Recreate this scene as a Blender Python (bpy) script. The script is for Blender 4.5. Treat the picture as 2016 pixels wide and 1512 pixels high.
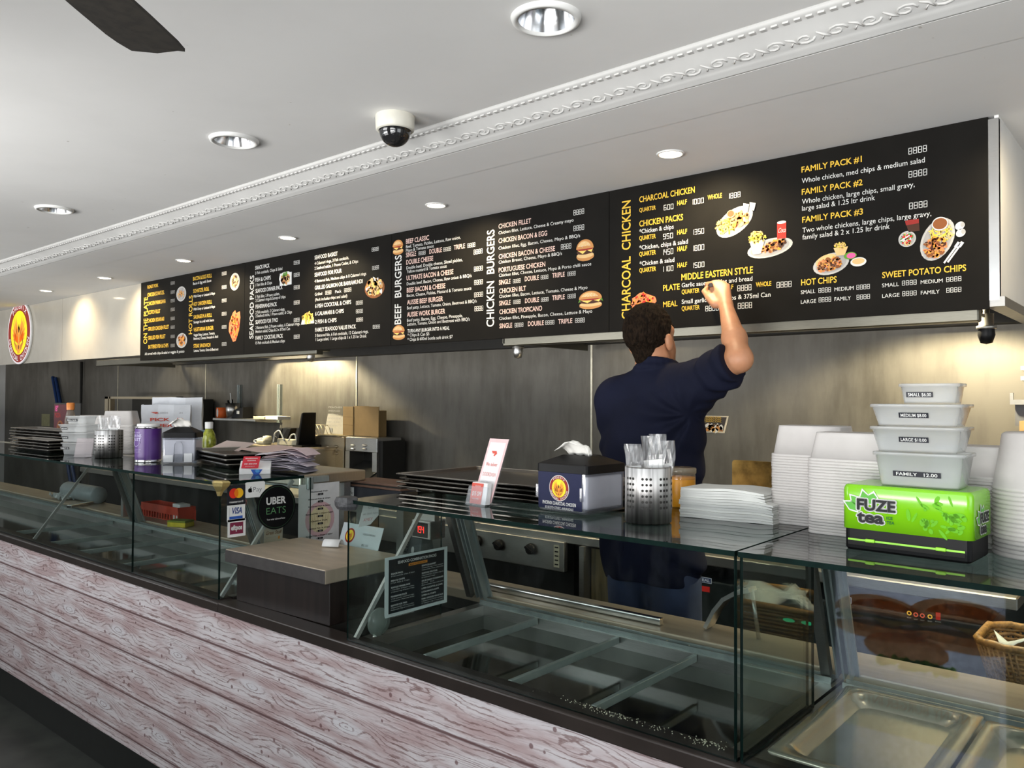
import bpy, bmesh, random, numpy as np
from math import sin, cos, pi, radians, sqrt, floor, hypot, atan2
from mathutils import Vector, Matrix

SC = bpy.context.scene
for _o in list(bpy.data.objects):
    bpy.data.objects.remove(_o)
COL = SC.collection
RND = random.Random(7)
ORD = ['topmost', 'second from the top', 'third from the top', 'fourth from the top', 'fifth from the top', 'sixth from the top', 'seventh from the top', 'eighth from the top', 'ninth from the top', 'tenth from the top'] + ['%dth from the top' % i if i % 10 not in (1, 2, 3) or i in (11, 12, 13) else '%d%s from the top' % (i, {1: 'st', 2: 'nd', 3: 'rd'}[i % 10]) for i in range(11, 40)]

# ------------------------------------------------------------------ camera
FPX, YAW, PITCH, ROLL = 1581.8, 0.70483162, 0.01974559, 0.00442287
EYE = Vector((0, 0, 1.5))
_f = Vector((-sin(YAW) * cos(PITCH), cos(YAW) * cos(PITCH), sin(PITCH)))
_r0 = Vector((cos(YAW), sin(YAW), 0))
_u0 = _r0.cross(_f)
_r = _r0 * cos(ROLL) + _u0 * sin(ROLL)
_u = -_r0 * sin(ROLL) + _u0 * cos(ROLL)
cam = bpy.data.cameras.new('camera')
cam.sensor_fit = 'HORIZONTAL'
cam.sensor_width = 36
cam.lens = 36 * FPX / 2016
cam.clip_start = 0.02
camo = bpy.data.objects.new('camera', cam)
COL.objects.link(camo)
camo.matrix_world = Matrix(((_r.x, _u.x, -_f.x, EYE.x), (_r.y, _u.y, -_f.y, EYE.y), (_r.z, _u.z, -_f.z, EYE.z), (0, 0, 0, 1)))
SC.camera = camo


def at(x, y, ax, v):
    """where the sight line of a photo point meets the plane X, Y or Z = v"""
    d = _f + (x - 1008) / FPX * _r - (y - 756) / FPX * _u
    i = 'XYZ'.index(ax)
    return EYE + d * ((v - EYE[i]) / d[i])


# ------------------------------------------------------------------ world, daylight, exposure
SC.view_settings.view_transform = 'Standard'
SC.view_settings.look = 'None'
SC.view_settings.gamma = 1
SC.view_settings.exposure = 0.14
SC.view_settings.use_curve_mapping = False
SC.cycles.transparent_max_bounces = 40
SC.cycles.max_bounces = 8
SC.cycles.use_denoising = True
SC.cycles.sample_clamp_indirect = 6
SC.cycles.caustics_reflective = False
SC.cycles.caustics_refractive = False

world = bpy.data.worlds.new('world')
SC.world = world
world.use_nodes = True
world.node_tree.nodes['Background'].inputs[0].default_value = (0.75, 0.88, 1.0, 1)
world.node_tree.nodes['Background'].inputs[1].default_value = 0.5


def light(name, kind, loc, energy, color, target=None, **kw):
    l = bpy.data.lights.new(name, kind)
    l.energy = energy
    l.color = color
    for k, v in kw.items():
        setattr(l, k, v)
    o = bpy.data.objects.new(name, l)
    COL.objects.link(o)
    o.location = loc
    if target is not None:
        o.rotation_euler = (Vector(target) - Vector(loc)).to_track_quat('-Z', 'Y').to_euler()
    return o


# daylight of the open shopfront behind the photographer
light('shopfront_daylight', 'AREA', (-3.2, -1.6, 1.7), 300, (0.95, 0.98, 1.0), (-3.2, 2.0, 1.6), shape='RECTANGLE', size=12.5, size_y=3.0)
light('pavement_uplight', 'AREA', (-3.6, -8.5, 0.05), 8400, (1.0, 0.985, 0.96), (-3.6, -8.5, 3.0), shape='RECTANGLE', size=18.0, size_y=7)  # uplight added to brighten the ceiling, standing in for street bounce
light('near_uplight', 'AREA', (-1.2, -2.6, 0.05), 260, (1.0, 0.985, 0.96), (-1.2, -2.6, 3.0), shape='RECTANGLE', size=10.0, size_y=3)  # second uplight added closer in, to even out cornice and ceiling
light('side_daylight', 'AREA', (2.9, 0.7, 1.7), 45, (0.95, 0.98, 1.0), (0.0, 0.9, 1.5), shape='RECTANGLE', size=2.2, size_y=2.2)

# ------------------------------------------------------------------ materials


class N:
    """a node socket with arithmetic"""
    nt = None

    def __init__(s, k):
        s.k = k

    @staticmethod
    def op(o, *a):
        n = N.nt.nodes.new('ShaderNodeMath')
        n.operation = o
        for i, x in enumerate(a):
            if isinstance(x, N):
                N.nt.links.new(x.k, n.inputs[i])
            else:
                n.inputs[i].default_value = x
        return N(n.outputs[0])

    def __add__(s, o): return N.op('ADD', s, o)
    def __radd__(s, o): return N.op('ADD', o, s)
    def __sub__(s, o): return N.op('SUBTRACT', s, o)
    def __rsub__(s, o): return N.op('SUBTRACT', o, s)
    def __mul__(s, o): return N.op('MULTIPLY', s, o)
    def __rmul__(s, o): return N.op('MULTIPLY', o, s)
    def __truediv__(s, o): return N.op('DIVIDE', s, o)
    def fr(s): return N.op('FRACT', s)
    def fl(s): return N.op('FLOOR', s)
    def sin(s): return N.op('SINE', s)
    def ab(s): return N.op('ABSOLUTE', s)
    def pw(s, e): return N.op('POWER', s, e)
    def mn(s, o): return N.op('MINIMUM', s, o)
    def mx(s, o): return N.op('MAXIMUM', s, o)
    def lt(s, o): return N.op('LESS_THAN', s, o)
    def ss(s, a, b):
        n = N.nt.nodes.new('ShaderNodeMapRange')
        n.interpolation_type = 'SMOOTHSTEP'
        N.nt.links.new(s.k, n.inputs[0])
        n.inputs[1].default_value = a
        n.inputs[2].default_value = b
        return N(n.outputs[0])


def coord(scale=(1, 1, 1)):
    nt = N.nt
    tc = nt.nodes.new('ShaderNodeTexCoord')
    mp = nt.nodes.new('ShaderNodeMapping')
    mp.inputs['Scale'].default_value = scale
    nt.links.new(tc.outputs['Object'], mp.inputs[0])
    return mp.outputs[0]


def noise(vec, scale, detail=4, rough=.55):
    n = N.nt.nodes.new('ShaderNodeTexNoise')
    N.nt.links.new(vec, n.inputs['Vector'])
    n.inputs['Scale'].default_value = scale
    n.inputs['Detail'].default_value = detail
    n.inputs['Roughness'].default_value = rough
    return N(n.outputs[0])


def mixc(f, a, b):
    n = N.nt.nodes.new('ShaderNodeMix')
    n.data_type = 'RGBA'
    for i, x in ((0, f), (6, a), (7, b)):
        if isinstance(x, N):
            N.nt.links.new(x.k, n.inputs[i])
        elif hasattr(x, 'is_output'):
            N.nt.links.new(x, n.inputs[i])
        else:
            n.inputs[i].default_value = x if i == 0 else (*x[:3], 1)
    return n.outputs[2]


def new_mat(name):
    m = bpy.data.materials.new(name)
    m.use_nodes = True
    N.nt = m.node_tree
    return m, m.node_tree, m.node_tree.nodes['Principled BSDF']


MATS = {}


def M(name, col=(.5, .5, .5), rough=.5, metal=0., var=0.12, vs=25., emit=0., spec=None, bump=0., bs=60., trans=0., sss=0., stretch=(1, 1, 1), coat=0.):
    """plain procedural material: base colour varied by noise, optional bump"""
    if name in MATS:
        return MATS[name]
    m, nt, b = new_mat(name)
    v = coord(stretch)
    n = noise(v, vs)
    lo = tuple(c * (1 - var) for c in col)
    hi = tuple(min(1, c * (1 + var)) for c in col)
    nt.links.new(mixc(n.ss(.3, .7), lo, hi), b.inputs['Base Color'])
    b.inputs['Roughness'].default_value = rough
    b.inputs['Metallic'].default_value = metal
    if spec is not None:
        b.inputs['Specular IOR Level'].default_value = spec
    if coat:
        b.inputs['Coat Weight'].default_value = coat
        b.inputs['Coat Roughness'].default_value = .12
    if emit:
        b.inputs['Emission Color'].default_value = (*col, 1)
        b.inputs['Emission Strength'].default_value = emit
    if sss:
        b.inputs['Subsurface Weight'].default_value = sss
        b.inputs['Subsurface Radius'].default_value = (.012, .005, .003)
    if bump:
        bp = nt.nodes.new('ShaderNodeBump')
        bp.inputs['Strength'].default_value = bump
        bp.inputs['Distance'].default_value = .01
        nt.links.new(noise(v, bs).k, bp.inputs['Height'])
        nt.links.new(bp.outputs[0], b.inputs['Normal'])
    MATS[name] = m
    return m


def see_through(name, tint, gloss_rough=.02, body=0., body_col=(.9, .9, .9), ior=1.5, smear=0., boost=1.0):
    """clear sheet material: tinted transparency, Fresnel gloss, an optional milky body"""
    if name in MATS:
        return MATS[name]
    m, nt, b = new_mat(name)
    nt.nodes.remove(b)
    out = nt.nodes['Material Output']
    tr = nt.nodes.new('ShaderNodeBsdfTransparent')
    tr.inputs[0].default_value = (*tint, 1)
    gl = nt.nodes.new('ShaderNodeBsdfGlossy')
    gl.inputs['Roughness'].default_value = gloss_rough
    lw = nt.nodes.new('ShaderNodeLayerWeight')
    lw.inputs[0].default_value = .5
    f0 = ((ior - 1) / (ior + 1)) ** 2
    schlick = N(lw.outputs['Facing']).pw(5) * (1 - f0) + f0
    last = tr.outputs[0]
    if body or smear:
        df = nt.nodes.new('ShaderNodeBsdfDiffuse')
        df.inputs[0].default_value = (*body_col, 1)
        tl = nt.nodes.new('ShaderNodeBsdfTranslucent')
        tl.inputs[0].default_value = (*body_col, 1)
        h = nt.nodes.new('ShaderNodeMixShader')
        h.inputs[0].default_value = .45
        nt.links.new(df.outputs[0], h.inputs[1])
        nt.links.new(tl.outputs[0], h.inputs[2])
        mx = nt.nodes.new('ShaderNodeMixShader')
        mx.inputs[0].default_value = body
        if smear:
            nz = noise(coord((3, 3, 1)), 6, 6, .65)
            nt.links.new((nz.ss(.45, .8) * smear + body).k, mx.inputs[0])
        nt.links.new(last, mx.inputs[1])
        nt.links.new(h.outputs[0], mx.inputs[2])
        last = mx.outputs[0]
    mg = nt.nodes.new('ShaderNodeMixShader')
    nt.links.new((schlick * boost).k, mg.inputs[0])
    nt.links.new(last, mg.inputs[1])
    nt.links.new(gl.outputs[0], mg.inputs[2])
    nt.links.new(mg.outputs[0], out.inputs[0])
    MATS[name] = m
    return m


def steel(name, col=(.55, .54, .52), rough=.32, stretch=(1, 1, 30), var=.12, blotch=.1):
    if name in MATS:
        return MATS[name]
    m, nt, b = new_mat(name)
    fine = noise(coord(stretch), 40, 3)
    big = noise(coord((1, 1, 1)), 2.2, 5, .6)
    f = fine * .5 + big * .5
    nt.links.new(mixc(f.ss(.35, .65), tuple(c * (1 - var) for c in col), tuple(c * (1 + var) for c in col)), b.inputs['Base Color'])
    nt.links.new((big * blotch * 2 + (rough - blotch)).k, b.inputs['Roughness'])
    b.inputs['Metallic'].default_value = 1
    MATS[name] = m
    return m


def wood_panel_mat():
    m, nt, b = new_mat('whitewashed_boards')
    tc = nt.nodes.new('ShaderNodeTexCoord')
    sp = nt.nodes.new('ShaderNodeSeparateXYZ')
    nt.links.new(tc.outputs['Object'], sp.inputs[0])
    x, z = N(sp.outputs[0]), N(sp.outputs[2])
    per, h = 0.47, 0.1575
    wob = noise(coord((4, 1, 14)), 1.2, 3) - .5
    row = ((.688 - z) / h)
    r = row.fl()
    v = row.fr() - .5                                   # -.5 .. .5 across a board
    u0 = x / per + r * .63
    u = (u0.fr() - .5) * (per / h)
    odd = ((r * .5).fr() * 2).ss(.4, .6)               # every other board has knots
    kx, kv = u + .1, v - .05
    d = ((kx * .42) * (kx * .42) + kv * kv * (2.2)).pw(.5)
    near = (1 - d.ss(.05, .5)) * (1 - odd * .25)
    straight = v * 11 + wob * 1.3
    rings = d * 14
    nz = noise(coord((6, 1, 40)), 3, 5, .6)
    fld = straight * (1 - near) + rings * near + nz * 1.3
    g = ((fld * 6.283).sin() * .5 + .5)
    fine = noise(coord((5, 1, 160)), 4, 4, .6)
    lines = (1 - g.ss(.0, .22)) * .85 + fine.ss(.55, .68) * .7
    lines = lines.mn(1) * noise(coord((3, 1, 12)), 2.5, 3).ss(.25, .6)
    tone = noise(coord((1.3, 1, 9)), 2.6, 4)
    base = mixc(tone.ss(.35, .62), (.56, .42, .415), (.78, .72, .725))
    core = (1 - d.ss(.06, .3)) * (1 - odd)
    base = mixc(core * .8, base, (.80, .78, .80))
    c1 = mixc((lines * .95).mn(1), base, (.25, .145, .135))
    seam = 1 - (v.ab() - .5).ab().ss(.008, .040)
    c2 = mixc(seam * .95, c1, (.16, .085, .085))
    # small dark nail knots, two per repeat
    def dot(px, pv, rad):
        a = (u0.fr() - px) * (per / h)
        q = v - pv
        return 1 - (a * a + q * q).pw(.5).ss(rad * .55, rad)
    k = dot(.22, .22, .05).mx(dot(.36, -.12, .045)).mx(dot(.30, .24, .03)).mx(dot(.78, -.3, .035))
    c3 = mixc(k * .8, c2, (.19, .09, .09))
    nt.links.new(c3, b.inputs['Base Color'])
    b.inputs['Roughness'].default_value = .36
    b.inputs['Specular IOR Level'].default_value = .4
    return m


def wall_steel_mat():
    m, nt, b = new_mat('stained_steel_sheet')
    big = noise(coord((1, 1, 1)), 1.5, 6, .6)
    smear = noise(coord((5, 1, 1)), 3, 5, .6)
    nt.links.new(mixc((big * .6 + smear * .4).ss(.35, .65), (.095, .086, .07), (.175, .163, .14)), b.inputs['Base Color'])
    b.inputs['Metallic'].default_value = .5
    nt.links.new((smear * .25 + .38).k, b.inputs['Roughness'])
    return m


def ceiling_mat():
    m, nt, b = new_mat('white_ceiling_paint')
    n = noise(coord((1, 1, 1)), 1.1, 5, .6)
    sp = noise(coord((1, 1, 1)), 26, 2, .5)
    c = mixc(n.ss(.3, .7), (.74, .735, .72), (.80, .795, .78))
    c = mixc(sp.ss(.765, .8) * .5, c, (.3, .26, .2))
    nt.links.new(c, b.inputs['Base Color'])
    b.inputs['Roughness'].default_value = .85
    return m


# ------------------------------------------------------------------ mesh builder


class MB:
    """collects shapes (given in world coordinates, stored relative to o) into one mesh"""

    def __init__(s, o=(0, 0, 0)):
        s.bm = bmesh.new()
        s.o = Vector(o)
        s.mats = []

    def mi(s, m):
        if m not in s.mats:
            s.mats.append(m)
        return s.mats.index(m)

    def face(s, pts, m, smooth=False):
        vs = [s.bm.verts.new(Vector(p) - s.o) for p in pts]
        f = s.bm.faces.new(vs)
        f.material_index = s.mi(m)
        f.smooth = smooth
        return f

    def hexa(s, p, m, bevel=0):
        """8 corners: bottom loop then top loop"""
        b = bmesh.new()
        vs = [b.verts.new(Vector(q) - s.o) for q in p]
        for q in ((3, 2, 1, 0), (4, 5, 6, 7), (0, 1, 5, 4), (1, 2, 6, 5), (2, 3, 7, 6), (3, 0, 4, 7)):
            b.faces.new([vs[i] for i in q])
        s._in(b, m, bevel)

    def _in(s, b, m, bevel=0, seg=2, smooth=False):
        bmesh.ops.recalc_face_normals(b, faces=b.faces)
        if bevel:
            bmesh.ops.bevel(b, geom=list(b.edges), offset=bevel, segments=seg, profile=.5, affect='EDGES', clamp_overlap=True)
        k = s.mi(m)
        vm = {}
        for v in b.verts:
            vm[v] = s.bm.verts.new(v.co)
        for f in b.faces:
            try:
                nf = s.bm.faces.new([vm[v] for v in f.verts])
                nf.material_index = k
                nf.smooth = smooth or bool(bevel and seg > 2)
            except ValueError:
                pass
        b.free()

    def box(s, x0, y0, z0, x1, y1, z1, m, bevel=0, seg=2):
        x0, x1 = sorted((x0, x1)); y0, y1 = sorted((y0, y1)); z0, z1 = sorted((z0, z1))
        b = bmesh.new()
        vs = [b.verts.new(Vector(q) - s.o) for q in ((x0, y0, z0), (x1, y0, z0), (x1, y1, z0), (x0, y1, z0), (x0, y0, z1), (x1, y0, z1), (x1, y1, z1), (x0, y1, z1))]
        for q in ((3, 2, 1, 0), (4, 5, 6, 7), (0, 1, 5, 4), (1, 2, 6, 5), (2, 3, 7, 6), (3, 0, 4, 7)):
            b.faces.new([vs[i] for i in q])
        s._in(b, m, bevel, seg)

    def rings(s, rings, m, cap0=True, cap1=True, smooth=True, closed=True):
        """loft a list of point loops"""
        k = s.mi(m)
        R = [[s.bm.verts.new(Vector(p) - s.o) for p in r] for r in rings]
        n = len(R[0])
        for a, b in zip(R, R[1:]):
            for i in range(n if closed else n - 1):
                j = (i + 1) % n
                f = s.bm.faces.new((a[i], a[j], b[j], b[i]))
                f.material_index = k
                f.smooth = smooth
        if cap0 and n > 2:
            f = s.bm.faces.new(R[0][::-1]); f.material_index = k
        if cap1 and n > 2:
            f = s.bm.faces.new(R[-1]); f.material_index = k

    def lathe(s, c, prof, m, seg=32, cap0=False, cap1=False, ax='Z'):
        """profile of (radius, height) about an axis through c"""
        rs = []
        for r, h in prof:
            L = []
            for i in range(seg):
                a = 2 * pi * i / seg
                q = (r * cos(a), r * sin(a), h)
                if ax == 'Y':
                    q = (q[0], h, -q[1])
                if ax == 'X':
                    q = (h, q[0], q[1])
                L.append(Vector(c) + Vector(q))
            rs.append(L)
        s.rings(rs, m, cap0, cap1)

    def tube(s, pts, r, m, seg=8, caps=True):
        pts = [Vector(p) for p in pts]
        rs = []
        up = Vector((0.123, 0.31, 0.94))
        for i, p in enumerate(pts):
            t = (pts[min(i + 1, len(pts) - 1)] - pts[max(i - 1, 0)])
            t = t.normalized() if t.length > 1e-9 else Vector((0, 0, 1))
            a = t.cross(up)
            if a.length < 1e-3:
                a = t.cross(Vector((1, 0, 0)))
            a.normalize()
            b = t.cross(a)
            rr = r[i] if isinstance(r, (list, tuple)) else r
            rs.append([p + (a * cos(2 * pi * k / seg) + b * sin(2 * pi * k / seg)) * rr for k in range(seg)])
        s.rings(rs, m, caps, caps)

    def bar(s, a, b, w, h, m, side=(0, 0, 1), bevel=0):
        """rectangular bar from a to b, w along (axis x side), h along side"""
        a, b = Vector(a), Vector(b)
        t = (b - a).normalized()
        n = t.cross(Vector(side)).normalized() * w / 2
        u = n.cross(t).normalized() * h / 2
        s.hexa([a - n - u, a + n - u, b + n - u, b - n - u, a - n + u, a + n + u, b + n + u, b - n + u], m, bevel)

    def build(s, name, parent=None, smooth_angle=None):
        me = bpy.data.meshes.new(name)
        bmesh.ops.recalc_face_normals(s.bm, faces=s.bm.faces) if smooth_angle == 'fix' else None
        s.bm.to_mesh(me)
        s.bm.free()
        for m in s.mats:
            me.materials.append(m)
        o = bpy.data.objects.new(name, me)
        COL.objects.link(o)
        if parent is not None:
            o.parent = parent
        else:
            o.location = s.o
        return o


def thing(name, label, cat, loc=(0, 0, 0), rz=0, group=None):
    o = bpy.data.objects.new(name, None)
    o.empty_display_size = .05
    COL.objects.link(o)
    o.location = loc
    o.rotation_euler = (0, 0, rz)
    tag(o, label, cat, group)
    return o


def tag(o, label=None, cat=None, group=None, kind=None):
    for k, v in (('label', label), ('category', cat), ('group', group), ('kind', kind)):
        if v:
            o[k] = v
    return o


def dup(root, loc, rz=None, label=None, group=None):
    r = root.copy()
    COL.objects.link(r)
    r.location = loc
    if rz is not None:
        r.rotation_euler = (0, 0, rz)
    if label:
        r['label'] = label
    if group:
        r['group'] = group
    for ch in list(root.children):
        c = ch.copy()
        COL.objects.link(c)
        c.parent = r
        for g in list(ch.children):
            d = g.copy()
            COL.objects.link(d)
            d.parent = c
    return r


def struct(o):
    o['kind'] = 'structure'
    return o


# ------------------------------------------------------------------ flat print: text, segment digits, shapes


class Fr:
    """a flat frame: origin, right, up; printed layers sit just above it"""

    def __init__(s, o, u, v, step=.0004):
        s.o, s.u, s.v = Vector(o), Vector(u).normalized(), Vector(v).normalized()
        s.n = s.u.cross(s.v)
        s.step = step

    def p(s, x, y, k=1):
        return s.o + s.u * x + s.v * y + s.n * (k * s.step)

    def sub(s, x, y, rot=0):
        c, d = cos(rot), sin(rot)
        return Fr(s.o + s.u * x + s.v * y, s.u * c + s.v * d, s.v * c - s.u * d, s.step)


_TXT = {}


def text_mesh(t, bold):
    key = (t, bold)
    if key not in _TXT:
        cu = bpy.data.curves.new('lettering', 'FONT')
        cu.body = t
        cu.size = 1
        cu.resolution_u = 3
        cu.fill_mode = 'FRONT'
        cu.offset = bold
        ob = bpy.data.objects.new('lettering', cu)
        COL.objects.link(ob)
        dg = bpy.context.evaluated_depsgraph_get()
        me = bpy.data.meshes.new_from_object(ob.evaluated_get(dg))
        V = [tuple(v.co) for v in me.vertices]
        F = [tuple(p.vertices) for p in me.polygons]
        bpy.data.objects.remove(ob)
        bpy.data.curves.remove(cu)
        bpy.data.meshes.remove(me)
        _TXT[key] = (V, F)
    return _TXT[key]


CAP = max(v[1] for v in text_mesh('H', 0)[0])


def put_text(mb, fr, t, x, y, h, m, w=None, k=2, bold=0., anchor='l', slant=0.):
    V, F = text_mesh(t, bold)
    if not V:
        return
    x0 = min(v[0] for v in V); x1 = max(v[0] for v in V)
    sy = h / CAP
    sx = (w / (x1 - x0)) if w else sy
    W = (x1 - x0) * sx
    ox = {'l': 0, 'c': -W / 2, 'r': -W}[anchor]
    idx = mb.mi(m)
    vs = [mb.bm.verts.new(fr.p(x + ox + (v[0] - x0) * sx + slant * v[1] * sy, y + v[1] * sy, k) - mb.o) for v in V]
    for f in F:
        try:
            nf = mb.bm.faces.new([vs[i] for i in f])
            nf.material_index = idx
        except ValueError:
            pass


SEG = {'0': 'abcdef', '1': 'bc', '2': 'abged', '3': 'abgcd', '4': 'fgbc', '5': 'afgcd', '6': 'afgedc', '7': 'abc', '8': 'abcdefg', '9': 'abcdfg', ' ': ''}


def put_lcd(mb, fr, t, x, y, w, h, m, k=2):
    n = len(t)
    pit = w / (n - .15)
    dw = pit * .78
    th = max(dw * .17, .0012)
    for i, ch in enumerate(t):
        X = x + i * pit
        q = {'a': (X, y + h - th, X + dw, y + h), 'g': (X, y + h / 2 - th / 2, X + dw, y + h / 2 + th / 2), 'd': (X, y, X + dw, y + th),
             'f': (X, y + h / 2, X + th, y + h), 'e': (X, y, X + th, y + h / 2), 'b': (X + dw - th, y + h / 2, X + dw, y + h), 'c': (X + dw - th, y, X + dw, y + h / 2)}
        for s in SEG[ch]:
            a, b, c, d = q[s]
            e = th * .22
            if s in 'adg':
                a += e; c -= e
            else:
                b += e; d -= e
            mb.face([fr.p(a, b, k), fr.p(c, b, k), fr.p(c, d, k), fr.p(a, d, k)], m)


def put_poly(mb, fr, pts, m, k=1):
    mb.face([fr.p(x, y, k) for x, y in pts], m)


def put_rect(mb, fr, x0, y0, x1, y1, m, k=1):
    put_poly(mb, fr, [(x0, y0), (x1, y0), (x1, y1), (x0, y1)], m, k)


def put_ell(mb, fr, cx, cy, rx, ry, m, k=1, rot=0, seg=24, a0=0, a1=2 * pi, wob=0.):
    pts = []
    full = abs(a1 - a0 - 2 * pi) < 1e-6
    for i in range(seg if full else seg + 1):
        a = a0 + (a1 - a0) * i / seg
        s = 1 + (RND.uniform(-wob, wob) if wob else 0)
        X, Y = rx * cos(a) * s, ry * sin(a) * s
        pts.append((cx + X * cos(rot) - Y * sin(rot), cy + X * sin(rot) + Y * cos(rot)))
    put_poly(mb, fr, pts, m, k)


def put_ring(mb, fr, cx, cy, r0, r1, m, k=1, seg=36):
    for i in range(seg):
        a, b = 2 * pi * i / seg, 2 * pi * (i + 1) / seg
        put_poly(mb, fr, [(cx + r0 * cos(a), cy + r0 * sin(a)), (cx + r1 * cos(a), cy + r1 * sin(a)), (cx + r1 * cos(b), cy + r1 * sin(b)), (cx + r0 * cos(b), cy + r0 * sin(b))], m, k)


def rrect(w, d, r, n=4):
    """rounded rectangle outline centred on 0"""
    P = []
    for cx, cy, a0 in ((w / 2 - r, d / 2 - r, 0), (-w / 2 + r, d / 2 - r, pi / 2), (-w / 2 + r, -d / 2 + r, pi), (w / 2 - r, -d / 2 + r, 1.5 * pi)):
        for i in range(n + 1):
            a = a0 + pi / 2 * i / n
            P.append((cx + r * cos(a), cy + r * sin(a)))
    return P


def ring_at(P, c, z, R=0.):
    ca, sa = cos(R), sin(R)
    return [(c[0] + x * ca - y * sa, c[1] + x * sa + y * ca, z) for x, y in P]


# print inks and common materials
def ink(n, c, e=0.):
    return M('ink_' + n, c, .5, var=.05, emit=e, spec=.2)


I_W, I_Y, I_PK, I_K = ink('white', (.64, .64, .62)), ink('gold', (.74, .46, .05)), ink('pinkish_white', (.66, .47, .42)), ink('black', (.012, .012, .013))
I_R, I_MA, I_YL, I_OR, I_GN = ink('red', (.60, .03, .02)), ink('maroon', (.28, .025, .02)), ink('yellow', (.88, .70, .04)), ink('orange', (.80, .30, .04)), ink('leaf_green', (.10, .26, .03))
I_BR, I_BUN, I_TAN, I_DK = ink('brown', (.22, .075, .022)), ink('bun', (.50, .23, .075)), ink('tan', (.66, .44, .20)), ink('dark_brown', (.06, .022, .012))
I_CHIP, I_PIG, I_BL, I_NV, I_GY = ink('chip_yellow', (.82, .56, .14)), ink('pink', (.70, .10, .30)), ink('blue', (.03, .10, .42)), ink('navy', (.012, .015, .05)), ink('grey', (.35, .35, .35))
I_LG, I_SAL = ink('light_grey', (.62, .63, .64)), ink('salmon', (.80, .22, .09))
I_DIM = ink('dim_white', (.36, .35, .33))
STEEL = steel('brushed_steel')
STEEL_D = steel('dull_steel', (.36, .35, .33), .42)
def cup_steel():
    m, nt, b = new_mat('cup_steel')
    n = noise(coord((14, 14, .6)), 6, 3)
    nt.links.new(mixc(n.ss(.3, .7), (.20, .195, .19), (.52, .51, .50)), b.inputs['Base Color'])
    b.inputs['Metallic'].default_value = 1
    b.inputs['Roughness'].default_value = .42
    b.inputs['Anisotropic'].default_value = .85
    tg = nt.nodes.new('ShaderNodeTangent'); tg.direction_type = 'RADIAL'; tg.axis = 'Z'
    nt.links.new(tg.outputs[0], b.inputs['Tangent'])
    return m


STEEL_CUP = cup_steel()
STEEL_B = steel('bright_steel', (.68, .68, .67), .2, (1, 1, 20), .06, .05)
GLASS = see_through('case_glass', (.925, .96, .945), .015, 0, ior=1.5, smear=.018, body_col=(.8, .85, .82))
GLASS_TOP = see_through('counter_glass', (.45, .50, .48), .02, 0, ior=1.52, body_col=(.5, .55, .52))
GEDGE = M('glass_edge', (.003, .011, .009), .6, var=.3, spec=.05)
BLACKP = M('black_plastic', (.005, .005, .0055), .42, var=.15, spec=.16)
WHITEP = M('white_plastic', (.78, .78, .76), .35, var=.03)
PAPER = M('white_paper', (.80, .80, .79), .75, var=.03)
# ------------------------------------------------------------------ printed pictures and the phoenix roundel


def put_logo(mb, fr, cx, cy, R, words=True, k=1, cols=None):
    W, MA, YL, OR, RD = cols or (I_W, I_MA, I_YL, I_OR, I_BR)
    put_ell(mb, fr, cx, cy, R, R, W, k, seg=40)
    put_ell(mb, fr, cx, cy, R * .945, R * .945, MA, k + 1, seg=40)
    put_ell(mb, fr, cx, cy, R * .70, R * .70, YL, k + 2, seg=40)
    # bird: body, tail and two raised wings of flame feathers
    put_poly(mb, fr, [(cx + R * x, cy + R * y) for x, y in ((-.10, -.66), (.10, -.66), (.13, -.42), (.08, -.18), (.07, .02), (.0, .10), (-.07, .02), (-.08, -.18), (-.13, -.42))], OR, k + 3)
    put_ell(mb, fr, cx, cy + R * .10, R * .075, R * .10, RD, k + 4, seg=12)
    put_poly(mb, fr, [(cx + R * x, cy + R * y) for x, y in ((-.06, .16), (.0, .30), (.03, .18), (.10, .10), (.03, .08))], RD, k + 4)
    for s in (-1, 1):
        for a, b, c in ((.12, .58, .30), (.20, .50, .42), (.28, .36, .50), (.34, .16, .54), (.36, -.02, .54), (.34, -.2, .5)):
            put_poly(mb, fr, [(cx + s * R * x, cy + R * y) for x, y in ((.07, -.34), (a + .10, b * .35 - .16), (c, b), (a - .02, b * .4 - .05), (.07, -.16))], OR, k + 3 + (a > .25))
        put_poly(mb, fr, [(cx + s * R * x, cy + R * y) for x, y in ((.10, -.60), (.26, -.52), (.44, -.28), (.28, -.34), (.12, -.40))], OR, k + 3)
        for a, b in ((.17, .02), (.27, -.12), (.33, -.3), (.2, -.44)):
            put_poly(mb, fr, [(cx + s * R * (a + x), cy + R * (b + y)) for x, y in ((-.01, -.12), (.035, .0), (.05, .14), (.0, .05))], RD, k + 5)
    put_ell(mb, fr, cx, cy - R * .46, R * .05, R * .07, RD, k + 4, seg=10)
    if words:
        for t, rad, a0, a1, up in (('PHOENIX', .83, 128, 52, 1), ('CHARCOAL CHICKEN', .83, 197, 343, -1)):
            n = len(t)
            for i, ch in enumerate(t):
                if ch == ' ':
                    continue
                a = radians(a0 + (a1 - a0) * i / (n - 1))
                f2 = fr.sub(cx + R * rad * cos(a), cy + R * rad * sin(a), a - pi / 2 if up > 0 else a + pi / 2)
                put_text(mb, f2, ch, 0, -R * .07, R * .145, W, k=k + 2, bold=.02, anchor='c')


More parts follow.
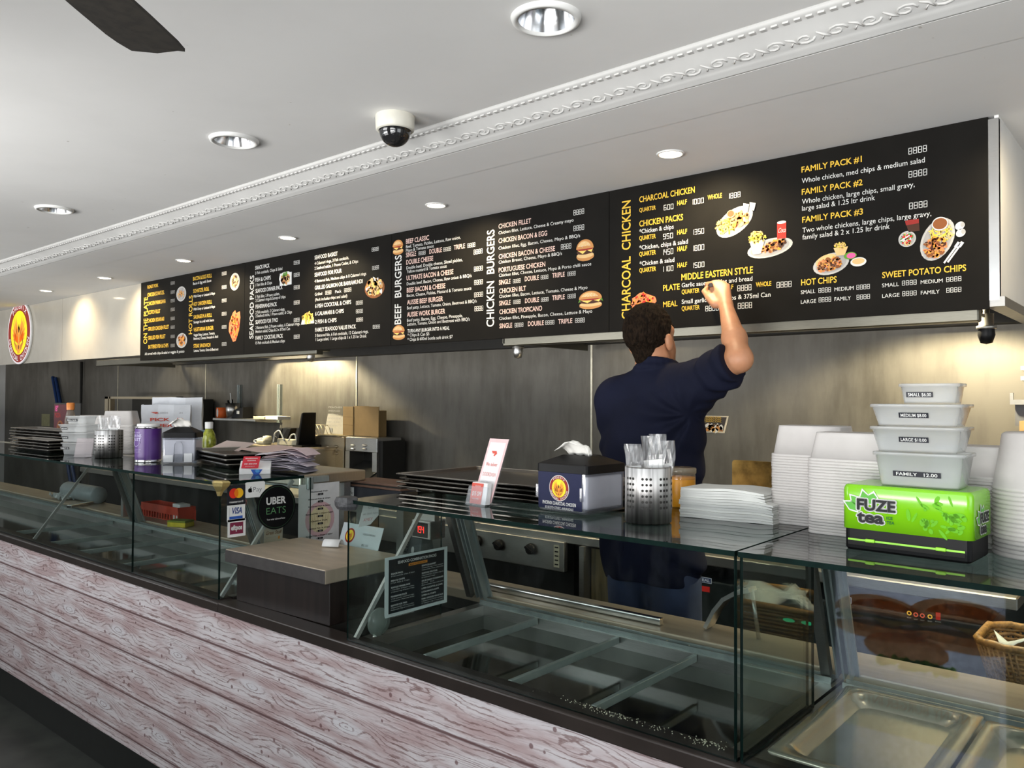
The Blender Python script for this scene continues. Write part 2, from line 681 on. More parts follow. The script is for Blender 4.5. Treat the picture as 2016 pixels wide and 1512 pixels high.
def blobs(mb, fr, cx, cy, rx, ry, cols, n, s, k=3, rot=0, elong=1.6, shape=None):
    """food texture: many small irregular patches inside an ellipse"""
    c, d = cos(rot), sin(rot)
    for i in range(n):
        a, q = RND.uniform(0, 2 * pi), sqrt(RND.random())
        x, y = rx * q * cos(a), ry * q * sin(a)
        x, y = cx + x * c - y * d, cy + x * d + y * c
        r = s * RND.uniform(.6, 1.3)
        put_ell(mb, fr, x, y, r * elong, r, RND.choice(cols), k + i % 5, RND.uniform(0, pi), seg=7, wob=.25)


CHIX = [I_BR, I_OR, I_SAL, I_BUN, I_DK]
CHIP = [I_CHIP, I_TAN, I_YL]


def chips(mb, fr, cx, cy, rx, ry, n, l, k=6):
    for i in range(n):
        a, q = RND.uniform(0, 2 * pi), sqrt(RND.random())
        f2 = fr.sub(cx + rx * q * cos(a), cy + ry * q * sin(a), RND.uniform(0, pi))
        put_rect(mb, f2, -l / 2, -l * .11, l / 2, l * .11, RND.choice([I_CHIP, I_CHIP, I_TAN, I_YL]), k + i % 4)


I_PL, I_PW = ink('plate_white', (.46, .45, .43)), ink('plate_well', (.34, .33, .32))


def plate(mb, fr, cx, cy, rx, ry, rot=0, rim=I_PL, well=I_PW):
    put_ell(mb, fr, cx, cy, rx, ry, rim, 1, rot)
    put_ell(mb, fr, cx, cy, rx * .86, ry * .84, well, 2, rot)


def burger(mb, fr, cx, cy, w, h, green=False, dbl=False, cols=None, k=1):
    BUN, TAN, PAT, CH, GR = cols or (I_BUN, I_TAN, I_DK, I_CHIP, I_GN)
    f = fr.sub(cx, cy)
    put_ell(mb, f, 0, -h * .28, w * .46, h * .2, BUN, k, wob=.02)
    put_ell(mb, f, 0, -h * .22, w * .45, h * .13, TAN, k + 1, wob=.02)
    if green:
        put_poly(mb, f, [(w * .5 * (i / 8 - 1), h * (-.12 + .06 * (i % 2) + RND.uniform(-.03, .03))) for i in range(17)] + [(w * .45, h * .06), (-w * .45, h * .06)], GR, k + 2)
    put_ell(mb, f, 0, -h * .07, w * .45, h * .12, PAT, k + 3, wob=.04)
    put_poly(mb, f, [(-w * .4, h * .02), (-w * .12, -h * .16), (w * .1, h * .0), (w * .34, -h * .12), (w * .42, h * .04)], CH, k + 4)
    put_ell(mb, f, 0, h * .05, w * .42, h * .07, I_MA if not cols else PAT, k + 5, wob=.05)
    put_ell(mb, f, 0, h * .06, w * .46, h * .42, BUN, k + 6, a0=0, a1=pi)
    put_ell(mb, f, -w * .04, h * .12, w * .34, h * .28, TAN if not cols else BUN, k + 7, a0=.2, a1=pi - .2)
    for i in range(14):
        a, q = RND.uniform(.3, pi - .3), RND.uniform(.3, .9)
        put_ell(mb, f, w * .38 * q * cos(a), h * .1 + h * .28 * q * sin(a), w * .016, w * .01, I_W if not cols else TAN, k + 8, seg=6)


# ------------------------------------------------------------------ the setting
MWALL = wall_steel_mat()
MCEIL = ceiling_mat()
MCORN = M('greyed_plaster', (.52, .515, .50), .85, var=.05, vs=5)  # colour greyed below the ceiling paint to offset daylight on the cornice
MFLOOR = M('dark_floor', (.035, .038, .032), .42, var=.35, vs=7)
MWHITE = M('white_wall_paint', (.72, .71, .68), .6, var=.04, vs=4)

YB, YW, ZC, ZS, YS = 2.85, 3.6, 2.447, 2.388, 2.05   # board plane, back wall, ceilings, bulkhead front
XL, XR = -11.5, 3.2

b = MB(); b.box(XL - 2, -13, -.1, XR, YW + .1, 0, MFLOOR); struct(b.build('floor'))
b = MB(); b.box(XL, -.35, ZC, XR, YW + .1, ZC + .1, MCEIL); struct(b.build('ceiling'))
b = MB()
b.box(XL, YW, 0, XR, YW + .1, ZC, MWALL)
wo = struct(b.build('wall_back'))
b = MB()
gap = M('joint_strip', (.60, .56, .44), .35, .8)
for px in (232, 405, 702, 1165):
    x = at(px, 790, 'Y', YW).x
    b.box(x - .006, YW - .004, .9, x + .006, YW, 1.84, gap)
o = b.build('joint_cover_strips', wo); o['kind'] = 'structure'
b = MB(); b.box(XL - .1, -.35, 0, XL, YW, ZC, MWHITE); struct(b.build('wall_left'))
b = MB(); b.box(XR, 1.9, 0, XR + .1, YW, ZC, MWHITE); struct(b.build('wall_right'))
# shopfront: a low wall with a poster window, then the wide opening the daylight comes through
MLOW = M('painted_brick', (.03, .03, .03), .6, var=.3, vs=12)
PX0, PX1 = -1.035, -.475
b = MB()
b.box(XL, -.35, 0, PX0, -.2, .95, MLOW); b.box(PX1, -.35, 0, .6, -.2, .95, MLOW); b.box(PX0, -.35, 0, PX1, -.2, .12, MLOW)
b.box(PX0 - .03, -.33, .93, PX1 + .03, -.22, .95, MLOW)
for x0, x1 in ((-9.6, -8.3), (-5.6, -4.7), (-2.45, -1.55), (.6, 1.5)):  # unseen piers added to break up the daylight in steel reflections
    b.box(x0, -.35, 0, x1, -.2, ZC, MLOW)
b.box(XL, -.35, ZC - .12, XR, -.2, ZC, MWHITE)
for x in (-7.2, -4.4):
    b.box(x, -.33, .95, x + .06, -.24, ZC - .12, BLACKP)
struct(b.build('wall_front'))

# bulkhead: lower ceiling along the kitchen with a fascia and an ornate cornice in front of it
b = MB(); b.box(XL, YS - .001, ZS - .0015, XR, 2.278, ZS + .02, MCEIL); b.box(XL, 2.281, ZS, XR, YW, ZS + .02, MCEIL); b.box(XL, YS, ZS + .02, XR, YS + .01, ZC, MCEIL)
struct(b.build('ceiling_bulkhead'))
b = MB()
prof = [(YS, ZS - .001), (YS - .010, ZS - .001), (YS - .016, ZS + .004), (YS - .024, ZS + .004), (YS - .030, ZS + .009), (YS - .040, ZS + .012), (YS - .058, ZS + .0185), (YS - .076, ZS + .027), (YS - .090, ZS + .037), (YS - .098, ZS + .040), (YS - .108, ZS + .047), (YS - .122, ZS + .050), (YS - .134, ZC), (YS, ZC)]
b.rings([[(XL, y, z) for y, z in prof], [(XR, y, z) for y, z in prof]], MCORN, smooth=True)
# running scroll ornament and dentil bead, raised plaster
x = -7.6
i = 0
while x < .6:
    cy, cz = YS - .058, ZS + .0195
    upv = Vector((0, -.9, .42))
    s = 1 if i % 2 else -1
    pts = [Vector((x, cy, cz)) + Vector((1, 0, 0)) * (.026 - .0018 * t) * cos(s * t * .75) + upv * (.016 - .0011 * t) * sin(s * t * .75) for t in range(12)]
    b.tube(pts, [.0036] * 8 + [.003, .003, .0025, .002], MCORN, 5)
    b.tube([Vector((x + .030, cy, cz)) + upv * .012, Vector((x + .048, cy, cz)) + upv * (.004 * s), Vector((x + .060, cy, cz)) - upv * .013], [.0025, .0042, .0015], MCORN, 5)
    b.tube([Vector((x + .039, cy, cz)) - upv * .014, Vector((x + .049, cy, cz)) - upv * .002], [.003, .0015], MCORN, 5)
    x += .078
    i += 1
x = -6.6
while x < .4:
    b.box(x, YS - .118, ZS + .0445, x + .016, YS - .094, ZS + .051, MCORN)
    x += .029
struct(b.build('trim_1'))
# ------------------------------------------------------------------ bulkhead face: glossy panels and four menu boards
MGLOSS = M('cream_gloss_panel', (.44, .41, .35), .09, var=.06, vs=3, coat=.4)
MBOARD = M('black_board_print', (.0085, .0078, .0068), .55, var=.12, vs=6, spec=.06)
YF = YB - .006
ZT, ZBt = 2.386, 1.788
b = MB()
b.box(XL, YB + .002, 1.83, -7.7, YB + .03, ZT, MGLOSS); b.box(-7.696, YB + .002, 1.83, -6.172, YB + .03, ZT, MGLOSS)
struct(b.build('wall_bulkhead_face'))
FB = Fr((0, YF, 0), (1, 0, 0), (0, 0, 1), .0004)


class Crop:
    """turns marks read off an enlarged part of the photo into places on the board plane"""

    def __init__(s, x0, y0, sc, y=YF):
        s.x0, s.y0, s.s, s.y = x0, y0, sc, y

    def q(s, x, y):
        p = at(s.x0 + x * s.s, s.y0 + y * s.s, 'Y', s.y)
        return p.x, p.z


def row(mb, cr, t, x0, y0, x1, h, m, bold=0.):
    a = cr.q(x0, y0)
    c = cr.q(x1, y0)
    hh = cr.q(x0, y0 - h)[1] - a[1]
    put_text(mb, FB, t, a[0], a[1], hh, m, w=c[0] - a[0], bold=bold)


def lcd(mb, cr, x0, y0, x1, t='8888', h=34, m=None):
    a = cr.q(x0, y0)
    c = cr.q(x1, y0)
    hh = cr.q(x0, y0 - h)[1] - a[1]
    put_lcd(mb, FB, t, a[0], a[1], c[0] - a[0], hh, m or I_W)


def vert(mb, cr, s, x0, x1, yb, yt, m, bold=.012):
    a = cr.q(x0, yb); c = cr.q(x1, yb); d = cr.q(x0, yt)
    f2 = FB.sub(c[0], a[1], pi / 2)
    mb = MB(t.location)
    TITLES.append((t, mb))
    put_text(mb, f2, s, 0, 0, c[0] - a[0], m, w=d[1] - a[1], bold=bold)


def pic(cr, x, y, rx, ry):
    a = cr.q(x, y); c = cr.q(x + rx, y); d = cr.q(x, y - ry)
    global A
    if not PICS or abs(x - PICS[-1][2]) > 0:
        A = MB(t.location)
        PICS.append((t, A, x))
    return FB, a[0], a[1], c[0] - a[0], d[1] - a[1]


PICS = []
TITLES = []
BX = [-6.17, at(481, 620, 'Y', YF).x, at(770, 600, 'Y', YF).x, at(1199, 560, 'Y', YF).x, -.482]
LAB = ['black menu board of gold plate meals and hot rolls beside the cream panel', 'black menu board of seafood packs in white lettering', 'black menu board of beef and chicken burgers',
       'long black menu board of charcoal chicken and family packs above the man']
BD = []
for i in range(4):
    t = thing('menu_board', LAB[i], 'menu board', ((BX[i] + BX[i + 1]) / 2, YB, ZBt), group='menu boards along the bulkhead')
    p = MB(t.location); p.box(BX[i] + .001, YF, ZBt, BX[i + 1] - .001, YB + .004, ZT, MBOARD, .001, 1)
    p.build('panel', t)
    BD.append((t, MB(t.location), MB(t.location), MB(t.location)))

C4, C5, C6, C7 = Crop(270, 380, .253), Crop(740, 350, .248), Crop(1200, 220, .2778), Crop(1540, 220, .2777)
# board one
t, L, P, A = BD[0]
for s, x, y, x1, h in (('ROAST PORK', 82, 745, 165, 25), ('CHICKEN SCHNITZEL', 82, 808, 212, 28), ('CHICKEN PARMIGIANA', 84, 876, 222, 28), ('SCOTCH FILLET', 84, 945, 180, 28), ('CHICKEN SOUVLAKI', 84, 1008, 210, 28),
                       ('GRILLED CHICKEN FILLET', 86, 1073, 247, 28), ('GRILLED FISH FILLET', 86, 1142, 220, 28), ('BATTERED FISH & CHIPS', 88, 1212, 243, 28), ('BACON & EGG ROLL', 436, 682, 582, 28), ('SCHNITZEL ROLL', 438, 778, 560, 28),
                       ('HOT CHICKEN ROLL', 438, 880, 582, 28), ('SAUSAGE IN A ROLL', 440, 980, 582, 28), ('VEGETARIAN BURGER', 440, 1078, 594, 28), ('STEAK SANDWICH', 440, 1205, 570, 28)):
    row(L, C4, s, x, y, x1, h, I_Y, .013)
for s, x, y, x1 in (('All served with chips & salad or veggies & potato', 60, 1262, 368), ('Bacon & Egg with Sauce', 436, 715, 577), ('With Gravy or Lettuce & Mayo', 438, 815, 606), ('With Gravy or Lettuce & Mayo', 438, 915, 606),
                    ('Sausage in a roll with Sauce', 440, 1015, 598), ('Veggie Patty, Lettuce, Tomato,', 440, 1115, 606), ('Beetroot, Cheese, Avocado & Aioli', 440, 1143, 630), ('Lettuce, Tomato, Onion & Beetroot', 442, 1237, 632)):
    row(L, C4, s, x, y, x1, 19, I_W, .012)
vert(L, C4, 'ON THE PLATE', 50, 78, 1175, 815, I_Y)
vert(L, C4, 'HOT ROLLS', 402, 428, 1100, 800, I_Y)
for y in (715, 785, 852, 920, 990, 1058, 1130, 1200):
    lcd(P, C4, 262, y, 293, '888', 24, I_DIM)
for y in (642, 748, 852, 955, 1058, 1190):
    lcd(P, C4, 660, y, 696, '8888', 26, I_W)
for x, y, rx, ry, cols in ((343, 785, 38, 58, [I_TAN, I_GY, I_BUN]), (347, 1148, 42, 58, CHIX), (760, 690, 38, 68, [I_BUN, I_DK, I_TAN])):
    f, X, Z, a, c = pic(C4, x, y, rx, ry)
    plate(A, f, X, Z, a, c)
    blobs(A, f, X, Z, a * .62, c * .62, cols, 40, a * .12)
f, X, Z, a, c = pic(C4, 757, 1035, 46, 122)
put_poly(A, f, [(X + a * x, Z + c * y) for x, y in ((-.2, -1), (.25, -.95), (.8, -.3), (1, .5), (.9, .9), (.3, .8), (.1, 1), (-.3, .85), (-.9, .2), (-.95, -.3))], I_SAL, 1)
blobs(A, f, X, Z, a * .75, c * .78, [I_SAL, I_OR, I_R, I_BUN], 90, a * .12, 2)

# board two
t, L, P, A = BD[1]
vert(L, C4, 'SEAFOOD PACKS', 875, 905, 1135, 645, I_W)
for s, x, y, x1 in (('SNACK PACK', 920, 598, 1030), ('FISH & CHIPS', 920, 692, 1040), ('SEAFOOD DINNER PACK', 922, 778, 1132), ('FISHERMANS PACK', 922, 900, 1088), ('SEAFOOD FOR TWO', 922, 1020, 1095), ('FAMILY COCKTAIL PACK', 922, 1143, 1135),
                    ('SEAFOOD BASKET', 1382, 518, 1560), ('SEAFOOD FOR FOUR', 1382, 652, 1592), ('GRILLED SALMON OR BARRAMUNDI', 1384, 753, 1755), ('6 FISH COCKTAIL & CHIPS', 1386, 895, 1665), ('6 CALAMARI & CHIPS', 1386, 955, 1608), ('2 FISH & CHIPS', 1386, 1018, 1552), ('FAMILY SEAFOOD VALUE PACK', 1386, 1080, 1703)):
    row(L, C4, s, x, y, x1, 29, I_W, .014)
for s, x, y, x1 in (('3 Fish cocktails, Chips & Salad', 920, 635, 1130), ('1 Fish fillet & Chips', 920, 728, 1050), ('1 Fish fillet, 2 Prawn cutlets,', 922, 820, 1110), ('2 Calamari rings & Scoop of chips', 922, 848, 1155), ('2 Fish cocktails, 2 Calamari rings,', 922, 940, 1150),
                    ('2 Seafood sticks, 1 Prawn cutlet, & Chips', 922, 968, 1205), ('2 Battered fish, 2 Prawn cutlets, 6 Calamari rings,', 922, 1060, 1268), ('Medium salad, Chips & 2 x 375ml Can', 922, 1090, 1190), ('15 Fish cocktails & Medium chips', 922, 1178, 1150), ('4 Calamari rings, 3 Fish cocktails,', 1382, 560, 1648),
                    ('2 Seafood sticks, 1 Prawn Cutlet, & Chips', 1382, 598, 1720), ('4 Battered fish, Medium chips & 8 Calamari rings', 1382, 698, 1782), ('Grilled', 1384, 800, 1440), ('Pack', 1542, 780, 1590), ('(Pack includes chips and salad)', 1386, 842, 1635),
                    ('3 Battered fish, 6 Fish cocktails, 12 Calamari rings,', 1386, 1120, 1800), ('1 Large salad, 1 Large chips & 1 x 1.25 ltr Drink', 1390, 1152, 1785)):
    row(L, C4, s, x, y, x1, 22, I_W, .004)
for x, y, x1 in [(1220, y, 1265) for y in (560, 655, 752, 870, 1005, 1135)] + [(1465, 793, 1512), (1612, 773, 1668), (1704, 872, 1757), (1704, 937, 1757), (1706, 1003, 1758), (1827, 457, 1880), (1830, 600, 1882), (1835, 1058, 1890)]:
    lcd(P, C4, x, y, x1, '8888', 30)
f, X, Z, a, c = pic(C4, 1155, 665, 50, 55)
put_rect(A, f, X - a * .9, Z - c * .95, X + a * .95, Z + c * .8, I_LG, 1)
put_ell(A, f, X, Z, a, c, I_W, 2, wob=.06)
blobs(A, f, X, Z, a * .66, c * .66, [I_BUN, I_TAN, I_DK, I_GN], 50, a * .12)
f, X, Z, a, c = pic(C4, 1327, 975, 52, 45)
put_poly(A, f, [(X - a, Z - c), (X + a, Z - c * .95), (X + a * .9, Z + c * .1), (X - a * .8, Z + c * .1)], I_W, 1)
chips(A, f, X, Z + c * .1, a * .8, c * .75, 60, a * .5, 2)
f, X, Z, a, c = pic(C4, 1848, 740, 78, 78)
put_ell(A, f, X, Z, a, c, I_BR, 1)
blobs(A, f, X, Z + c * .1, a * .8, c * .72, [I_CHIP, I_TAN, I_TAN, I_BUN, I_W], 90, a * .12)

# board three
t, L, P, A = BD[2]
vert(L, C5, 'BEEF  BURGERS', 150, 200, 1165, 620, I_W)
vert(L, C5, 'CHICKEN  BURGERS', 880, 938, 1185, 420, I_W)
for s, x, y, x1 in (('BEEF CLASSIC', 240, 525, 422), ('SINGLE', 240, 632, 320), ('DOUBLE', 425, 605, 525), ('TRIPLE', 620, 572, 708), ('DOUBLE CHEESE', 242, 690, 455), ('ULTIMATE BACON & CHEESE', 244, 815, 615), ('BEEF BACON & CHEESE', 246, 912, 552), ('AUSSIE BEEF BURGER', 248, 1008, 533),
                    ('AUSSIE WORK BURGER', 248, 1105, 550), ('CHICKEN FILLET', 975, 405, 1232), ('CHICKEN BACON & EGG', 975, 520, 1360), ('CHICKEN BACON & CHEESE', 976, 645, 1422), ('PORTUGUESE CHICKEN', 976, 752, 1345), ('SINGLE', 978, 850, 1070), ('DOUBLE', 1183, 822, 1295), ('TRIPLE', 1400, 795, 1500),
                    ('CHICKEN BLT', 980, 918, 1192), ('SINGLE', 980, 1015, 1070), ('DOUBLE', 1185, 995, 1296), ('TRIPLE', 1400, 972, 1500), ('CHICKEN TROPICANO', 982, 1083, 1320), ('SINGLE', 982, 1195, 1083), ('DOUBLE', 1208, 1178, 1334), ('TRIPLE', 1448, 1160, 1560)):
    row(L, C5, s, x, y, x1, 36, I_PK, .014)
row(L, C5, 'TURN ANY BURGER INTO A MEAL', 252, 1230, 585, 26, I_W, .014)
for s, x, y, x1 in (('Beef, Tomato, Pickles, Lettuce, Raw onion,', 240, 560, 672), ('Mayo & Tomato sauce', 240, 590, 460), ('Double beef, Double cheese, Sliced pickles,', 244, 728, 688), ('Yellow mustard & Tomato sauce', 246, 758, 562), ('Double beef, Bacon, Cheese, Raw onion & BBQ/s', 246, 855, 760),
                    ('Bacon, Cheese, Pickles, Mustard & Tomato sauce', 246, 948, 758), ('Beef patty, Lettuce, Tomato, Onion, Beetroot & BBQ/s', 248, 1046, 800), ('Beef patty, Bacon, Egg, Cheese, Pineapple,', 248, 1144, 690), ('Lettuce, Tomato, Onion and Beetroot with BBQ/s', 250, 1175, 746), ('* Chips & Can $5', 252, 1262, 425),
                    ('* Chips & 600ml bottle soft drink $7', 252, 1297, 610), ('Chicken fillet, Lettuce, Cheese & Creamy mayo', 975, 450, 1570), ('Chicken fillet, Egg, Bacon, Cheese, Mayo & BBQ/s', 975, 572, 1622), ('Chicken Breast, Cheese, Mayo & BBQ/s', 976, 683, 1478), ('Chicken fillet, Cheese, Lettuce, Mayo & Porto chilli sauce', 978, 788, 1710),
                    ('Chicken fillet, Bacon, Lettuce, Tomato, Cheese & Mayo', 980, 955, 1680), ('Chicken fillet, Pineapple, Bacon, Cheese, Lettuce & Mayo', 980, 1130, 1718)):
    row(L, C5, s, x, y, x1, 24, I_W)
for x, y, x1, h in ((340, 617, 395, 30), (537, 587, 597, 32), (728, 557, 790, 34), (778, 610, 848, 38), (780, 745, 850, 38), (782, 852, 850, 38), (782, 950, 852, 38), (784, 1060, 853, 38), (1570, 300, 1655, 42), (1570, 425, 1655, 42), (1470, 572, 1553, 42), (1090, 838, 1150, 32), (1310, 808, 1370, 32), (1522, 782, 1587, 34),
                    (1092, 1003, 1150, 32), (1312, 985, 1372, 32), (1523, 960, 1588, 34), (1103, 1188, 1172, 34), (1346, 1168, 1418, 34), (1583, 1152, 1660, 36)):
    lcd(P, C5, x, y, x1, '8888', h)
for x, y, rx, ry in ((177, 552, 43, 58), (183, 1228, 50, 58)):
    f, X, Z, a, c = pic(C5, x, y, rx, ry)
    burger(A, f, X, Z, a * 2.1, c * 2.1)
f, X, Z, a, c = pic(C5, 1662, 575, 72, 85)
burger(A, f, X, Z, a * 2.1, c * 2.1)
f, X, Z, a, c = pic(C5, 1705, 970, 100, 75)
burger(A, f, X, Z, a * 2, c * 2, True)

# board four
t, L, P, A = BD[3]
vert(L, C6, 'CHARCOAL  CHICKEN', 88, 148, 1472, 637, I_Y)
for s, x, y, x1, h in (('CHARCOAL CHICKEN', 212, 643, 605, 40), ('QUARTER', 212, 712, 328, 28), ('HALF', 480, 665, 548, 32), ('WHOLE', 696, 625, 797, 32), ('CHICKEN PACKS', 212, 815, 522, 40), ('QUARTER', 212, 912, 328, 30), ('HALF', 480, 872, 550, 32), ('QUARTER', 212, 1025, 329, 30), ('HALF', 482, 990, 550, 32), ('QUARTER', 212, 1140, 330, 30),
                       ('HALF', 482, 1105, 550, 32), ('MIDDLE EASTERN STYLE', 510, 1195, 1017, 44), ('PLATE', 380, 1270, 498, 40), ('QUARTER', 512, 1292, 638, 30), ('HALF', 800, 1262, 878, 30), ('WHOLE', 1038, 1242, 1147, 32), ('MEAL', 380, 1385, 482, 38), ('QUARTER', 512, 1410, 640, 30)):
    row(L, C6, s, x, y, x1, h, I_Y, .014)
for s, x, y, x1 in (('*Chicken & chips', 212, 865, 455), ('*Chicken, chips & salad', 212, 980, 556), ('*Chicken & salad', 214, 1093, 460), ('Garlic sauce, pickles and bread', 512, 1245, 1013), ('Small garlic sauce, chips & 375ml Can', 512, 1362, 1142)):
    row(L, C6, s, x, y, x1, 30, I_W, .006)
for s, x, y, x1, h in (('600', 385, 700, 455, 38), ('1000', 575, 662, 670, 38), ('1888', 832, 620, 930, 38), ('950', 380, 905, 452, 38), ('1350', 580, 875, 672, 38), ('1450', 368, 1018, 453, 40), ('1800', 580, 990, 673, 40), ('1100', 368, 1136, 454, 38), ('1500', 580, 1110, 674, 38), ('8888', 907, 1273, 1008, 42), ('8888', 1185, 1250, 1292, 42), ('8888', 680, 1415, 776, 38), ('8888', 910, 1398, 1012, 42), ('8888', 680, 1290, 776, 38)):
    lcd(P, C6, x, y, x1, s, h)
f, X, Z, a, c = pic(C6, 885, 780, 150, 92)
plate(A, f, X, Z, a * .95, c * .95, .5)
chips(A, f, X - a * .42, Z - c * .25, a * .4, c * .5, 50, a * .3)
blobs(A, f, X + a * .2, Z + c * .1, a * .5, c * .5, [I_BUN, I_SAL, I_OR, I_TAN], 70, a * .07, 4)
put_ell(A, f, X - a * .15, Z + c * .62, a * .2, c * .3, I_TAN, 12); put_ell(A, f, X - a * .15, Z + c * .64, a * .16, c * .24, I_BR, 13)
for dx in (.55, .85):
    put_poly(A, f, [(X + a * (dx + x), Z + c * (.85 + y)) for x, y in ((-.1, -.1), (.1, -.25), (.18, .3), (-.1, .45))], I_LG, 11)
f, X, Z, a, c = pic(C6, 1135, 965, 165, 65)
plate(A, f, X, Z, a, c, .12)
blobs(A, f, X + a * .15, Z + c * .15, a * .58, c * .5, CHIX, 90, a * .055, 4, .25)
put_poly(A, f, [(X + a * x, Z + c * y) for x, y in ((-.72, -.5), (-.38, -.5), (-.2, 1.0), (-.88, 1.0))], I_W, 9)
chips(A, f, X - a * .53, Z + c * 1.35, a * .3, c * .55, 36, a * .28, 10)
put_rect(A, f, X + a * .33, Z + c * .85, X + a * .72, Z + c * 2.6, I_R, 3); put_ell(A, f, X + a * .525, Z + c * 2.6, a * .195, c * .16, I_LG, 4)
put_text(A, f, 'Coca', X + a * .36, Z + c * 1.5, c * .5, I_W, w=a * .33, k=5, slant=.3)
f, X, Z, a, c = pic(C6, 240, 1352, 88, 68)
put_ell(A, f, X, Z, a, c, I_SAL, 1, wob=.1)
blobs(A, f, X, Z, a * .9, c * .9, [I_SAL, I_OR, I_R, I_SAL], 90, a * .09, 2)
for s, x, y, x1, h in (('FAMILY PACK #1', 137, 432, 565, 40), ('FAMILY PACK #2', 139, 590, 570, 40), ('FAMILY PACK #3', 142, 787, 573, 40), ('HOT CHIPS', 135, 1232, 387, 42), ('SWEET POTATO CHIPS', 709, 1180, 1305, 42)):
    row(L, C7, s, x, y, x1, h, I_Y, .014)
for s, x, y, x1 in (('Whole chicken, med chips & medium salad', 139, 508, 1012), ('Whole chicken, large chips, small gravy,', 141, 655, 940), ('large salad & 1.25 ltr drink', 141, 703, 658), ('Two whole chickens, large chips, large gravy,', 144, 858, 1058), ('family salad & 2 x 1.25 ltr drink', 144, 907, 763)):
    row(L, C7, s, x, y, x1, 34, I_W)
for s, x, y, x1 in (('SMALL', 133, 1293, 235), ('MEDIUM', 371, 1273, 507), ('LARGE', 133, 1362, 241), ('FAMILY', 371, 1342, 487), ('SMALL', 708, 1245, 828), ('MEDIUM', 982, 1222, 1138), ('LARGE', 709, 1320, 832), ('FAMILY', 983, 1297, 1116)):
    row(L, C7, s, x, y, x1, 26, I_W)
for x, y, x1, h in ((895, 305, 1028, 46), (896, 470, 1030, 46), (900, 693, 1032, 46), (258, 1285, 347, 34), (527, 1263, 623, 34), (259, 1352, 348, 34), (528, 1333, 624, 34), (850, 1233, 955, 34), (1163, 1208, 1272, 34), (852, 1308, 955, 34), (1164, 1284, 1272, 34)):
    lcd(P, C7, x, y, x1, '8888', h)
f, X, Z, a, c = pic(C7, 345, 1078, 132, 74)
plate(A, f, X, Z, a, c, .2)
put_ell(A, f, X - a * .25, Z + c * .35, a * .6, c * .55, I_TAN, 3, .3)
blobs(A, f, X - a * .05, Z - c * .05, a * .72, c * .6, CHIX + [I_BR], 110, a * .06, 4, .2)
f, X, Z, a, c = pic(C7, 418, 975, 52, 44)
put_poly(A, f, [(X - a, Z + c * .3), (X - a * .55, Z - c), (X + a * .55, Z - c), (X + a, Z + c * .3)], I_TAN, 12)
chips(A, f, X, Z + c * .5, a * .75, c * .5, 40, a * .5, 13)
f, X, Z, a, c = pic(C7, 485, 1022, 46, 26)
put_ell(A, f, X, Z, a, c, I_GN, 12); put_ell(A, f, X + a * .15, Z, a * .7, c * .75, I_PIG, 13)
f, X, Z, a, c = pic(C7, 543, 1065, 57, 32)
put_ell(A, f, X, Z, a, c, I_W, 12); put_ell(A, f, X, Z + c * .15, a * .78, c * .66, I_TAN, 13)
f, X, Z, a, c = pic(C7, 922, 805, 52, 45)
put_poly(A, f, [(X - a, Z + c * .9), (X - a * .5, Z - c), (X + a, Z - c), (X + a * .9, Z + c * .9)], I_DK, 1); put_poly(A, f, [(X - a, Z + c * .9), (X - a * .85, Z + c * .1), (X + a * .9, Z + c * .2), (X + a * .9, Z + c * .9)], I_MA, 2)
f, X, Z, a, c = pic(C7, 886, 902, 63, 56)
plate(A, f, X, Z, a, c); blobs(A, f, X, Z, a * .7, c * .7, [I_GN, I_R, I_TAN, I_W], 50, a * .12)
put_rect(A, f.sub(X - a * .2, Z + c * .1, .5), -a * .6, -a * .08, a * .6, a * .08, I_W, 12)
f, X, Z, a, c = pic(C7, 1100, 905, 112, 172)
plate(A, f, X, Z, a * 1.02, c * .9, -.42)
chips(A, f, X + a * .28, Z + c * .22, a * .75, c * .32, 80, a * .32)
blobs(A, f, X - a * .15, Z - c * .3, a * .72, c * .42, CHIX + [I_BR, I_BUN], 120, a * .09, 8)
put_ell(A, f, X + a * .2, Z + c * .62, a * .52, c * .28, I_W, 14); put_ell(A, f, X + a * .2, Z + c * .62, a * .46, c * .23, I_BR, 15)
for x, y in ((1262, 810), (1268, 860)):
    f, X, Z, a, c = pic(C7, x, y, 36, 36)
    put_ell(A, f, X, Z, a, c * .75, I_LG, 12, .6); put_ell(A, f, X + a * .5, Z + c * .2, a * .4, c * .5, I_GY, 13)
f, X, Z, a, c = pic(C7, 1215, 1000, 100, 75)
for dx, l in ((-.12, 1.0), (.12, .95)):
    put_rect(A, f.sub(X + a * dx, Z, .95), -a * .95 * l, -a * .07, a * .8 * l, a * .07, I_W, 12)
    put_rect(A, f.sub(X + a * dx, Z, .95), a * .5, -a * .13, a * .95, a * .13, I_LG, 13)
for t, L, P, A in BD:
    L.build('lettering', t); P.build('price_digits', t)
for t, q in TITLES:
    q.build('section_title', t)
for t, q, x in PICS:
    q.build('food_picture', t)

# round logo sign standing off the cream panel, lit
c0 = at(38, 655, 'Y', YB - .02)
t = thing('logo_sign', 'round phoenix logo sign with maroon rim on the cream panel', 'sign', (c0.x, YB, c0.z))
p = MB(t.location); RS = .305
p.lathe((c0.x, 0, c0.z), [(RS, YB - .022), (RS, YB + .002)], I_W, 48, True, True, ax='Y'); p.build('backing', t)
p = MB(t.location)
put_logo(p, Fr((0, YB - .022, 0), (1, 0, 0), (0, 0, 1), .0006), c0.x, c0.z, RS, cols=(ink('sign_white', (.8, .75, .78), .25), ink('sign_maroon', (.30, .03, .02), .15), ink('sign_yellow', (.85, .78, .02), .35), ink('sign_orange', (.80, .34, .05), .3), ink('sign_brown', (.26, .06, .01), .05)))
p.build('logo_face', t)
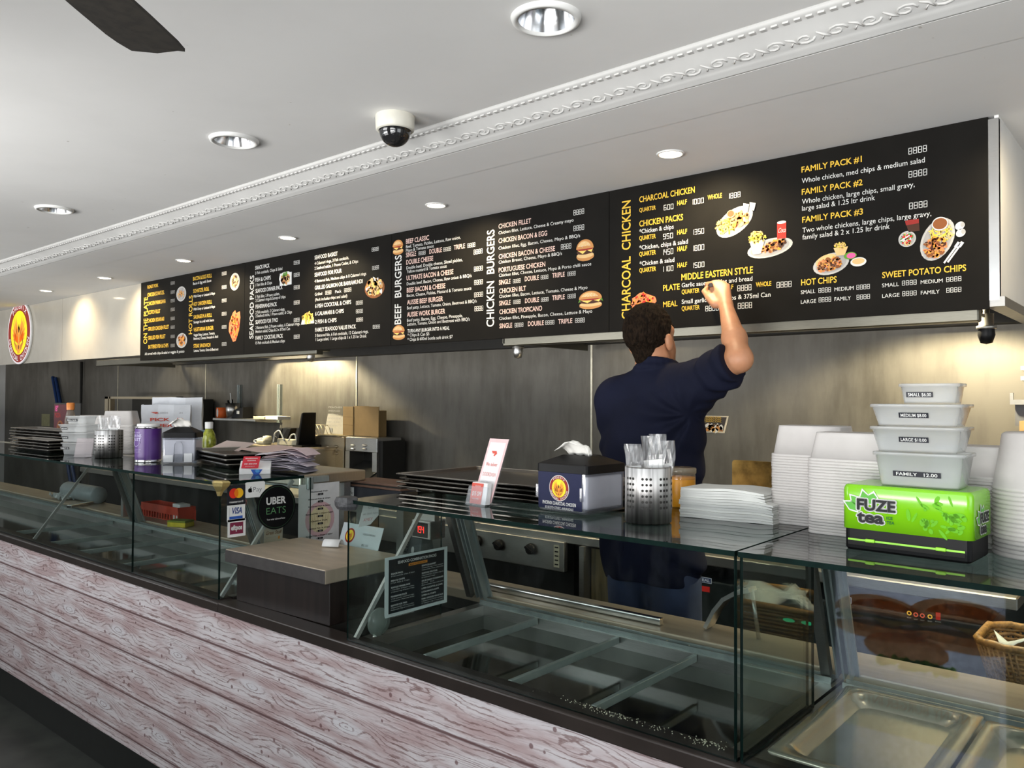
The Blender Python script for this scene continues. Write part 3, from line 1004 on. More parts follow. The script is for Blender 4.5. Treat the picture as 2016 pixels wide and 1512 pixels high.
# ------------------------------------------------------------------ range hood behind the boards
MHOOD = steel('hood_steel', (.20, .19, .155), .38)
MDARK = M('dark_void', (.012, .011, .009), .7)
XH0, XH1, XH2 = -7.0, -3.95, -2.49
XHR = -.455
t = thing('exhaust_hood', 'long stainless steel range hood whose lip runs under the menu boards', 'range hood', (-2.6, 3.2, 1.75))
p = MB(t.location)
p.box(XH0, YB + .035, 1.84, XHR - .012, YB + .05, ZS, MHOOD)
p.box(XHR - .012, YB + .001, 1.815, XHR, YW, ZS, MWHITE)
p.box(XHR - .055, YB - .004, 1.815, XHR, YB + .02, ZS - .01, STEEL_B)
p.build('canopy', t)
p = MB(t.location)
for x0, x1, z0 in ((XH2, XHR - .06, 1.753), (XH0, XH1, 1.765)):
    p.box(x0, YB + .008, z0, x1, YB + .06, z0 + .05, MHOOD, .004, 1)
    p.box(x0, YB + .06, z0 + .02, x1, YB + .11, z0 + .03, MHOOD)
    p.box(x0, YB + .008, z0 + .012, x0 + .012, YW - .06, z0 + .05, MHOOD)
p.box(XH1, YB + .03, 1.80, XH2, YB + .09, 1.83, STEEL_D)
p.bar((XHR - .012, YB, 1.81), (XHR - .012, YW, 1.81), .05, .03, STEEL_D)
p.build('lip', t)
p = MB(t.location); p.box(XH0, YW - .09, 1.80, XHR - .02, YW - .001, 1.93, MDARK); p.build('dark_back_strip', t)  # dark strip along the back wall, inside the hood
# caged lamps hung inside the hood
MLAMP = M('lamp_glass', (.9, .86, .7), .2, emit=2.0)
for px, py, lab, e in ((612, 697, 'small hood lamp under the seafood board', 9), (1020, 686, 'small hood lamp under the chicken burger heading', 1.2), (1942, 648, 'small hood lamp at the end of the charcoal chicken board', 10)):
    c = at(px, py, 'Y', 3.02)
    t = thing('hood_lamp', lab, 'lamp', c, group='lamps under the range hood')
    p = MB(c); p.lathe(c, [(.010, .62), (.010, .05), (.022, .05), (.022, .012), (.03, .01), (.03, 0)], STEEL_D, 16, True, True); p.build('socket', t)
    p = MB(c); p.lathe(c, [(.024, 0), (.026, -.02), (.018, -.045), (.0, -.05)], BLACKP if px == 1942 else STEEL, 16); p.build('cap', t)
WARM = (1.0, .80, .50)
for x, y, e, tx, ty, sz in ((-5.35, 3.10, 95, .24, .50, 102), (-.72, 3.05, 74, .0, .10, 140), (-7.1, 3.1, 6, .1, .4, 110), (-2.3, 3.25, 2.5, .2, .3, 110)):
    light('hood_light', 'SPOT', (x, y, 1.90), e, (1.0, .86, .56), (x + tx, y + ty, 1.25), spot_size=radians(sz), spot_blend=.25, shadow_soft_size=.03)

# ------------------------------------------------------------------ downlights and spots
MREFL = steel('reflector', (.75, .76, .78), .18, (60, 60, 1), .15, .06)
LBL = ['round recessed ceiling downlight over the purple tin end of the case', 'round recessed ceiling downlight between the fan and the dome camera', 'large round recessed ceiling downlight with a ribbed silver bowl nearest the cornice end']
for i, (px, py, R) in enumerate(((107, 411, .088), (461, 275, .088), (1075, 35, .088))):
    c = at(px, py, 'Z', ZC)
    t = thing('ceiling_downlight', LBL[i], 'downlight', c, group='unlit recessed downlights in the main ceiling')
    p = MB(c); p.lathe(c, [(R, 0), (R - .004, -.010), (R - .016, -.012), (R - .018, 0.002)], WHITEP, 40); p.build('rim', t)
    p = MB(c); p.lathe(c, [(R - .018, -.004), (R - .022, .012), (R - .036, .05), (R - .06, .075), (.0, .078)], MREFL, 40); p.build('reflector_bowl', t)
    p = MB(c); p.tube([c + Vector((-.02, 0, .066)), c + Vector((0, -.012, .05)), c + Vector((.022, 0, .066))], .008, WHITEP, 8); p.build('bulb', t)
b = bpy.data.objects['ceiling']
# holes for the bowls: the ceiling slab is cut so the bowls sit in it
cut = MB()
for px, py in ((107, 411), (461, 275), (1075, 35)):
    c = at(px, py, 'Z', ZC)
    cut.lathe((c.x, c.y, ZC), [(.072, -.02), (.072, .085)], MCEIL, 32, True, True)
co = cut.build('ceiling_cutter')
md = b.modifiers.new('holes', 'BOOLEAN'); md.operation = 'DIFFERENCE'; md.object = co; md.solver = 'EXACT'
dg = bpy.context.evaluated_depsgraph_get()
me = bpy.data.meshes.new_from_object(b.evaluated_get(dg))
b.modifiers.clear(); b.data = me
bpy.data.objects.remove(co)

MGLOW = M('spot_glow', (1.0, .86, .62), .4, emit=14)
SPX = [(69, 570), (200, 546), (357, 512), (568, 468), (867, 406), (1321, 303), (2330, 60)]
SL = ['warm recessed spot above the round logo sign', 'warm recessed spot above the cream panel joint', 'warm recessed spot above the hot rolls board', 'warm recessed spot above the seafood board', 'warm recessed spot above the beef burger board', 'warm recessed spot above the charcoal chicken heading', 'warm recessed spot above the open end of the bulkhead']
for i, (px, py) in enumerate(SPX):
    c = at(px, py, 'Z', ZS) if i < 6 else Vector((-.27, 2.55, ZS))
    c.y = 2.555
    t = thing('recessed_spot', SL[i], 'spotlight', c, group='lit spots along the bulkhead')
    p = MB(c); p.lathe(c, [(.050, 0), (.048, -.004), (.042, -.005), (.040, .002)], WHITEP, 28); p.build('ring', t)
    p = MB(c); p.lathe(c, [(.040, -.003), (.0, -.0032)], MGLOW, 28); p.build('lamp_face', t)
    light('spot_beam', 'SPOT', (c.x, c.y, ZS - .012), 34, WARM, (c.x + .03, c.y + .55, 1.6), spot_size=radians(120), spot_blend=.85, shadow_soft_size=.035)

# ------------------------------------------------------------------ dome camera and ceiling fan
c = at(778, 229, 'Z', ZC)
t = thing('dome_camera', 'white dome security camera with black glass bowl on the ceiling', 'security camera', c)
p = MB(c); p.lathe(c, [(.064, 0), (.066, -.004), (.064, -.046), (.060, -.050), (.0, -.050)], M('cream_plastic', (.68, .66, .58), .4, var=.03), 40)
put_text(p, Fr(c + Vector((-.046, -.0475, -.016)), (.72, -.70, 0), (0, 0, 1)), 'vivotek', 0, 0, .006, BLACKP, k=2); p.build('housing', t)
p = MB(c); p.lathe(c, [(.055, -.050)] + [(.052 * cos(a * pi / 16), -.052 - .050 * sin(a * pi / 16)) for a in range(9)], M('smoked_dome', (.015, .015, .016), .06, spec=.8), 40); p.build('dome', t)

MFAN = M('dusty_fan_blade', (.018, .015, .011), .75, var=.4, vs=40)
zf = 2.17
q0, q1 = at(300, 92, 'Z', zf), at(196, 0, 'Z', zf)
dr = (q1 - q0).normalized()
hub = q0 + dr * .64
t = thing('ceiling_fan', 'dark brown ceiling fan blade with dusty edge', 'ceiling fan', (hub.x, hub.y, zf))
for k in range(4):
    a = atan2(-dr.y, -dr.x) + k * pi / 2
    u, v = Vector((cos(a), sin(a), 0)), Vector((-sin(a), cos(a), 0))
    p = MB(t.location)
    L0 = []
    for s, w in ((.14, .050), (.30, .062), (.50, .068), (.60, .069), (.635, .066)):
        L0.append([hub + u * (s + (.022 if w < .067 and s > .6 else 0) * 0) + v * (w * q) + Vector((0, 0, zf - hub.z + .010 * q + h)) for q, h in ((-1, -.003), (0, -.004), (1, -.003), (1, .003), (0, .003), (-1, .003))])
    end = [hub + u * (.66 + dx) + v * (.058 * q) + Vector((0, 0, zf - hub.z + .010 * q + h)) for q, h, dx in ((-1, -.003, -.03), (0, -.004, .0), (1, -.003, .012), (1, .003, .012), (0, .003, .0), (-1, .003, -.03))]
    p.rings(L0 + [end], MFAN, smooth=False)
    bl = p.build('blade', t)
    p = MB(t.location); p.bar(hub + u * .05 + Vector((0, 0, zf - hub.z + .008)), hub + u * .2 + Vector((0, 0, zf - hub.z + .008)), .03, .006, BLACKP); p.build('blade_arm', bl)
p = MB(t.location); p.lathe((hub.x, hub.y, zf), [(.0, -.05), (.07, -.04), (.095, .0), (.095, .05), (.04, .08), (.015, .09), (.015, .20), (.06, .24), (.065, ZC - zf)], BLACKP, 32); p.build('motor', t)

# ------------------------------------------------------------------ counter base
MBAND = M('dark_ledge_steel', (.050, .039, .034), .3, .25, var=.15, vs=6)
MKICK = M('black_kickboard', (.010, .011, .009), .35, var=.2)
MWOOD = wood_panel_mat()
YP = 1.40
CX0, CX1 = -8.2, 1.6
t = thing('service_counter', 'long shop counter clad in whitewashed boards with a dark steel ledge', 'counter', (-2, 1.8, 0))
p = MB(t.location); p.box(CX0, YP, .176, CX1, YP + .012, .798, MWOOD); o = p.build('board_cladding', t)
p = MB(t.location); p.box(CX0, YP + .042, 0, CX1, YP + .06, .2, MKICK); p.build('kickboard', t)
jx = at(431.5, 1190, 'Y', YP).x
p = MB(t.location)
p.box(CX0, YP - .006, .797, jx - .0008, YP + .062, .829, MBAND, .004, 2); p.box(jx + .0008, YP - .006, .797, CX1, YP + .062, .831, MBAND, .004, 2)
p.build('ledge', t)
p = MB(t.location); p.box(CX0, YP + .06, .1, CX1, 2.16, .74, MDARK); p.box(CX0, 2.1, 0, CX1, 2.16, .80, STEEL_D); p.build('carcass', t)
MWTOP = M('worktop_steel', (.46, .38, .285), .42, .35, var=.10, vs=5, stretch=(1, 6, 1))
p = MB(t.location); p.box(CX0, 2.005, .815, CX1, 2.185, .85, MWTOP, .004, 2); p.build('worktop', t)

# ------------------------------------------------------------------ glass display cases
ZG = 1.222
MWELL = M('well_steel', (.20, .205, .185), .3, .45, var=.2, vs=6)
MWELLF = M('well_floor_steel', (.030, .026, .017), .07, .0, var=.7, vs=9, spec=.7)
MDIV = M('divider_steel', (.42, .47, .45), .3, .4, var=.1)
MALU = M('aluminium_track', (.36, .40, .39), .3, .5, var=.15, vs=20, stretch=(1, 1, .1))
MSTRUT = M('strut_steel', (.50, .50, .48), .3, .5, var=.1)


def pane(t, name, p0, p1, p2, p3, th, m=GLASS):
    """glass sheet from four corners, offset th along the normal; big faces clear, edges green"""
    P = [Vector(q) for q in (p0, p1, p2, p3)]
    n = (P[1] - P[0]).cross(P[3] - P[0]).normalized() * th
    Q = [q + n for q in P]
    p = MB(t.location)
    p.face(P[::-1], m); p.face(Q, m)
    for i in range(4):
        j = (i + 1) % 4
        p.face([P[i], P[j], Q[j], Q[i]], GEDGE)
    return p.build(name, t)


def display_case(label, x0, x1, ydeep, joints, dividers, ends, struts, posts, well=True, deep=.072):
    t = thing('display_case', label, 'display case', ((x0 + x1) / 2, 1.7, .83), group='glass display cases on the counter')
    xs = [x0] + joints + [x1]
    for a, c in zip(xs, xs[1:]):
        pane(t, 'front_glass', (a + .0015, YP + .012, .832), (c - .0015, YP + .012, .832), (c - .0015, YP + .012, ZG - .0105), (a + .0015, YP + .012, ZG - .0105), .006 * -1)
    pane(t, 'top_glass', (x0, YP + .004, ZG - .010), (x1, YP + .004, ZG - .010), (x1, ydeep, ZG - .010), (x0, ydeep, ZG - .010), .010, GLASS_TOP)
    for e in ends:
        pane(t, 'end_glass', (e, YP + .014, .832), (e, 1.775, .832), (e, 1.775, ZG - .0105), (e, YP + .014, ZG - .0105), .006)
    p = MB(t.location)
    if not well:
        p.box(x0, YP + .018, .80, x1, 2.004, .8295, STEEL_D)
        p.build('base_plate', t)
        p = MB(t.location)
        for i in range(2):
            p.box(x0 + .01, 1.946 + i * .028, .8295, x1 - .01, 1.951 + i * .028, .842, MALU)
        p.build('door_track', t)
    w0, w1, y0, y1 = x0 + .035, x1 - .035, 1.464, 1.938
    if well:
        p.box(x0, YP + .018, .80, x1, y0, .832, MBAND); p.box(x0, y1, .80, x1, 2.004, .832, STEEL)
        p.box(x0, y0, .80, w0, y1, .832, STEEL); p.box(w1, y0, .80, x1, y1, .832, STEEL)
        zb = .83 - deep
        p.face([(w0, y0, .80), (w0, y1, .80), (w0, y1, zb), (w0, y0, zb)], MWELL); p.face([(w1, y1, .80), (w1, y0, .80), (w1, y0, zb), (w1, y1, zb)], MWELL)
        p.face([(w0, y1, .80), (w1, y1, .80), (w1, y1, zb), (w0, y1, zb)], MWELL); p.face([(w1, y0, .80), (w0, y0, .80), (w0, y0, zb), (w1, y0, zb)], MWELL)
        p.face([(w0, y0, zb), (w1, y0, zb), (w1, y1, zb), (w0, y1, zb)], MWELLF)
        p.build('pan_well', t)
        p = MB(t.location)
        for i in range(4):
            p.box(x0 + .01, 1.946 + i * .014, .832, x1 - .01, 1.951 + i * .014, .846 - (i % 2) * .005, MALU)
        p.box(x0 + .01, 1.944, .831, x1 - .01, 2.0, .836, MALU)
        p.build('door_track', t)
    p = MB(t.location); p.box(x0 + .02, 1.775, 1.165, x1 - .02, 1.80, ZG - .0105, MALU, .002, 1); p.box(x0 + .02, 1.80, 1.19, x1 - .02, 1.87, ZG - .0105, MALU)
    p.build('top_rail', t)
    for d in dividers:
        p = MB(t.location); p.box(d - .006, 1.466, .814, d + .006, 1.936, .8325, MDIV, .001, 1); p.build('divider_bar', t)
    for s in struts:
        p = MB(t.location); p.bar((s, 1.436, .834), (s, 1.712, 1.205), .012, .010, MSTRUT, (1, 0, 0)); p.build('end_strut', t)
    for x in posts:
        p = MB(t.location)
        for i in range(3):
            p.bar((x + .004 + i * .016, 1.985, .846), (x + .004 + i * .016, 1.86, 1.19), .004, .03, MALU, (0, 1, .3))
        p.bar((x + .022, 2.0, .846), (x + .022, 1.875, 1.19), .05, .006, MALU, (0, 1, .3))
        p.bar((x - .018, 1.965, .846), (x - .018, 1.84, 1.19), .022, .02, STEEL, (0, 1, .3))
        p.build('door_post', t)
    return t


LCASE = display_case('empty glass display case carrying the purple tin and cutlery cup', -7.2, -2.475, 1.745, [-4.72, -3.108], [-4.496, -4.049, -3.717, -3.3], [-2.482], [-4.17, -2.5], [-4.3, -3.13, -2.62])
MCASE = display_case('empty glass display case holding up the dark blue napkin box', -1.800, -.652, 2.0, [], [-1.543, -1.250, -1.010], [-1.800, -.658], [-1.85 + .062], [-1.86 + .03])
RCASE = display_case('glass display case with steel trays under the green box', -.646, 1.2, 2.0, [], [], [-.646], [], [-.66], well=False)
MTAPE = M('duct_tape', (.055, .055, .058), .45, .1, var=.2, vs=60, bump=.5, bs=70)
MBRASS = M('brass_corner', (.60, .48, .20), .3, .8, var=.2)
p = MB(LCASE.location)
c = Vector((-2.475, YP + .006, ZG))
p.rings([[c + Vector((a * r + 0.004, b * r * .8, h)) for a, b in ((-1, -.35), (0, -.9), (1.1, -.2), (1.1, 1), (0, .8), (-1, .4))] for r, h in ((.024, .006), (.030, .0), (.026, -.012), (.012, -.03), (.007, -.045))], MBRASS, smooth=False)
p.build('corner_guard', LCASE)
p = MB(MCASE.location)
c = Vector((-1.798, YP + .01, ZG))
p.rings([[c + Vector((a * r * 1.2, b * r, h)) for a, b in ((-1, -.8), (-.2, -1.1), (.9, -.9), (1.2, .3), (.6, 1), (-.7, .9), (-1.15, .2))] for r, h in ((.014, .008), (.022, .006), (.026, -.006), (.025, -.018), (.020, -.028), (.009, -.031))], MTAPE, smooth=False)
p.build('corner_tape', MCASE)
# crumbs left along the front of the case
p = MB(MCASE.location)
MCRUMB = M('crumb', (.62, .58, .45), .8)
for i in range(230):
    x = RND.choice([RND.gauss(-.93, .10), RND.gauss(-.97, .05), RND.uniform(-1.06, -.72), RND.gauss(-.73, .02)])
    if not -1.75 < x < -.69:
        continue
    y = RND.choice([RND.gauss(1.452, .006), RND.gauss(1.45, .01)])
    r = RND.uniform(.0006, .0016)
    p.lathe((x, max(1.43, y), .8335), [(r, 0), (r * .7, r), (0, r * 1.1)], MCRUMB, 5)
for i in range(60):
    x, y, r = RND.uniform(-1.75, -.7), RND.uniform(1.95, 2.0), RND.uniform(.001, .004)
    p.lathe((x, y, .838), [(r, 0), (r * .7, r), (0, r * 1.1)], MCRUMB, 5)
o = p.build('crumbs', MCASE); o['kind'] = 'stuff'

# low pay shelf between the cases
MBROWN = M('dark_woodgrain', (.017, .011, .009), .4, var=.35, vs=40, stretch=(1, 1, .05))
ang = atan2(1.448 - 1.425, -1.943 + 2.448)
t = thing('pay_shelf', 'low pay counter with a steel top and dark brown woodgrain body between the two cases', 'counter', (-2.2, 1.44, .83), ang * .6)
p = MB(); p.box(-.262, -.006, .128, .262, .30, .170, MWTOP, .003, 2); p.box(-.261, -.008, .129, .261, -.005, .168, M('pay_edge', (.12, .11, .105), .32, .5, var=.12), .001, 1); p.build('steel_top', t)
p = MB(); p.box(-.235, .020, .0, .250, .27, .128, MBROWN, .002, 1); p.build('body', t)

# steel topped bench end behind the case
t = thing('steel_bench', 'raised steel bench carrying trays and paper slips behind the case', 'bench', (-3.6, 1.9, .83))
p = MB(t.location); p.box(-4.6, 1.752, ZG - .045, -2.512, 2.06, ZG - .002, steel('bench_steel', (.66, .62, .53), .33, (1, 20, 1), .08, .06), .005, 2); p.box(-5.4, 2.04, ZG - .045, -3.35, 2.26, ZG - .002, steel('bench_steel'), .005, 2); p.build('top', t)
for x in (-2.575, -4.5):
    p = MB(t.location); p.box(x, 1.98, .85, x + .03, 2.01, 1.178, STEEL); p.build('leg', t)
# ------------------------------------------------------------------ plastic tubs, stacks, cups
T = ZG
TUB = see_through('clear_tub_plastic', (.97, .98, .98), .12, .30, (.92, .93, .93), ior=1.45)
STACKP = M('milky_tub_plastic', (.53, .505, .485), .4, var=.03, sss=.0)
CLEAR = see_through('clear_acrylic', (.95, .96, .97), .03, .06, (.85, .87, .9), ior=1.45)
FILM = see_through('crinkled_film', (.96, .96, .96), .08, .12, (.9, .9, .9), ior=1.5, boost=1.2)
LBLK = M('label_black', (.015, .016, .022), .3, var=.05)


def tub_mesh(p, w, d, h, m, taper=.8, r=.02, th=.0012, c=(0, 0, 0), rim=.006, inv=False):
    """rectangular takeaway tub, open with a turned rim; inv = upside down"""
    P = rrect(1, 1, r / w, 4)

    def L(s, z, inset=0.):
        W, D = w * s - 2 * inset, d * (1 - (1 - s) * w / d) - 2 * inset
        return [(c[0] + x * W, c[1] + y * D, c[2] + ((h - z) if inv else z)) for x, y in P]
    t1 = taper + (1 - taper) * .06
    rs = [L(taper, 0), L(t1, .004), L(1 - rim / w * 1.2, h - .006), L(1, h - .006), L(1.004, h - .001), L(.995, h), L(1 - rim / w * 1.6, h - .001), L(t1, .006, th), L(taper, th + .001, th)]
    p.rings(rs if not inv else [q[::-1] for q in rs], m)


def tub(name, label, c, rz, w, d, h, text=None, tw=.05, tz=.5, tx=0., th=.011, taper=.8, group=None, m=TUB):
    t = thing(name, label, 'plastic container', c, rz, group)
    p = MB(); tub_mesh(p, w, d, h, m, taper); p.build('tub', t)
    if text:
        yb = -(d / 2) * (1 - (1 - (taper + (1 - taper) * tz)) * w / d)
        sl = (1 - taper) * w / 2 / h
        f = Fr((tx, yb - .0012, h * tz), (1, 0, 0), (0, -sl, 1), .0005)
        p = MB(); put_rect(p, f, -tw / 2, -th / 2, tw / 2, th / 2, LBLK, 1); put_text(p, f, text, 0, -th * .3, th * .58, I_W, k=2, bold=.012, anchor='c', w=tw * .86); p.build('price_label', t)
    return t


# four sizes standing on the green box
fam = [('FAMILY   12.00', .170, .112, .062, 1.3455, .080, .38, 'large clear family size tub labelled FAMILY on top of the green box', -.376), ('LARGE $10.00', .172, .114, .046, 1.4085, .050, .5, 'clear tub labelled LARGE, second up on the green box', -.380), ('MEDIUM $8.00', .171, .114, .040, 1.4555, .050, .5, 'shallow clear tub labelled MEDIUM, third up on the green box', -.380), ('SMALL $6.00', .112, .085, .0365, 1.4965, .045, .45, 'smallest clear tub labelled SMALL at the top of the tower', -.361)]
for tx, w, d, h, z, tw, tz, lab, X in fam:
    tub('plastic_tub', lab, (X - .006, 1.62, z), -.03, w * .91, d * .92, h, tx, tw, tz, -.012 if 'SMALL' in tx else 0, .010, .84, 'labelled tubs on the green box')

# same sizes on the far case
LT = at(152, 896, 'Z', T) + Vector((-.04, .03, 0))
for i, (w, d, h, z, X, tw, tz, lab) in enumerate(((.150, .112, .060, 0, -3.995, .050, .55, 'clear tub at the bottom of the labelled tower by the cutlery cup'), (.166, .112, .046, .062, -3.995, .034, .5, 'clear tub second up in the labelled tower by the cutlery cup'), (.172, .112, .040, .109, -4.005, .034, .5, 'wide clear tub third up in the labelled tower by the cutlery cup'), (.125, .09, .040, .150, -3.985, .065, .5, 'small clear tub at the top of the tower by the cutlery cup'))):
    tub('plastic_tub', lab, (LT.x + (X + 3.995), LT.y, T + z), .45, w, d, h, ('FAMILY 12', 'LARGE', 'MEDIUM', 'SMALL $6.00')[i], tw, tz, -.045 if i < 3 else -.02, .012, .84, 'labelled tubs by the cutlery cup')


def tub_stack(c, rz, w, d, h, n, pitch, name, label, cat, group, z0=0, round_=False, taper=.84):
    """nested upside-down tubs, every one an object"""
    p = MB()
    if round_:
        p.lathe((0, 0, 0), [(w / 2, 0), (w / 2 + .002, .003), (w / 2 - .001, .006), (w / 2 * taper, h - .004), (w / 2 * taper - .006, h), (0, h), ], STACKP, 32)
    else:
        tub_mesh(p, w, d, h, STACKP, taper, inv=True, r=.022)
    o = p.build(name); o.location = (c[0], c[1], c[2] + z0); o.rotation_euler = (0, 0, rz)
    tag(o, label.format(ORD[n - 1] if n > 1 else 'topmost'), cat, group)
    for i in range(1, n):
        q = o.copy(); COL.objects.link(q)
        q.location = (c[0] + RND.uniform(-.0007, .0007), c[1] + RND.uniform(-.0007, .0007), c[2] + z0 + i * pitch)
        q.rotation_euler = (0, 0, rz + RND.uniform(-.008, .008))
        q['label'] = label.format(ORD[n - 1 - i])


S1 = 'milky tub {} in the nested stack beside the white napkins'
S2 = 'milky tub {} in the nested stack touching the green box'
S3 = 'milky tub {} in the stack half hidden behind the green box'
S4 = 'round white tub {} in the stack beyond the green box'
tub_stack((-.662, 1.845, T), -.02, .165, .118, .070, 26, .0061, 'stacked_tub', S1, 'plastic container', 'nested tubs beside the napkins')
tub_stack((-.545, 1.76, T), -.03, .168, .118, .060, 26, .0061, 'stacked_tub', S2, 'plastic container', 'nested tubs touching the green box')
tub_stack((-.335, 1.80, T), -.02, .150, .112, .062, 26, .0052, 'stacked_tub', S3, 'plastic container', 'nested tubs behind the green box')
tub_stack((-.212, 1.735, T), 0, .158, .158, .105, 16, .0079, 'round_tub', S4, 'plastic container', 'round tubs beyond the green box', round_=True, taper=.80)
tub_stack((*at(190, 886, 'Z', T).xy, T), .6, .185, .12, .075, 18, .0065, 'stacked_tub', 'milky tub {} in the nested stack behind the labelled tower', 'plastic container', 'nested tubs behind the labelled tower', taper=.80)
tub_stack((*at(238, 892, 'Z', T).xy, T), .75, .165, .115, .075, 22, .0066, 'stacked_tub', 'milky tub {} in the taller stack behind the cutlery cup', 'plastic container', 'nested tubs behind the cutlery cup', taper=.80)

# ------------------------------------------------------------------ green straw dispenser box
t = thing('straw_dispenser', 'bright green and black ice tea straw dispenser box holding a tower of tubs', 'dispenser', (-.398, 1.625, T), -.055)
MGREEN = M('lime_green_gloss', (.19, .52, .008), .22, var=.03, coat=.4)
MGREEN2 = ink('green_pattern', (.12, .42, .006))
w, d = .222, .128
p = MB()
P = rrect(w, d, .014, 5)
def RR(s, z): return [(x * s, y * s, z) for x, y in P]
p.rings([RR(1, .040), RR(1.0, .108), RR(.993, .116), RR(.97, .121), RR(.94, .1225)], MGREEN, smooth=True); p.build('green_cover', t)
p = MB(); P = rrect(w * .965, d * .95, .010, 4)
p.rings([RR(.97, 0), RR(1, .004), RR(1, .041)], BLACKP, smooth=False); p.build('black_base', t)
p = MB()
f = Fr((0, -d * .475 - .0008, 0), (1, 0, 0), (0, 0, 1), .0005)
LIME = M('lime_slot', (.35, .80, .05), .35, var=.05)
put_rect(p, f, -.100, .018, .098, .0215, LIME, 1); put_rect(p, f, -.100, .010, .098, .018, MDARK, 1)
for x in (-.068, .052):
    p.box(x, -d * .475 - .006, .017, x + .017, -d * .475, .0235, LIME, .002)
p.build('straw_slot', t)
p = MB()
f = Fr((0, -d / 2 - .0006, 0), (1, 0, 0), (0, 0, 1), .0004)
for i in range(46):
    x, y = RND.uniform(.0, .098), RND.uniform(.044, .106)
    if x < .03 and RND.random() < .6: continue
    put_ell(p, f, x, y, RND.uniform(.003, .011), RND.uniform(.0015, .0045), MGREEN2, 1, RND.uniform(0, pi), 12)
def fuze(p, f, s):
    for a, b, l, wd in ((-.040, .068, .026, 155), (-.036, .074, .024, 135), (-.026, .078, .024, 105), (-.017, .079, .020, 80)):
        g = f.sub(a * s, b * s, radians(wd))
        put_poly(p, g, [(-.004 * s, -.006 * s), (.010 * s, -.009 * s), (l * s, 0), (.010 * s, .009 * s), (-.004 * s, .006 * s)], I_W, 2)
        put_poly(p, g, [(-.002 * s, -.004 * s), (.010 * s, -.0068 * s), ((l - .004) * s, 0), (.010 * s, .0068 * s), (-.002 * s, .004 * s)], ink('leaf_bright', (.10, .38, .05)), 3)
    for dx, dy in ((-1, 0), (1, 0), (0, 1), (0, -1), (.7, .7), (-.7, .7), (.7, -.7), (-.7, -.7)):
        put_text(p, f, 'FUZE', (-.040 + dx * .0022) * s, (.067 + dy * .0022) * s, .0165 * s, I_W, w=.060 * s, k=4, bold=.03)
        put_text(p, f, 'tea', (-.040 + dx * .0022) * s, (.047 + dy * .0022) * s, .0175 * s, I_W, w=.042 * s, k=4, bold=.03)
    put_text(p, f, 'FUZE', -.040 * s, .067 * s, .0165 * s, I_K, w=.060 * s, k=6, bold=.035)
    put_text(p, f, 'tea', -.040 * s, .047 * s, .0175 * s, I_K, w=.042 * s, k=6, bold=.035)
    put_text(p, f, 'ICE', .006 * s, .0545 * s, .0045 * s, ink('deep_green', (.01, .12, .02)), k=5, bold=.02); put_text(p, f, 'TEA', .006 * s, .0475 * s, .0045 * s, ink('deep_green', (.01, .12, .02)), k=5, bold=.02)
fuze(p, f.sub(-.036, .001), 1.14)
fuze(p, Fr((w / 2 + .0006, 0, 0), (0, 1, 0), (0, 0, 1), .0004).sub(.012, .004), .95)
p.build('brand_print', t)

# ------------------------------------------------------------------ napkin dispensers
MSMOKE = see_through('dispenser_plastic', (.90, .91, .95), .06, .14, (.72, .74, .82), ior=1.5)
MNAP = M('napkin_paper', (.80, .775, .72), .85, var=.03)


def napkin_box(label, loc, rz, w, d, h, front):
    t = thing('napkin_dispenser', label, 'napkin dispenser', loc, rz, 'table napkin dispensers')
    p = MB()
    P = rrect(w, d, .010, 3)
    def R2(s, z): return [(x * s, y * s, z) for x, y in P]
    p.rings([R2(.94, .004), R2(.96, .008), R2(.985, h * .76), R2(.965, h * .76), R2(.94, .012)], MSMOKE, smooth=False); p.build('clear_body', t)
    p = MB()
    p.rings([R2(1, h * .735), R2(1.01, h * .74), R2(1.0, h * .88), [(x, y * .92, h * .885 + .010 * (1 - (2 * x / w) ** 2)) for x, y in P], [(x * .5, y * .35, h * 1.02 + .008 * (1 - (2 * x / w) ** 2)) for x, y in P]], BLACKP, smooth=False); p.build('black_lid', t)
    p = MB(); p.box(-w * .46, -d * .44, .014, w * .46, d * .44, h * .70 * .98, MNAP, .004); p.build('napkin_block', t)
    p = MB()
    # tissue pulled through the slot: a folded, drooping sheet
    nx, ny = 12, 9
    G = []
    for j in range(ny):
        v = j / (ny - 1)
        rw = []
        for i in range(nx):
            q = i / (nx - 1) - .5
            x = q * w * (.42 + .30 * v) - w * .06 * v
            y = d * (.06 * sin(q * 7) * v - .18 * v)
            z = h * 1.01 + h * .26 * sin(min(1, v * 1.25) * pi * .62) * (1 - 1.6 * q * q) - h * .10 * v * v * (abs(q) * 2) ** 1.5 + .004 * sin(q * 15 + v * 3)
            rw.append((x, y, z))
        G.append(rw)
    p.rings(G, MNAP, False, False, True, False)
    o = p.build('napkin', t)
    md = o.modifiers.new('thick', 'SOLIDIFY'); md.thickness = .0012
    front(t, w, d, h)
    return t


def front_dark(t, w, d, h):
    p = MB()
    f = Fr((0, -d / 2 + .0025, 0), (1, 0, 0), (0, -.02, 1), .0005)
    put_rect(p, f, -w * .46, .010, w * .40, h * .735, I_NV, 1)
    put_logo(p, f, -w * .035, h * .455, h * .235, k=2)
    put_text(p, f, 'PHOENIX CHARCOAL CHICKEN', -w * .04, h * .148, h * .058, I_W, w=w * .66, k=2, anchor='c', bold=.02)
    put_text(p, f, '85 BOOTH STREET, ANNANDALE', -w * .04, h * .072, h * .044, I_W, w=w * .56, k=2, anchor='c', bold=.015)
    p.build('logo_card', t)
    for x in (-w * .47, w * .40):
        q = MB(); q.box(x - .004, -d / 2 - .003, h * .25, x + .004, -d / 2 + .004, h * .5, MSMOKE, .001, 1); q.build('clip', t)


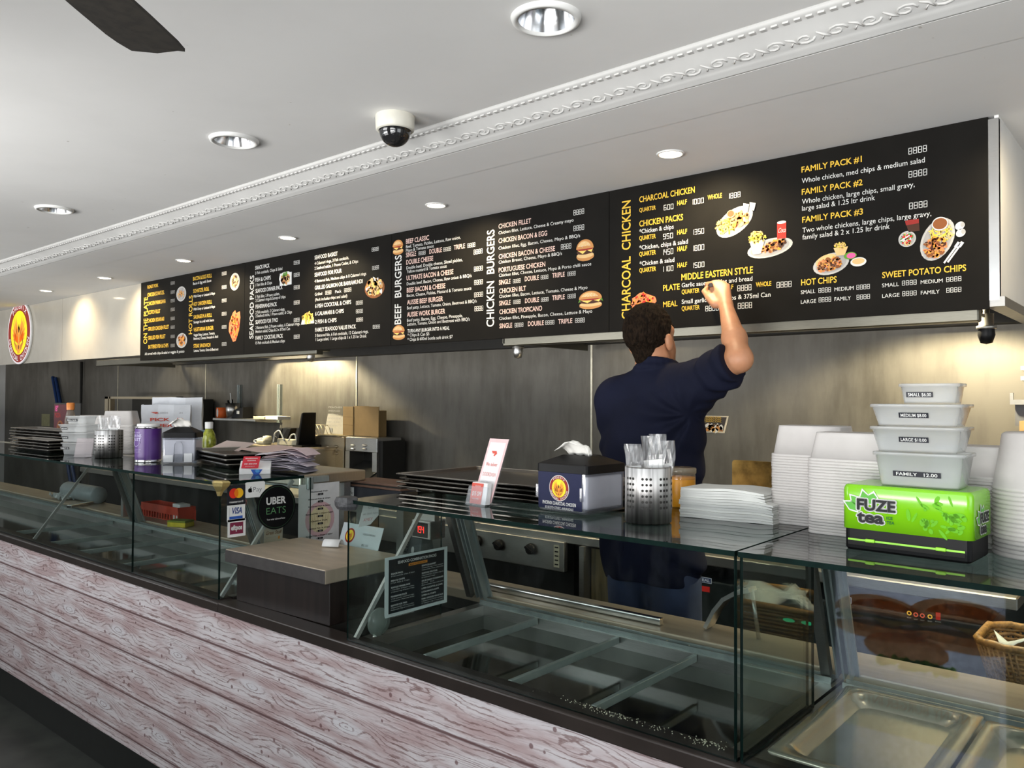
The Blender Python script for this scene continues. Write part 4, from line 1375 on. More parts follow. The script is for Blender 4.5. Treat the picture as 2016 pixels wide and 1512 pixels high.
def front_clear(t, w, d, h):
    p = MB()
    g = M('arch_outline', (.30, .32, .36), .3)
    f = Fr((0, -d / 2 - .0005, 0), (1, 0, 0), (0, 0, 1), .0005)
    p.tube([f.p(-w * .14, .01, 1), f.p(-w * .12, h * .55, 1), f.p(-w * .07, h * .62, 1), f.p(w * .07, h * .62, 1), f.p(w * .12, h * .55, 1), f.p(w * .14, .01, 1)], .0016, g, 5)
    put_rect(p, f, -w * .44, .008, -w * .16, h * .25, I_LG, 1); put_rect(p, f, w * .16, .008, w * .40, h * .3, I_LG, 1); put_rect(p, f, -w * .12, .01, w * .12, h * .28, M('smoke_card', (.16, .17, .2), .4), 1)
    p.build('panel_moulding', t)


nd_a = Vector((-1.181, 1.66, T))
napkin_box('dark blue phoenix napkin dispenser with a black lid and a pulled napkin', nd_a, -.06, .162, .160, .136, front_dark)
napkin_box('clear napkin dispenser with a grey lid beside the purple tin', at(349, 914, 'Z', T) + Vector((-.05, .05, 0)), .80, .140, .120, .150, front_clear)

# ------------------------------------------------------------------ perforated cutlery cups with wrapped sets
def steel_cup(label, c, r, h, rz, rows):
    t = thing('cutlery_cup', label, 'cutlery holder', c, rz, 'perforated steel cutlery cups')
    p = MB(); p.lathe((0, 0, 0), [(0, .002), (r - .004, .0), (r, .004), (r, h - .003), (r - .001, h), (r - .003, h), (r - .0035, .006), (0, .006)], STEEL_CUP, 48); p.build('cup', t)
    p = MB()
    for grp in range(8):
        for k in range(3):
            a = grp * pi / 4 + k * .17
            for j in range(rows):
                z = h * (.30 + .50 * j / (rows - 1))
                n = Vector((cos(a), sin(a), 0))
                f = Fr(n * (r + .0004) + Vector((0, 0, z)), Vector((-sin(a), cos(a), 0)), (0, 0, 1), .0003)
                put_ell(p, f, 0, 0, r * .058, r * .058, MDARK, 1, seg=10)
    p.build('punched_holes', t)
    return t


c1 = Vector((-.955, 1.605, T))
steel_cup('brushed steel perforated cutlery cup next to the dark blue napkin box', c1, .0525, .128, .3, 6)
c2 = at(205, 903, 'Z', T) + Vector((-.045, .04, 0))
steel_cup('brushed steel perforated cutlery cup by the labelled tub tower', c2, .060, .130, .4, 6)


def packet(c, h, w, lean, face, lab, grp):
    """clear sachet with white napkin and cutlery inside, open end up"""
    t = thing('cutlery_packet', lab, 'wrapped cutlery', c, face, grp)
    lx, ly = lean
    p = MB()
    n = 7
    L = []
    for j in range(9):
        v = j / 8
        z = .012 + (h - .012) * v
        L.append([(lx * v + w * (q / n - .5) * (1 + .12 * v) + .002 * sin(9 * v + q), ly * v + s * (.006 * (1 - v * .8)) + .0022 * sin(q * 2.1 + v * 13 + s), z) for s, qs in ((-1, range(n + 1)), (1, range(n, -1, -1))) for q in qs])
    p.rings(L, FILM, True, False, False); p.build('film_sleeve', t)
    p = MB()
    hw = w * .42
    k = h * .70
    p.hexa([(-hw, -.004, .01), (hw, -.004, .01), (hw, .004, .01), (-hw, .004, .01), (lx * .7 - hw, ly * .7 - .004, k), (lx * .7 + hw, ly * .7 - .004, k + .003), (lx * .7 + hw, ly * .7 + .004, k + .003), (lx * .7 - hw, ly * .7 + .004, k)], PAPER, .001); p.build('paper_napkin', t)


for i, (dx, dy, h, w, lx, ly, fz) in enumerate(((.016, -.010, .196, .036, .012, .0, .25), (-.016, -.012, .172, .036, -.016, .0, .15), (.0, .018, .190, .036, -.004, .01, .5), (-.026, .012, .165, .034, -.022, .01, .3), (.028, .02, .18, .034, .012, .01, .5))):
    packet(c1 + Vector((dx, dy, .006)), h, w, (lx, ly), fz + .35, ('tall wrapped cutlery packet at the front of the steel cup by the napkins', 'short wrapped cutlery packet leaning out toward the napkin box', 'wrapped cutlery packet standing straight in the middle of the cup by the napkins', 'lowest wrapped cutlery packet in the cup by the napkins', 'wrapped cutlery packet behind the tall one in the cup by the napkins')[i], 'wrapped cutlery in the cup by the napkins')
for i, (dx, dy, h, w, lx, ly, fz) in enumerate(((-.028, -.01, .175, .040, -.010, .0, .9), (.0, -.02, .182, .044, .006, .0, .8), (.028, .0, .190, .044, .014, .0, .9), (.0, .022, .18, .04, .0, .012, .7))):
    packet(c2 + Vector((dx, dy, .006)), h, w, (lx, ly), fz, ('crumpled cutlery packet beside the spoon in the cup by the labelled tubs', 'crumpled cutlery packet at the front of the cup by the labelled tubs', 'crumpled cutlery packet leaning toward the purple tin in the far cup', 'crumpled cutlery packet at the back of the cup by the labelled tubs')[i], 'wrapped cutlery in the cup by the labelled tubs')
p = MB(); p.tube([c2 + Vector((-.05, -.01, .03)), c2 + Vector((-.056, -.012, .15)), c2 + Vector((-.066, -.012, .195))], [.004, .006, .008], WHITEP, 8)
tag(p.build('plastic_spoon'), 'white plastic spoon handle leaning at the edge of the cutlery cup by the tubs', 'spoon')

# ------------------------------------------------------------------ jar, napkins, sign holder, trays on the near case
c = Vector((-1.035, 1.905, T))
t = thing('sauce_jar', 'jar of orange sauce with a clear lid behind the cutlery cup', 'jar', c)
p = MB(c); p.lathe(c, [(0, .0), (.036, .0), (.038, .004), (.038, .075), (.036, .078), (0, .078)], M('orange_sauce', (.80, .34, .02), .3, var=.06), 32); p.build('sauce', t)
p = MB(c); p.lathe(c, [(.0385, .072), (.039, .080), (.036, .088)], see_through('jar_glass', (.9, .88, .82), .03, .1), 32); p.build('glass_neck', t)
p = MB(c); p.lathe(c, [(.038, .086), (.040, .088), (.040, .100), (.037, .1025), (0, .1025)], see_through('jar_lid', (.90, .86, .76), .1, .30, (.72, .66, .52)), 32); p.build('lid', t)

NX0, NY0 = -.945, 1.735
for i in range(12):
    h = .0056
    z = T + i * .0058
    p = MB()
    dx, dy = RND.uniform(-.003, .003), RND.uniform(-.003, .003)
    L = []
    for k in range(15):
        u = k / 14
        x = NX0 + dx + u * (.222 - .0022 * i * (i > 7) + RND.uniform(-.0005, .0005))
        wv = .0012 * sin(u * 9 + i * .2) + .0035 * (i / 12) * sin(u * pi) - .010 * max(0, u - .88) * (i < 10)
        hh = h * (1 - .4 * max(0, u - .9) * 10 * .6)
        L.append([(x, NY0 + dy + u * .02, z + wv), (x, NY0 + dy + .115 + u * .02, z + wv), (x, NY0 + dy + .116 + u * .02, z + wv + hh), (x, NY0 + dy - .001 + u * .02, z + wv + hh)])
    if i == 0:
        L = [[(a, b2, max(c_, T + .0003)) for a, b2, c_ in r] for r in L]
    p.rings(L, M('napkin_white', (.72, .73, .70), .85, var=.03), smooth=False)
    p.o = Vector((0, 0, 0))
    o = p.build('paper_napkin')
    tag(o, 'folded white napkin, %s in the long pile beside the tub stacks' % ORD[11 - i], 'napkin', 'pile of napkins on the glass counter')

# slanted acrylic sign with a card pocket
c = Vector((-1.440, 1.605, T))
t = thing('sign_holder', 'slanted clear acrylic holder with a white and red delivery card', 'sign', c, -.10)
W, H = .078, .170
p = MB(); tl = .22
def SP(x, v, n=0.): return Vector((x + .028 * v, -.03 + tl * H * v + n * -.97, .004 + H * v - n * .2))
p.hexa([SP(-W / 2, 0, 0), SP(W / 2, 0, 0), SP(W / 2, 0, -.002), SP(-W / 2, 0, -.002), SP(-W / 2, 1, 0), SP(W / 2, 1, 0), SP(W / 2, 1, -.002), SP(-W / 2, 1, -.002)], CLEAR); p.box(-W / 2, -.055, 0, W / 2, .03, .002, CLEAR)
p.hexa([(-W / 2, -.055, 0), (W / 2, -.055, 0), (W / 2, -.053, 0), (-W / 2, -.053, 0), (-W / 2 + .01, -.050, .05), (W / 2 + .008, -.050, .05), (W / 2 + .008, -.048, .05), (-W / 2 + .01, -.048, .05)], CLEAR)
p.build('acrylic_stand', t)
p = MB()
f = Fr(SP(-W / 2, 0, .001), (1, 0, 0), SP(0, 1) - SP(0, 0), .0005)
I_DD = ink('delivery_red', (.62, .10, .07)); I_PK2 = ink('card_pink', (.74, .52, .52))
hh = (SP(0, 1) - SP(0, 0)).length
f = Fr(SP(-W / 2, 0, .001), (1, 0, 0), (0, tl, 1), .0005)
sk = .028
def sp(x, y): return (x + sk * y / H, y)
put_poly(p, f, [sp(.002, .003), sp(W - .002, .003), sp(W - .002, hh - .002), sp(.002, hh - .002)], I_PK2, 1)
put_poly(p, f, [sp(.009, .01), sp(W - .009, .01), sp(W - .009, hh - .012), sp(.009, hh - .012)], ink('card_white', (.74, .72, .72)), 2)
put_poly(p, f, [(.047, .141), (.066, .141), (.069, .134), (.060, .127), (.056, .129), (.060, .134), (.052, .134)], I_DD, 3)
put_text(p, f, 'We deliver', .033, .100, .010, I_DD, w=.044, k=3); put_text(p, f, 'DOORDASH', .026, .073, .010, I_DD, w=.050, k=3, bold=-.01)
put_text(p, f, 'App Store', .022, .054, .004, I_GY, w=.02, k=3); put_text(p, f, 'Play', .046, .054, .004, I_GY, w=.014, k=3)
p.build('printed_card', t)
p = MB()
p.hexa([(-.026, -.050, .004), (.036, -.050, .004), (.036, -.034, .004), (-.026, -.034, .004), (-.018, -.046, .060), (.041, -.046, .060), (.041, -.032, .060), (-.018, -.032, .060)], PAPER)
f = Fr((-.026, -.0505, .004), (1, 0, 0), (.14, .07, 1), .0005)
put_rect(p, f, 0, 0, .045, .055, I_DD, 1); put_text(p, f, "$15 OFF", .006, .022, .011, I_W, w=.036, k=2, bold=.02); put_text(p, f, 'first order', .010, .012, .004, I_W, k=2); put_text(p, f, 'doordash', .014, .046, .004, I_W, k=2)
p.build('coupon_stack', t)

# shallow steel trays, rolled rims
MTRAY = steel('tray_steel', (.58, .55, .50), .24, (1, 30, 1), .08, .06)
MTRAYD = steel('tray_dark_steel', (.20, .185, .165), .25, (1, 30, 1), .15, .06)


def tray_proto(w, d, h, name, lab, grp, m=MTRAY, dark=MTRAYD):
    p = MB()
    P = rrect(1, 1, .03, 3)
    def L(W, D, z): return [(x * W, y * D, z) for x, y in P]
    p.rings([L(w - .05, d - .05, 0), L(w - .03, d - .03, h * .7), L(w - .012, d - .012, h * .72), L(w, d, h * .72), L(w + .001, d + .001, h * .95)], dark, cap1=False, smooth=False)
    p.rings([L(w + .001, d + .001, h * .95), L(w, d, h), L(w - .018, d - .018, h), L(w - .022, d - .022, h * .9)], m, False, False, smooth=False)
    p.rings([L(w - .022, d - .022, h * .9), L(w - .045, d - .045, .004)], dark, False, True, smooth=False)
    o = p.build(name)
    return tag(o, lab, 'tray', grp)


def tray_pile(c, rz, w, d, h, n, pitch, lab, grp, jit=.006, dup_m=None):
    o = tray_proto(w, d, h, 'steel_tray', lab.format(ORD[n - 1]), grp)
    for i in range(n):
        q = o if i == 0 else o.copy()
        if i:
            COL.objects.link(q)
            q['label'] = lab.format(ORD[n - 1 - i])
        q.location = (c[0] + RND.uniform(-jit, jit), c[1] + RND.uniform(-jit, jit), c[2] + .0008 + i * pitch)
        q.rotation_euler = (0, 0, rz + RND.uniform(-.01, .01))


tray_pile((-1.525, 1.842, T), .0, .70, .38, .013, 4, .0125, 'large shallow steel tray, {} in the pile behind the delivery card', 'steel trays behind the delivery card')
tray_pile((-3.104, 1.85, T), -.22, .50, .26, .020, 3, .0190, 'shallow steel tray, {} in the pile by the paper slips', 'steel trays behind the paper slips')
tray_pile((-4.62, 1.615, T), .0, .50, .11, .016, 4, .0155, 'steel tray, {} in the lower far pile', 'steel trays at the far end, front pile')
tray_pile((-5.05, 1.81, T), .0, .80, .16, .016, 6, .0165, 'steel tray, {} in the taller far pile', 'steel trays at the far end, back pile')

# ------------------------------------------------------------------ far case: tin, holders, bottle, bags
c = at(283, 911, 'Z', T) + Vector((-.035, .035, 0))
t = thing('charity_tin', 'purple charity collection tin with white lettering', 'tin', c, -.5)
MPUR = M('purple_label', (.075, .018, .17), .35, var=.04)
R = .054
p = MB(); p.lathe((0, 0, 0), [(0, .001), (R - .001, 0), (R + .001, .003), (R - .001, .006), (R - .001, .150), (R + .001, .153), (R - .002, .156), (R - .006, .152), (0, .152)], STEEL_B, 40); p.build('can', t)
p = MB(); p.lathe((0, 0, 0), [(R, .012), (R, .146)], MPUR, 40); p.build('paper_label', t)
p = MB(); p.lathe((0, 0, 0), [(R * .86, .155), (R * .85, .164), (R * .80, .167), (0, .167)], WHITEP, 32); p.build('lid', t)
p = MB()
LAV = ink('lavender', (.55, .50, .72))
def wrap(p, s, z, h, a0, sp, m, bold=.02):
    n = len(s)
    for i, ch in enumerate(s):
        if ch == ' ': continue
        a = -pi / 2 + a0 + (i - (n - 1) / 2) * sp
        f = Fr(((R + .0006) * cos(a), (R + .0006) * sin(a), z), (-sin(a), cos(a), 0), (0, 0, 1), .0003)
        put_text(p, f, ch, 0, 0, h, m, anchor='c', bold=bold)
wrap(p, 'THE KIDS', .126, .007, .55, .115, LAV, .0)
wrap(p, 'BRAINS', .110, .0115, .55, .20, LAV); wrap(p, 'TRUST', .094, .0115, .55, .20, LAV)
p.tube([Vector(((R + .0008) * cos(-pi / 2 + .55 + .46 * cos(a)), (R + .0008) * sin(-pi / 2 + .55 + .46 * cos(a)), .092 + .022 * sin(a))) for a in [pi + i * pi / 14 for i in range(15)]], .0011, LAV, 5)
for j, s in enumerate(('supporting research into', 'childhood brain cancer', 'thank you for your help')):
    wrap(p, s, .055 - j * .006, .0032, .55, .042, LAV, .0)
p.build('lettering', t)

p = MB(); fx = at(166, 897, 'Z', T)
t = thing('card_holder', 'empty clear acrylic holder in front of the labelled tub tower', 'holder', at(163, 900, 'Z', T), .6)
p.hexa([(-.045, -.002, 0), (.045, -.002, 0), (.045, .002, 0), (-.045, .002, 0), (-.043, .018, .088), (.043, .018, .088), (.043, .021, .088), (-.043, .021, .088)], see_through('pinkish_acrylic', (.90, .86, .86), .06, .25, (.62, .54, .55)), .0015); p.box(-.045, -.05, 0, .045, .002, .002, CLEAR)
p.build('acrylic_sheet', t)

c = at(112, 888, 'Z', T)
t = thing('card_reader', 'small black card reader lying by the steel trays', 'card reader', c, -.3)
p = MB(); p.hexa([(-.06, -.05, 0), (.06, -.05, 0), (.06, .06, 0), (-.06, .06, 0), (-.058, -.048, .018), (.058, -.048, .018), (.058, .058, .036), (-.058, .058, .036)], BLACKP, .004); p.build('case', t)
p = MB(); f = Fr((-.05, -.04, .0195), (1, 0, 0), (0, 1, .17), .0008); put_rect(p, f, .005, .045, .095, .085, M('reader_screen', (.03, .035, .04), .1), 1)
for i in range(4):
    for j in range(3): put_rect(p, f, .012 + i * .021, .004 + j * .012, .028 + i * .021, .013 + j * .012, I_GY if i == 3 else M('reader_key', (.04, .04, .042), .4), 1)
p.build('screen_and_keys', t)

# dark promotional poster board on a stand
c = at(106, 884, 'Z', T); c = at(103, 880, 'Y', 2.10) + Vector((.13, 0, 0)); c.z = T
t = thing('promo_board', 'dark red promotional board standing behind the labelled tubs', 'poster', c, -.05)
p = MB(); p.box(-.13, 0, 0, .36, .012, .245, MDARK, .002); p.build('board', t)
p = MB(); f = Fr((-.13, -.0008, 0), (1, 0, 0), (0, 0, 1), .0006)
put_rect(p, f, .006, .006, .30, .235, ink('poster_red', (.085, .02, .025)), 1); put_text(p, f, '18"', .03, .19, .035, I_PIG, k=2, bold=.02); put_text(p, f, 'PIZZA', .025, .150, .028, I_MA, k=2, bold=.02)
put_ell(p, f, .13, .07, .07, .06, I_BR, 2); blobs(p, f, .13, .07, .06, .05, [I_BR, I_MA, I_TAN, I_DK], 40, .008); put_poly(p, f, [(.01, .008), (.06, .06), (.11, .008)], I_LG, 6)
p.build('poster_print', t)
c = at(138, 870, 'Y', 1.99); c.z = T
t = thing('squeeze_bottle', 'sauce bottle with an orange cap behind the small labelled tub', 'bottle', c)
p = MB(c); p.lathe(c, [(0, 0), (.030, 0), (.032, .01), (.032, .14), (.022, .19), (.016, .21), (0, .21)], see_through('bottle_body', (.7, .68, .62), .1, .4, (.5, .42, .36)), 24); p.build('body', t)
p = MB(c); p.lathe(c, [(.022, .205), (.023, .245), (.018, .249), (0, .249)], M('orange_cap', (.72, .24, .05), .4), 20); p.build('cap', t)

# white delivery bags
def bag(label, c, rz, w, d, h, print_=None):
    t = thing('delivery_bag', label, 'bag', c, rz, 'white takeaway bags')
    p = MB()
    L = []
    for j in range(7):
        v = j / 6
        q = 1 - .22 * v
        L.append([(sx * w / 2 * (1 - .01 * v) + .002 * sin(j * 2 + i), sy * d / 2 * q + (.0 if i % 2 == 0 else sy * -.012 * v), h * v + .002 * sin(i * 3 + j)) for i, (sx, sy) in enumerate(((-1, -1), (-.33, -1), (.33, -1), (1, -1), (1, 0), (1, 1), (.33, 1), (-.33, 1), (-1, 1), (-1, 0)))])
    for j in range(7):
        L[j] = [(x, y, max(z, 0)) if j == 0 else (x, y, z) for x, y, z in L[j]]
    p.rings(L, M('bag_white', (.74, .76, .80), .55, var=.03, bump=.12, bs=30), True, False, False)
    o = p.build('paper_body', t); md = o.modifiers.new('thick', 'SOLIDIFY'); md.thickness = .001
    if print_:
        p = MB(); f = Fr((0, -d / 2 - .004, 0), (1, 0, 0), (0, .11 * d / h * 2, 1), .0008); print_(p, f, w, h); p.build('print', t)


def dd(p, f, w, h):
    x = -w * .02
    put_poly(p, f, [(x - .07, h * .845), (x - .038, h * .845), (x - .032, h * .825), (x - .045, h * .805), (x - .053, h * .81), (x - .045, h * .824), (x - .058, h * .824)], I_DD, 1)
    put_text(p, f, 'DOORDASH', x - .022, h * .81, h * .032, I_GY, w=.11, k=1, bold=.01)
    put_text(p, f, 'PICK UP', x + .01, h * .65, h * .065, I_DD, w=.165, k=1, bold=.03, anchor='c')
    put_text(p, f, 'HERE', x + .01, h * .52, h * .065, I_DD, w=.11, k=1, bold=.03, anchor='c')


bag('white delivery bag reading PICK UP behind the clear napkin dispenser', Vector((*at(328, 870, 'Y', 2.10).xy, T - .002)), .95, .245, .09, .245, dd)
bag('taller plain white bag behind the PICK UP bag', Vector((*at(350, 870, 'Y', 2.19).xy, T - .002)), .95, .255, .09, .285)

c = at(411, 888, 'Y', 2.05); c.z = T
t = thing('soap_bottle', 'clear bottle of yellow green soap with a white cap', 'bottle', c)
p = MB(c); p.lathe(c, [(0, 0), (.032, 0), (.034, .006), (.034, .075), (.028, .105), (.017, .128), (.016, .134), (0, .134)], M('green_soap', (.30, .33, .03), .15, var=.35, vs=60, coat=.5), 24); p.build('body', t)
p = MB(c); p.lathe(c, [(.019, .130), (.0195, .160), (.017, .163), (0, .163)], WHITEP, 20); p.build('cap', t)
p = MB(); p.box(-.03, -.03, 0, .03, .03, .115, M('pale_blue', (.16, .27, .36), .6), .004)
o = p.build('blue_carton'); o.location = (*at(396, 888, 'Y', 2.12).xy, T); tag(o, 'small blue carton between the white bag and the soap bottle', 'carton')

# card dispenser and loose slips on the near corner of the far case
c = at(503, 932, 'Z', T)
t = thing('business_card_holder', 'red white and blue card holder at the corner of the far case', 'card holder', c, .95)
p = MB(); p.hexa([(-.055, -.035, 0), (.055, -.035, 0), (.055, .04, 0), (-.055, .04, 0), (-.055, -.035, .018), (.055, -.035, .018), (.055, .04, .045), (-.055, .04, .045)], PAPER, .001, ); p.build('carton', t)
p = MB(); f = Fr((-.055, -.036, .0185), (1, 0, 0), (.12, .55, .75), .0005)
put_rect(p, f, .006, .004, .066, .056, ink('card_red', (.52, .035, .05)), 2); put_text(p, f, 'PROFESSIONAL', .014, .044, .0045, I_W, w=.044, k=3, bold=.02); put_text(p, f, 'CLEANING', .022, .035, .0045, I_W, w=.030, k=3, bold=.02); put_text(p, f, '0481 8040 2949', .014, .020, .005, I_W, w=.044, k=3, bold=.02); put_text(p, f, 'www.cleaning.com', .018, .011, .0032, I_W, w=.034, k=3)
f2 = Fr((-.055, -.0356, 0), (1, 0, 0), (0, 0, 1), .0005); put_poly(p, f2, [(.05, .0), (.07, .0), (.082, .018), (.040, .018)], I_BL, 1); put_ell(p, f2, .064, .012, .008, .006, ink('sky', (.08, .3, .62)), 2)
p.build('printed_front', t)

NS = 26
for i in range(NS):
    p = MB()
    a = .35 + RND.gauss(0, .25) + i * .012
    cx, cy = -2.655 + RND.gauss(0, .018), 1.80 + RND.gauss(0, .015)
    z = T + .002 + i * .0026
    L = []
    amp = RND.uniform(.004, .010) * (.4 + i / NS)
    ph = RND.uniform(-.6, .6)
    for k in range(9):
        u = k / 8 - .5
        zz = z + amp * (1 - (2 * u) ** 2) * 1.6 + amp * .3 * sin(u * 8 + ph)
        x, y = u * .17, .045
        L.append([(cx + x * cos(a) - s * y * sin(a), cy + x * sin(a) + s * y * cos(a), zz + h) for s, h in ((-1, 0), (1, .001), (1, .0016), (-1, .0008))])
    p.rings(L, RND.choice([M('slip_lilac', (.55, .50, .56), .7, var=.08), M('slip_white', (.68, .64, .68), .7, var=.05), M('slip_pink', (.66, .52, .54), .7, var=.06), M('slip_grey', (.40, .38, .45), .7, var=.1)]), smooth=False)
    tag(p.build('paper_slip'), 'curled order slip, %s in the loose pile next to the card holder' % ORD[NS - 1 - i], 'paper slip', 'loose order slips on the bench')
for i, (cx, cy, a, z, col) in enumerate(((-3.02, 2.00, .15, .0592, (.66, .50, .45)), (-3.42, 1.96, -.1, .001, (.62, .50, .46)), (-2.98, 1.93, -.2, .0612, (.64, .47, .42)))):
    p = MB(); hx, hy = .15, .09
    q = [(cx + x * cos(a) - y * sin(a), cy + x * sin(a) + y * cos(a)) for x, y in ((-hx, -hy), (hx, -hy), (hx, hy), (-hx, hy))]
    zz = [T + z, T + z, T + z + .012, T + z + .012] if i else [T + z] * 4
    if i == 1:
        zz = [T + .002, T + .002, T + .075, T + .075]
    p.hexa([(x, y, w_) for (x, y), w_ in zip(q, zz)] + [(x, y, w_ + .0012) for (x, y), w_ in zip(q, zz)], M('sheet_%d' % i, col, .7, var=.03))
    tag(p.build('paper_sheet'), ('pinkish paper sheet lying on the steel trays', 'buff paper sheet propped against the soap bottle', 'long buff paper sheet bridging trays and slips')[i], 'paper')
# ------------------------------------------------------------------ stickers and notices
XE = -2.482 + .0062


def notice(name, label, cat, o, u, v, draw, group=None, th=.0008, loc=None):
    t = thing(name, label, cat, loc or o, 0, group)
    p = MB(t.location)
    draw(p, Fr(o, u, v, .0004))
    p.build('print', t)
    return t


def sheet(t, o, u, v, w, h, m, th=.0008, name='sheet', r=0):
    p = MB(t.location)
    f = Fr(o, u, v)
    P = [(0, 0), (w, 0), (w, h), (0, h)] if not r else [(x + w / 2, y + h / 2) for x, y in rrect(w, h, r, 3)]
    p.rings([[f.o + f.u * x + f.v * y - f.n * th * k for x, y in P] for k in (1, 0)], m, smooth=False)
    return p.build(name, t)


def exy(px, py, X=XE):
    q = at(px, py, 'X', X)
    return q.y, q.z


def sticker(label, cat, pxs, m, draw, grp='payment stickers on the end glass', r=.004, X=XE):
    (x0, y0), (x1, y1) = pxs
    a, za = exy(x0, y0, X); c, zc = exy(x1, y1, X)
    w, h = c - a, za - zc
    o = Vector((X + .0012, a, zc))
    t = thing('payment_sticker', label, cat, o, 0, grp)
    sheet(t, o, (0, 1, 0), (0, 0, 1), w, h, m, .0011, 'backing', r)
    p = MB(o); draw(p, Fr(o, (0, 1, 0), (0, 0, 1), .0004), w, h); p.build('print', t)


def d_mc(p, f, w, h):
    put_ell(p, f, w * .36, h * .60, w * .25, w * .25, ink('mc_red', (.75, .04, .02)), 1); put_ell(p, f, w * .63, h * .60, w * .25, w * .25, ink('mc_yellow', (.85, .46, .02)), 2)
    put_ell(p, f, w * .495, h * .60, w * .11, w * .2, ink('mc_orange', (.80, .20, .01)), 3); put_text(p, f, 'mastercard', w * .5, h * .12, h * .10, I_W, w=w * .74, k=1, anchor='c', bold=.02)


def d_visa(p, f, w, h):
    put_text(p, f, 'VISA', w * .52, h * .45, h * .34, ink('visa_blue', (.03, .06, .22)), w=w * .60, k=1, anchor='c', bold=.03, slant=.18)
    put_rect(p, f, w * .12, h * .14, w * .86, h * .30, I_BL, 1); put_rect(p, f, w * .12, h * .3, w * .135, h * .80, I_GY, 1)


def d_eft(p, f, w, h):
    put_rect(p, f, w * .12, h * .16, w * .86, h * .82, ink('eft_maroon', (.20, .025, .06)), 1); put_text(p, f, 'eftpos', w * .49, h * .40, h * .26, I_W, w=w * .62, k=2, anchor='c', bold=.05)


def d_apple(p, f, w, h):
    cx, cy, s = w * .25, h * .47, h * .17
    put_ell(p, f, cx - s * .28, cy, s * .62, s * .82, I_K, 1); put_ell(p, f, cx + s * .28, cy, s * .62, s * .82, I_K, 1); put_ell(p, f, cx + s * .95, cy + s * .15, s * .35, s * .42, WHITEP, 2); put_ell(p, f, cx + s * .22, cy + s * 1.15, s * .14, s * .38, I_K, 1, -.5)
    put_text(p, f, 'Pay', w * .40, h * .36, h * .30, ink('pay_grey', (.10, .10, .11)), w=w * .44, k=1, bold=-.012)


sticker('black sticker with overlapping red and yellow circles at the top of the glass end', 'sticker', ((447, 957), (482.5, 992)), LBLK, d_mc, r=.002)
sticker('white sticker with dark blue slanted capitals over a blue bar', 'sticker', ((447, 994), (482, 1024)), WHITEP, d_visa, r=.002)
sticker('white sticker with a maroon panel, lowest on the glass end', 'sticker', ((448, 1024), (483, 1054)), WHITEP, d_eft, r=.002)
sticker('white rounded fruit logo pay sticker beside the black round sticker', 'sticker', ((482.5, 950), (521, 977)), WHITEP, d_apple, r=.006)
# round delivery sticker
yc, zc = exy(543.5, 998)
R = .0785
o = Vector((XE + .003, yc, zc))
t = thing('delivery_sticker', 'large round black delivery sticker with white and green lettering', 'sticker', o)
p = MB(o); p.lathe(o, [(R, -.0014), (R, 0)], M('sticker_black', (.005, .005, .006), .35, var=.05, spec=.12), 48, True, True, ax='X'); p.build('disc', t)
p = MB(o); f = Fr(o, (0, 1, 0), (0, 0, 1), .0004)
put_ring(p, f, 0, 0, R * .915, R * .93, ink('ring_green', (.04, .10, .05)), 1, 48)
put_text(p, f, 'UBER', -R * .02, R * .15, R * .30, I_W, w=R * 1.02, k=1, anchor='c', bold=.035); put_text(p, f, 'EATS', -R * .02, -R * .29, R * .29, ink('eats_green', (.12, .30, .13)), w=R * 1.0, k=1, anchor='c', bold=-.01); put_text(p, f, 'Your order delivered faster', -R * .02, -R * .56, R * .075, I_W, w=R * .95, k=1, anchor='c', bold=.01)
p.build('lettering', t)

# paper fish menu on the bench end
a, z1 = exy(588, 955, -2.505); c_, _ = exy(668, 948, -2.505)
w, h = c_ - a, .232
o = Vector((-2.505, a, z1 - h))
t = thing('fish_menu', 'white paper fish menu with a faint roundel hanging below the steel bench', 'menu sheet', o)
sheet(t, o, (0, 1, 0), (0, 0, 1), w, h, M('menu_paper', (.66, .66, .66), .6, var=.04))
p = MB(o); f = Fr(o, (0, 1, 0), (0, 0, 1), .0004)
F_PK, F_YL = ink('faint_pink', (.60, .40, .42)), ink('faint_yellow', (.64, .58, .36))
put_ell(p, f, w * .52, h * .42, w * .36, w * .36, F_PK, 1); put_ell(p, f, w * .52, h * .42, w * .27, w * .27, F_YL, 2)
for s in (-1, 1):
    for q in (.06, .13, .19):
        put_ell(p, f, w * .52 + s * w * q, h * .42, w * .018, w * (.22 - q * .6), ink('faint_tan', (.58, .50, .30)), 3, s * -.15)
IT = ('Battered Fish', 'Battered Fish & Chips', 'Battered Fish & Salad', 'Battered Fish + Chips + Salad', 'Grilled Fish', 'Grilled Fish & Chips', 'Grilled Fish + Chips + Salad')
for i, s in enumerate(IT):
    y = h * (.86 - i * .118)
    put_text(p, f, s, w * .5, y, h * .020, I_K, w=w * (.016 * len(s) + .20), k=4, anchor='c', bold=.02)
    put_rect(p, f, w * .46, y - h * .052, w * .59, y - h * .020, I_K, 4); put_text(p, f, '$', w * .43, y - h * .046, h * .018, I_K, k=4); put_text(p, f, ('9.50', '14.00', '15.00', '18.00', '9.50', '14.00', '18.00')[i], w * .525, y - h * .044, h * .015, I_W, k=5, anchor='c')
p.build('print', t)

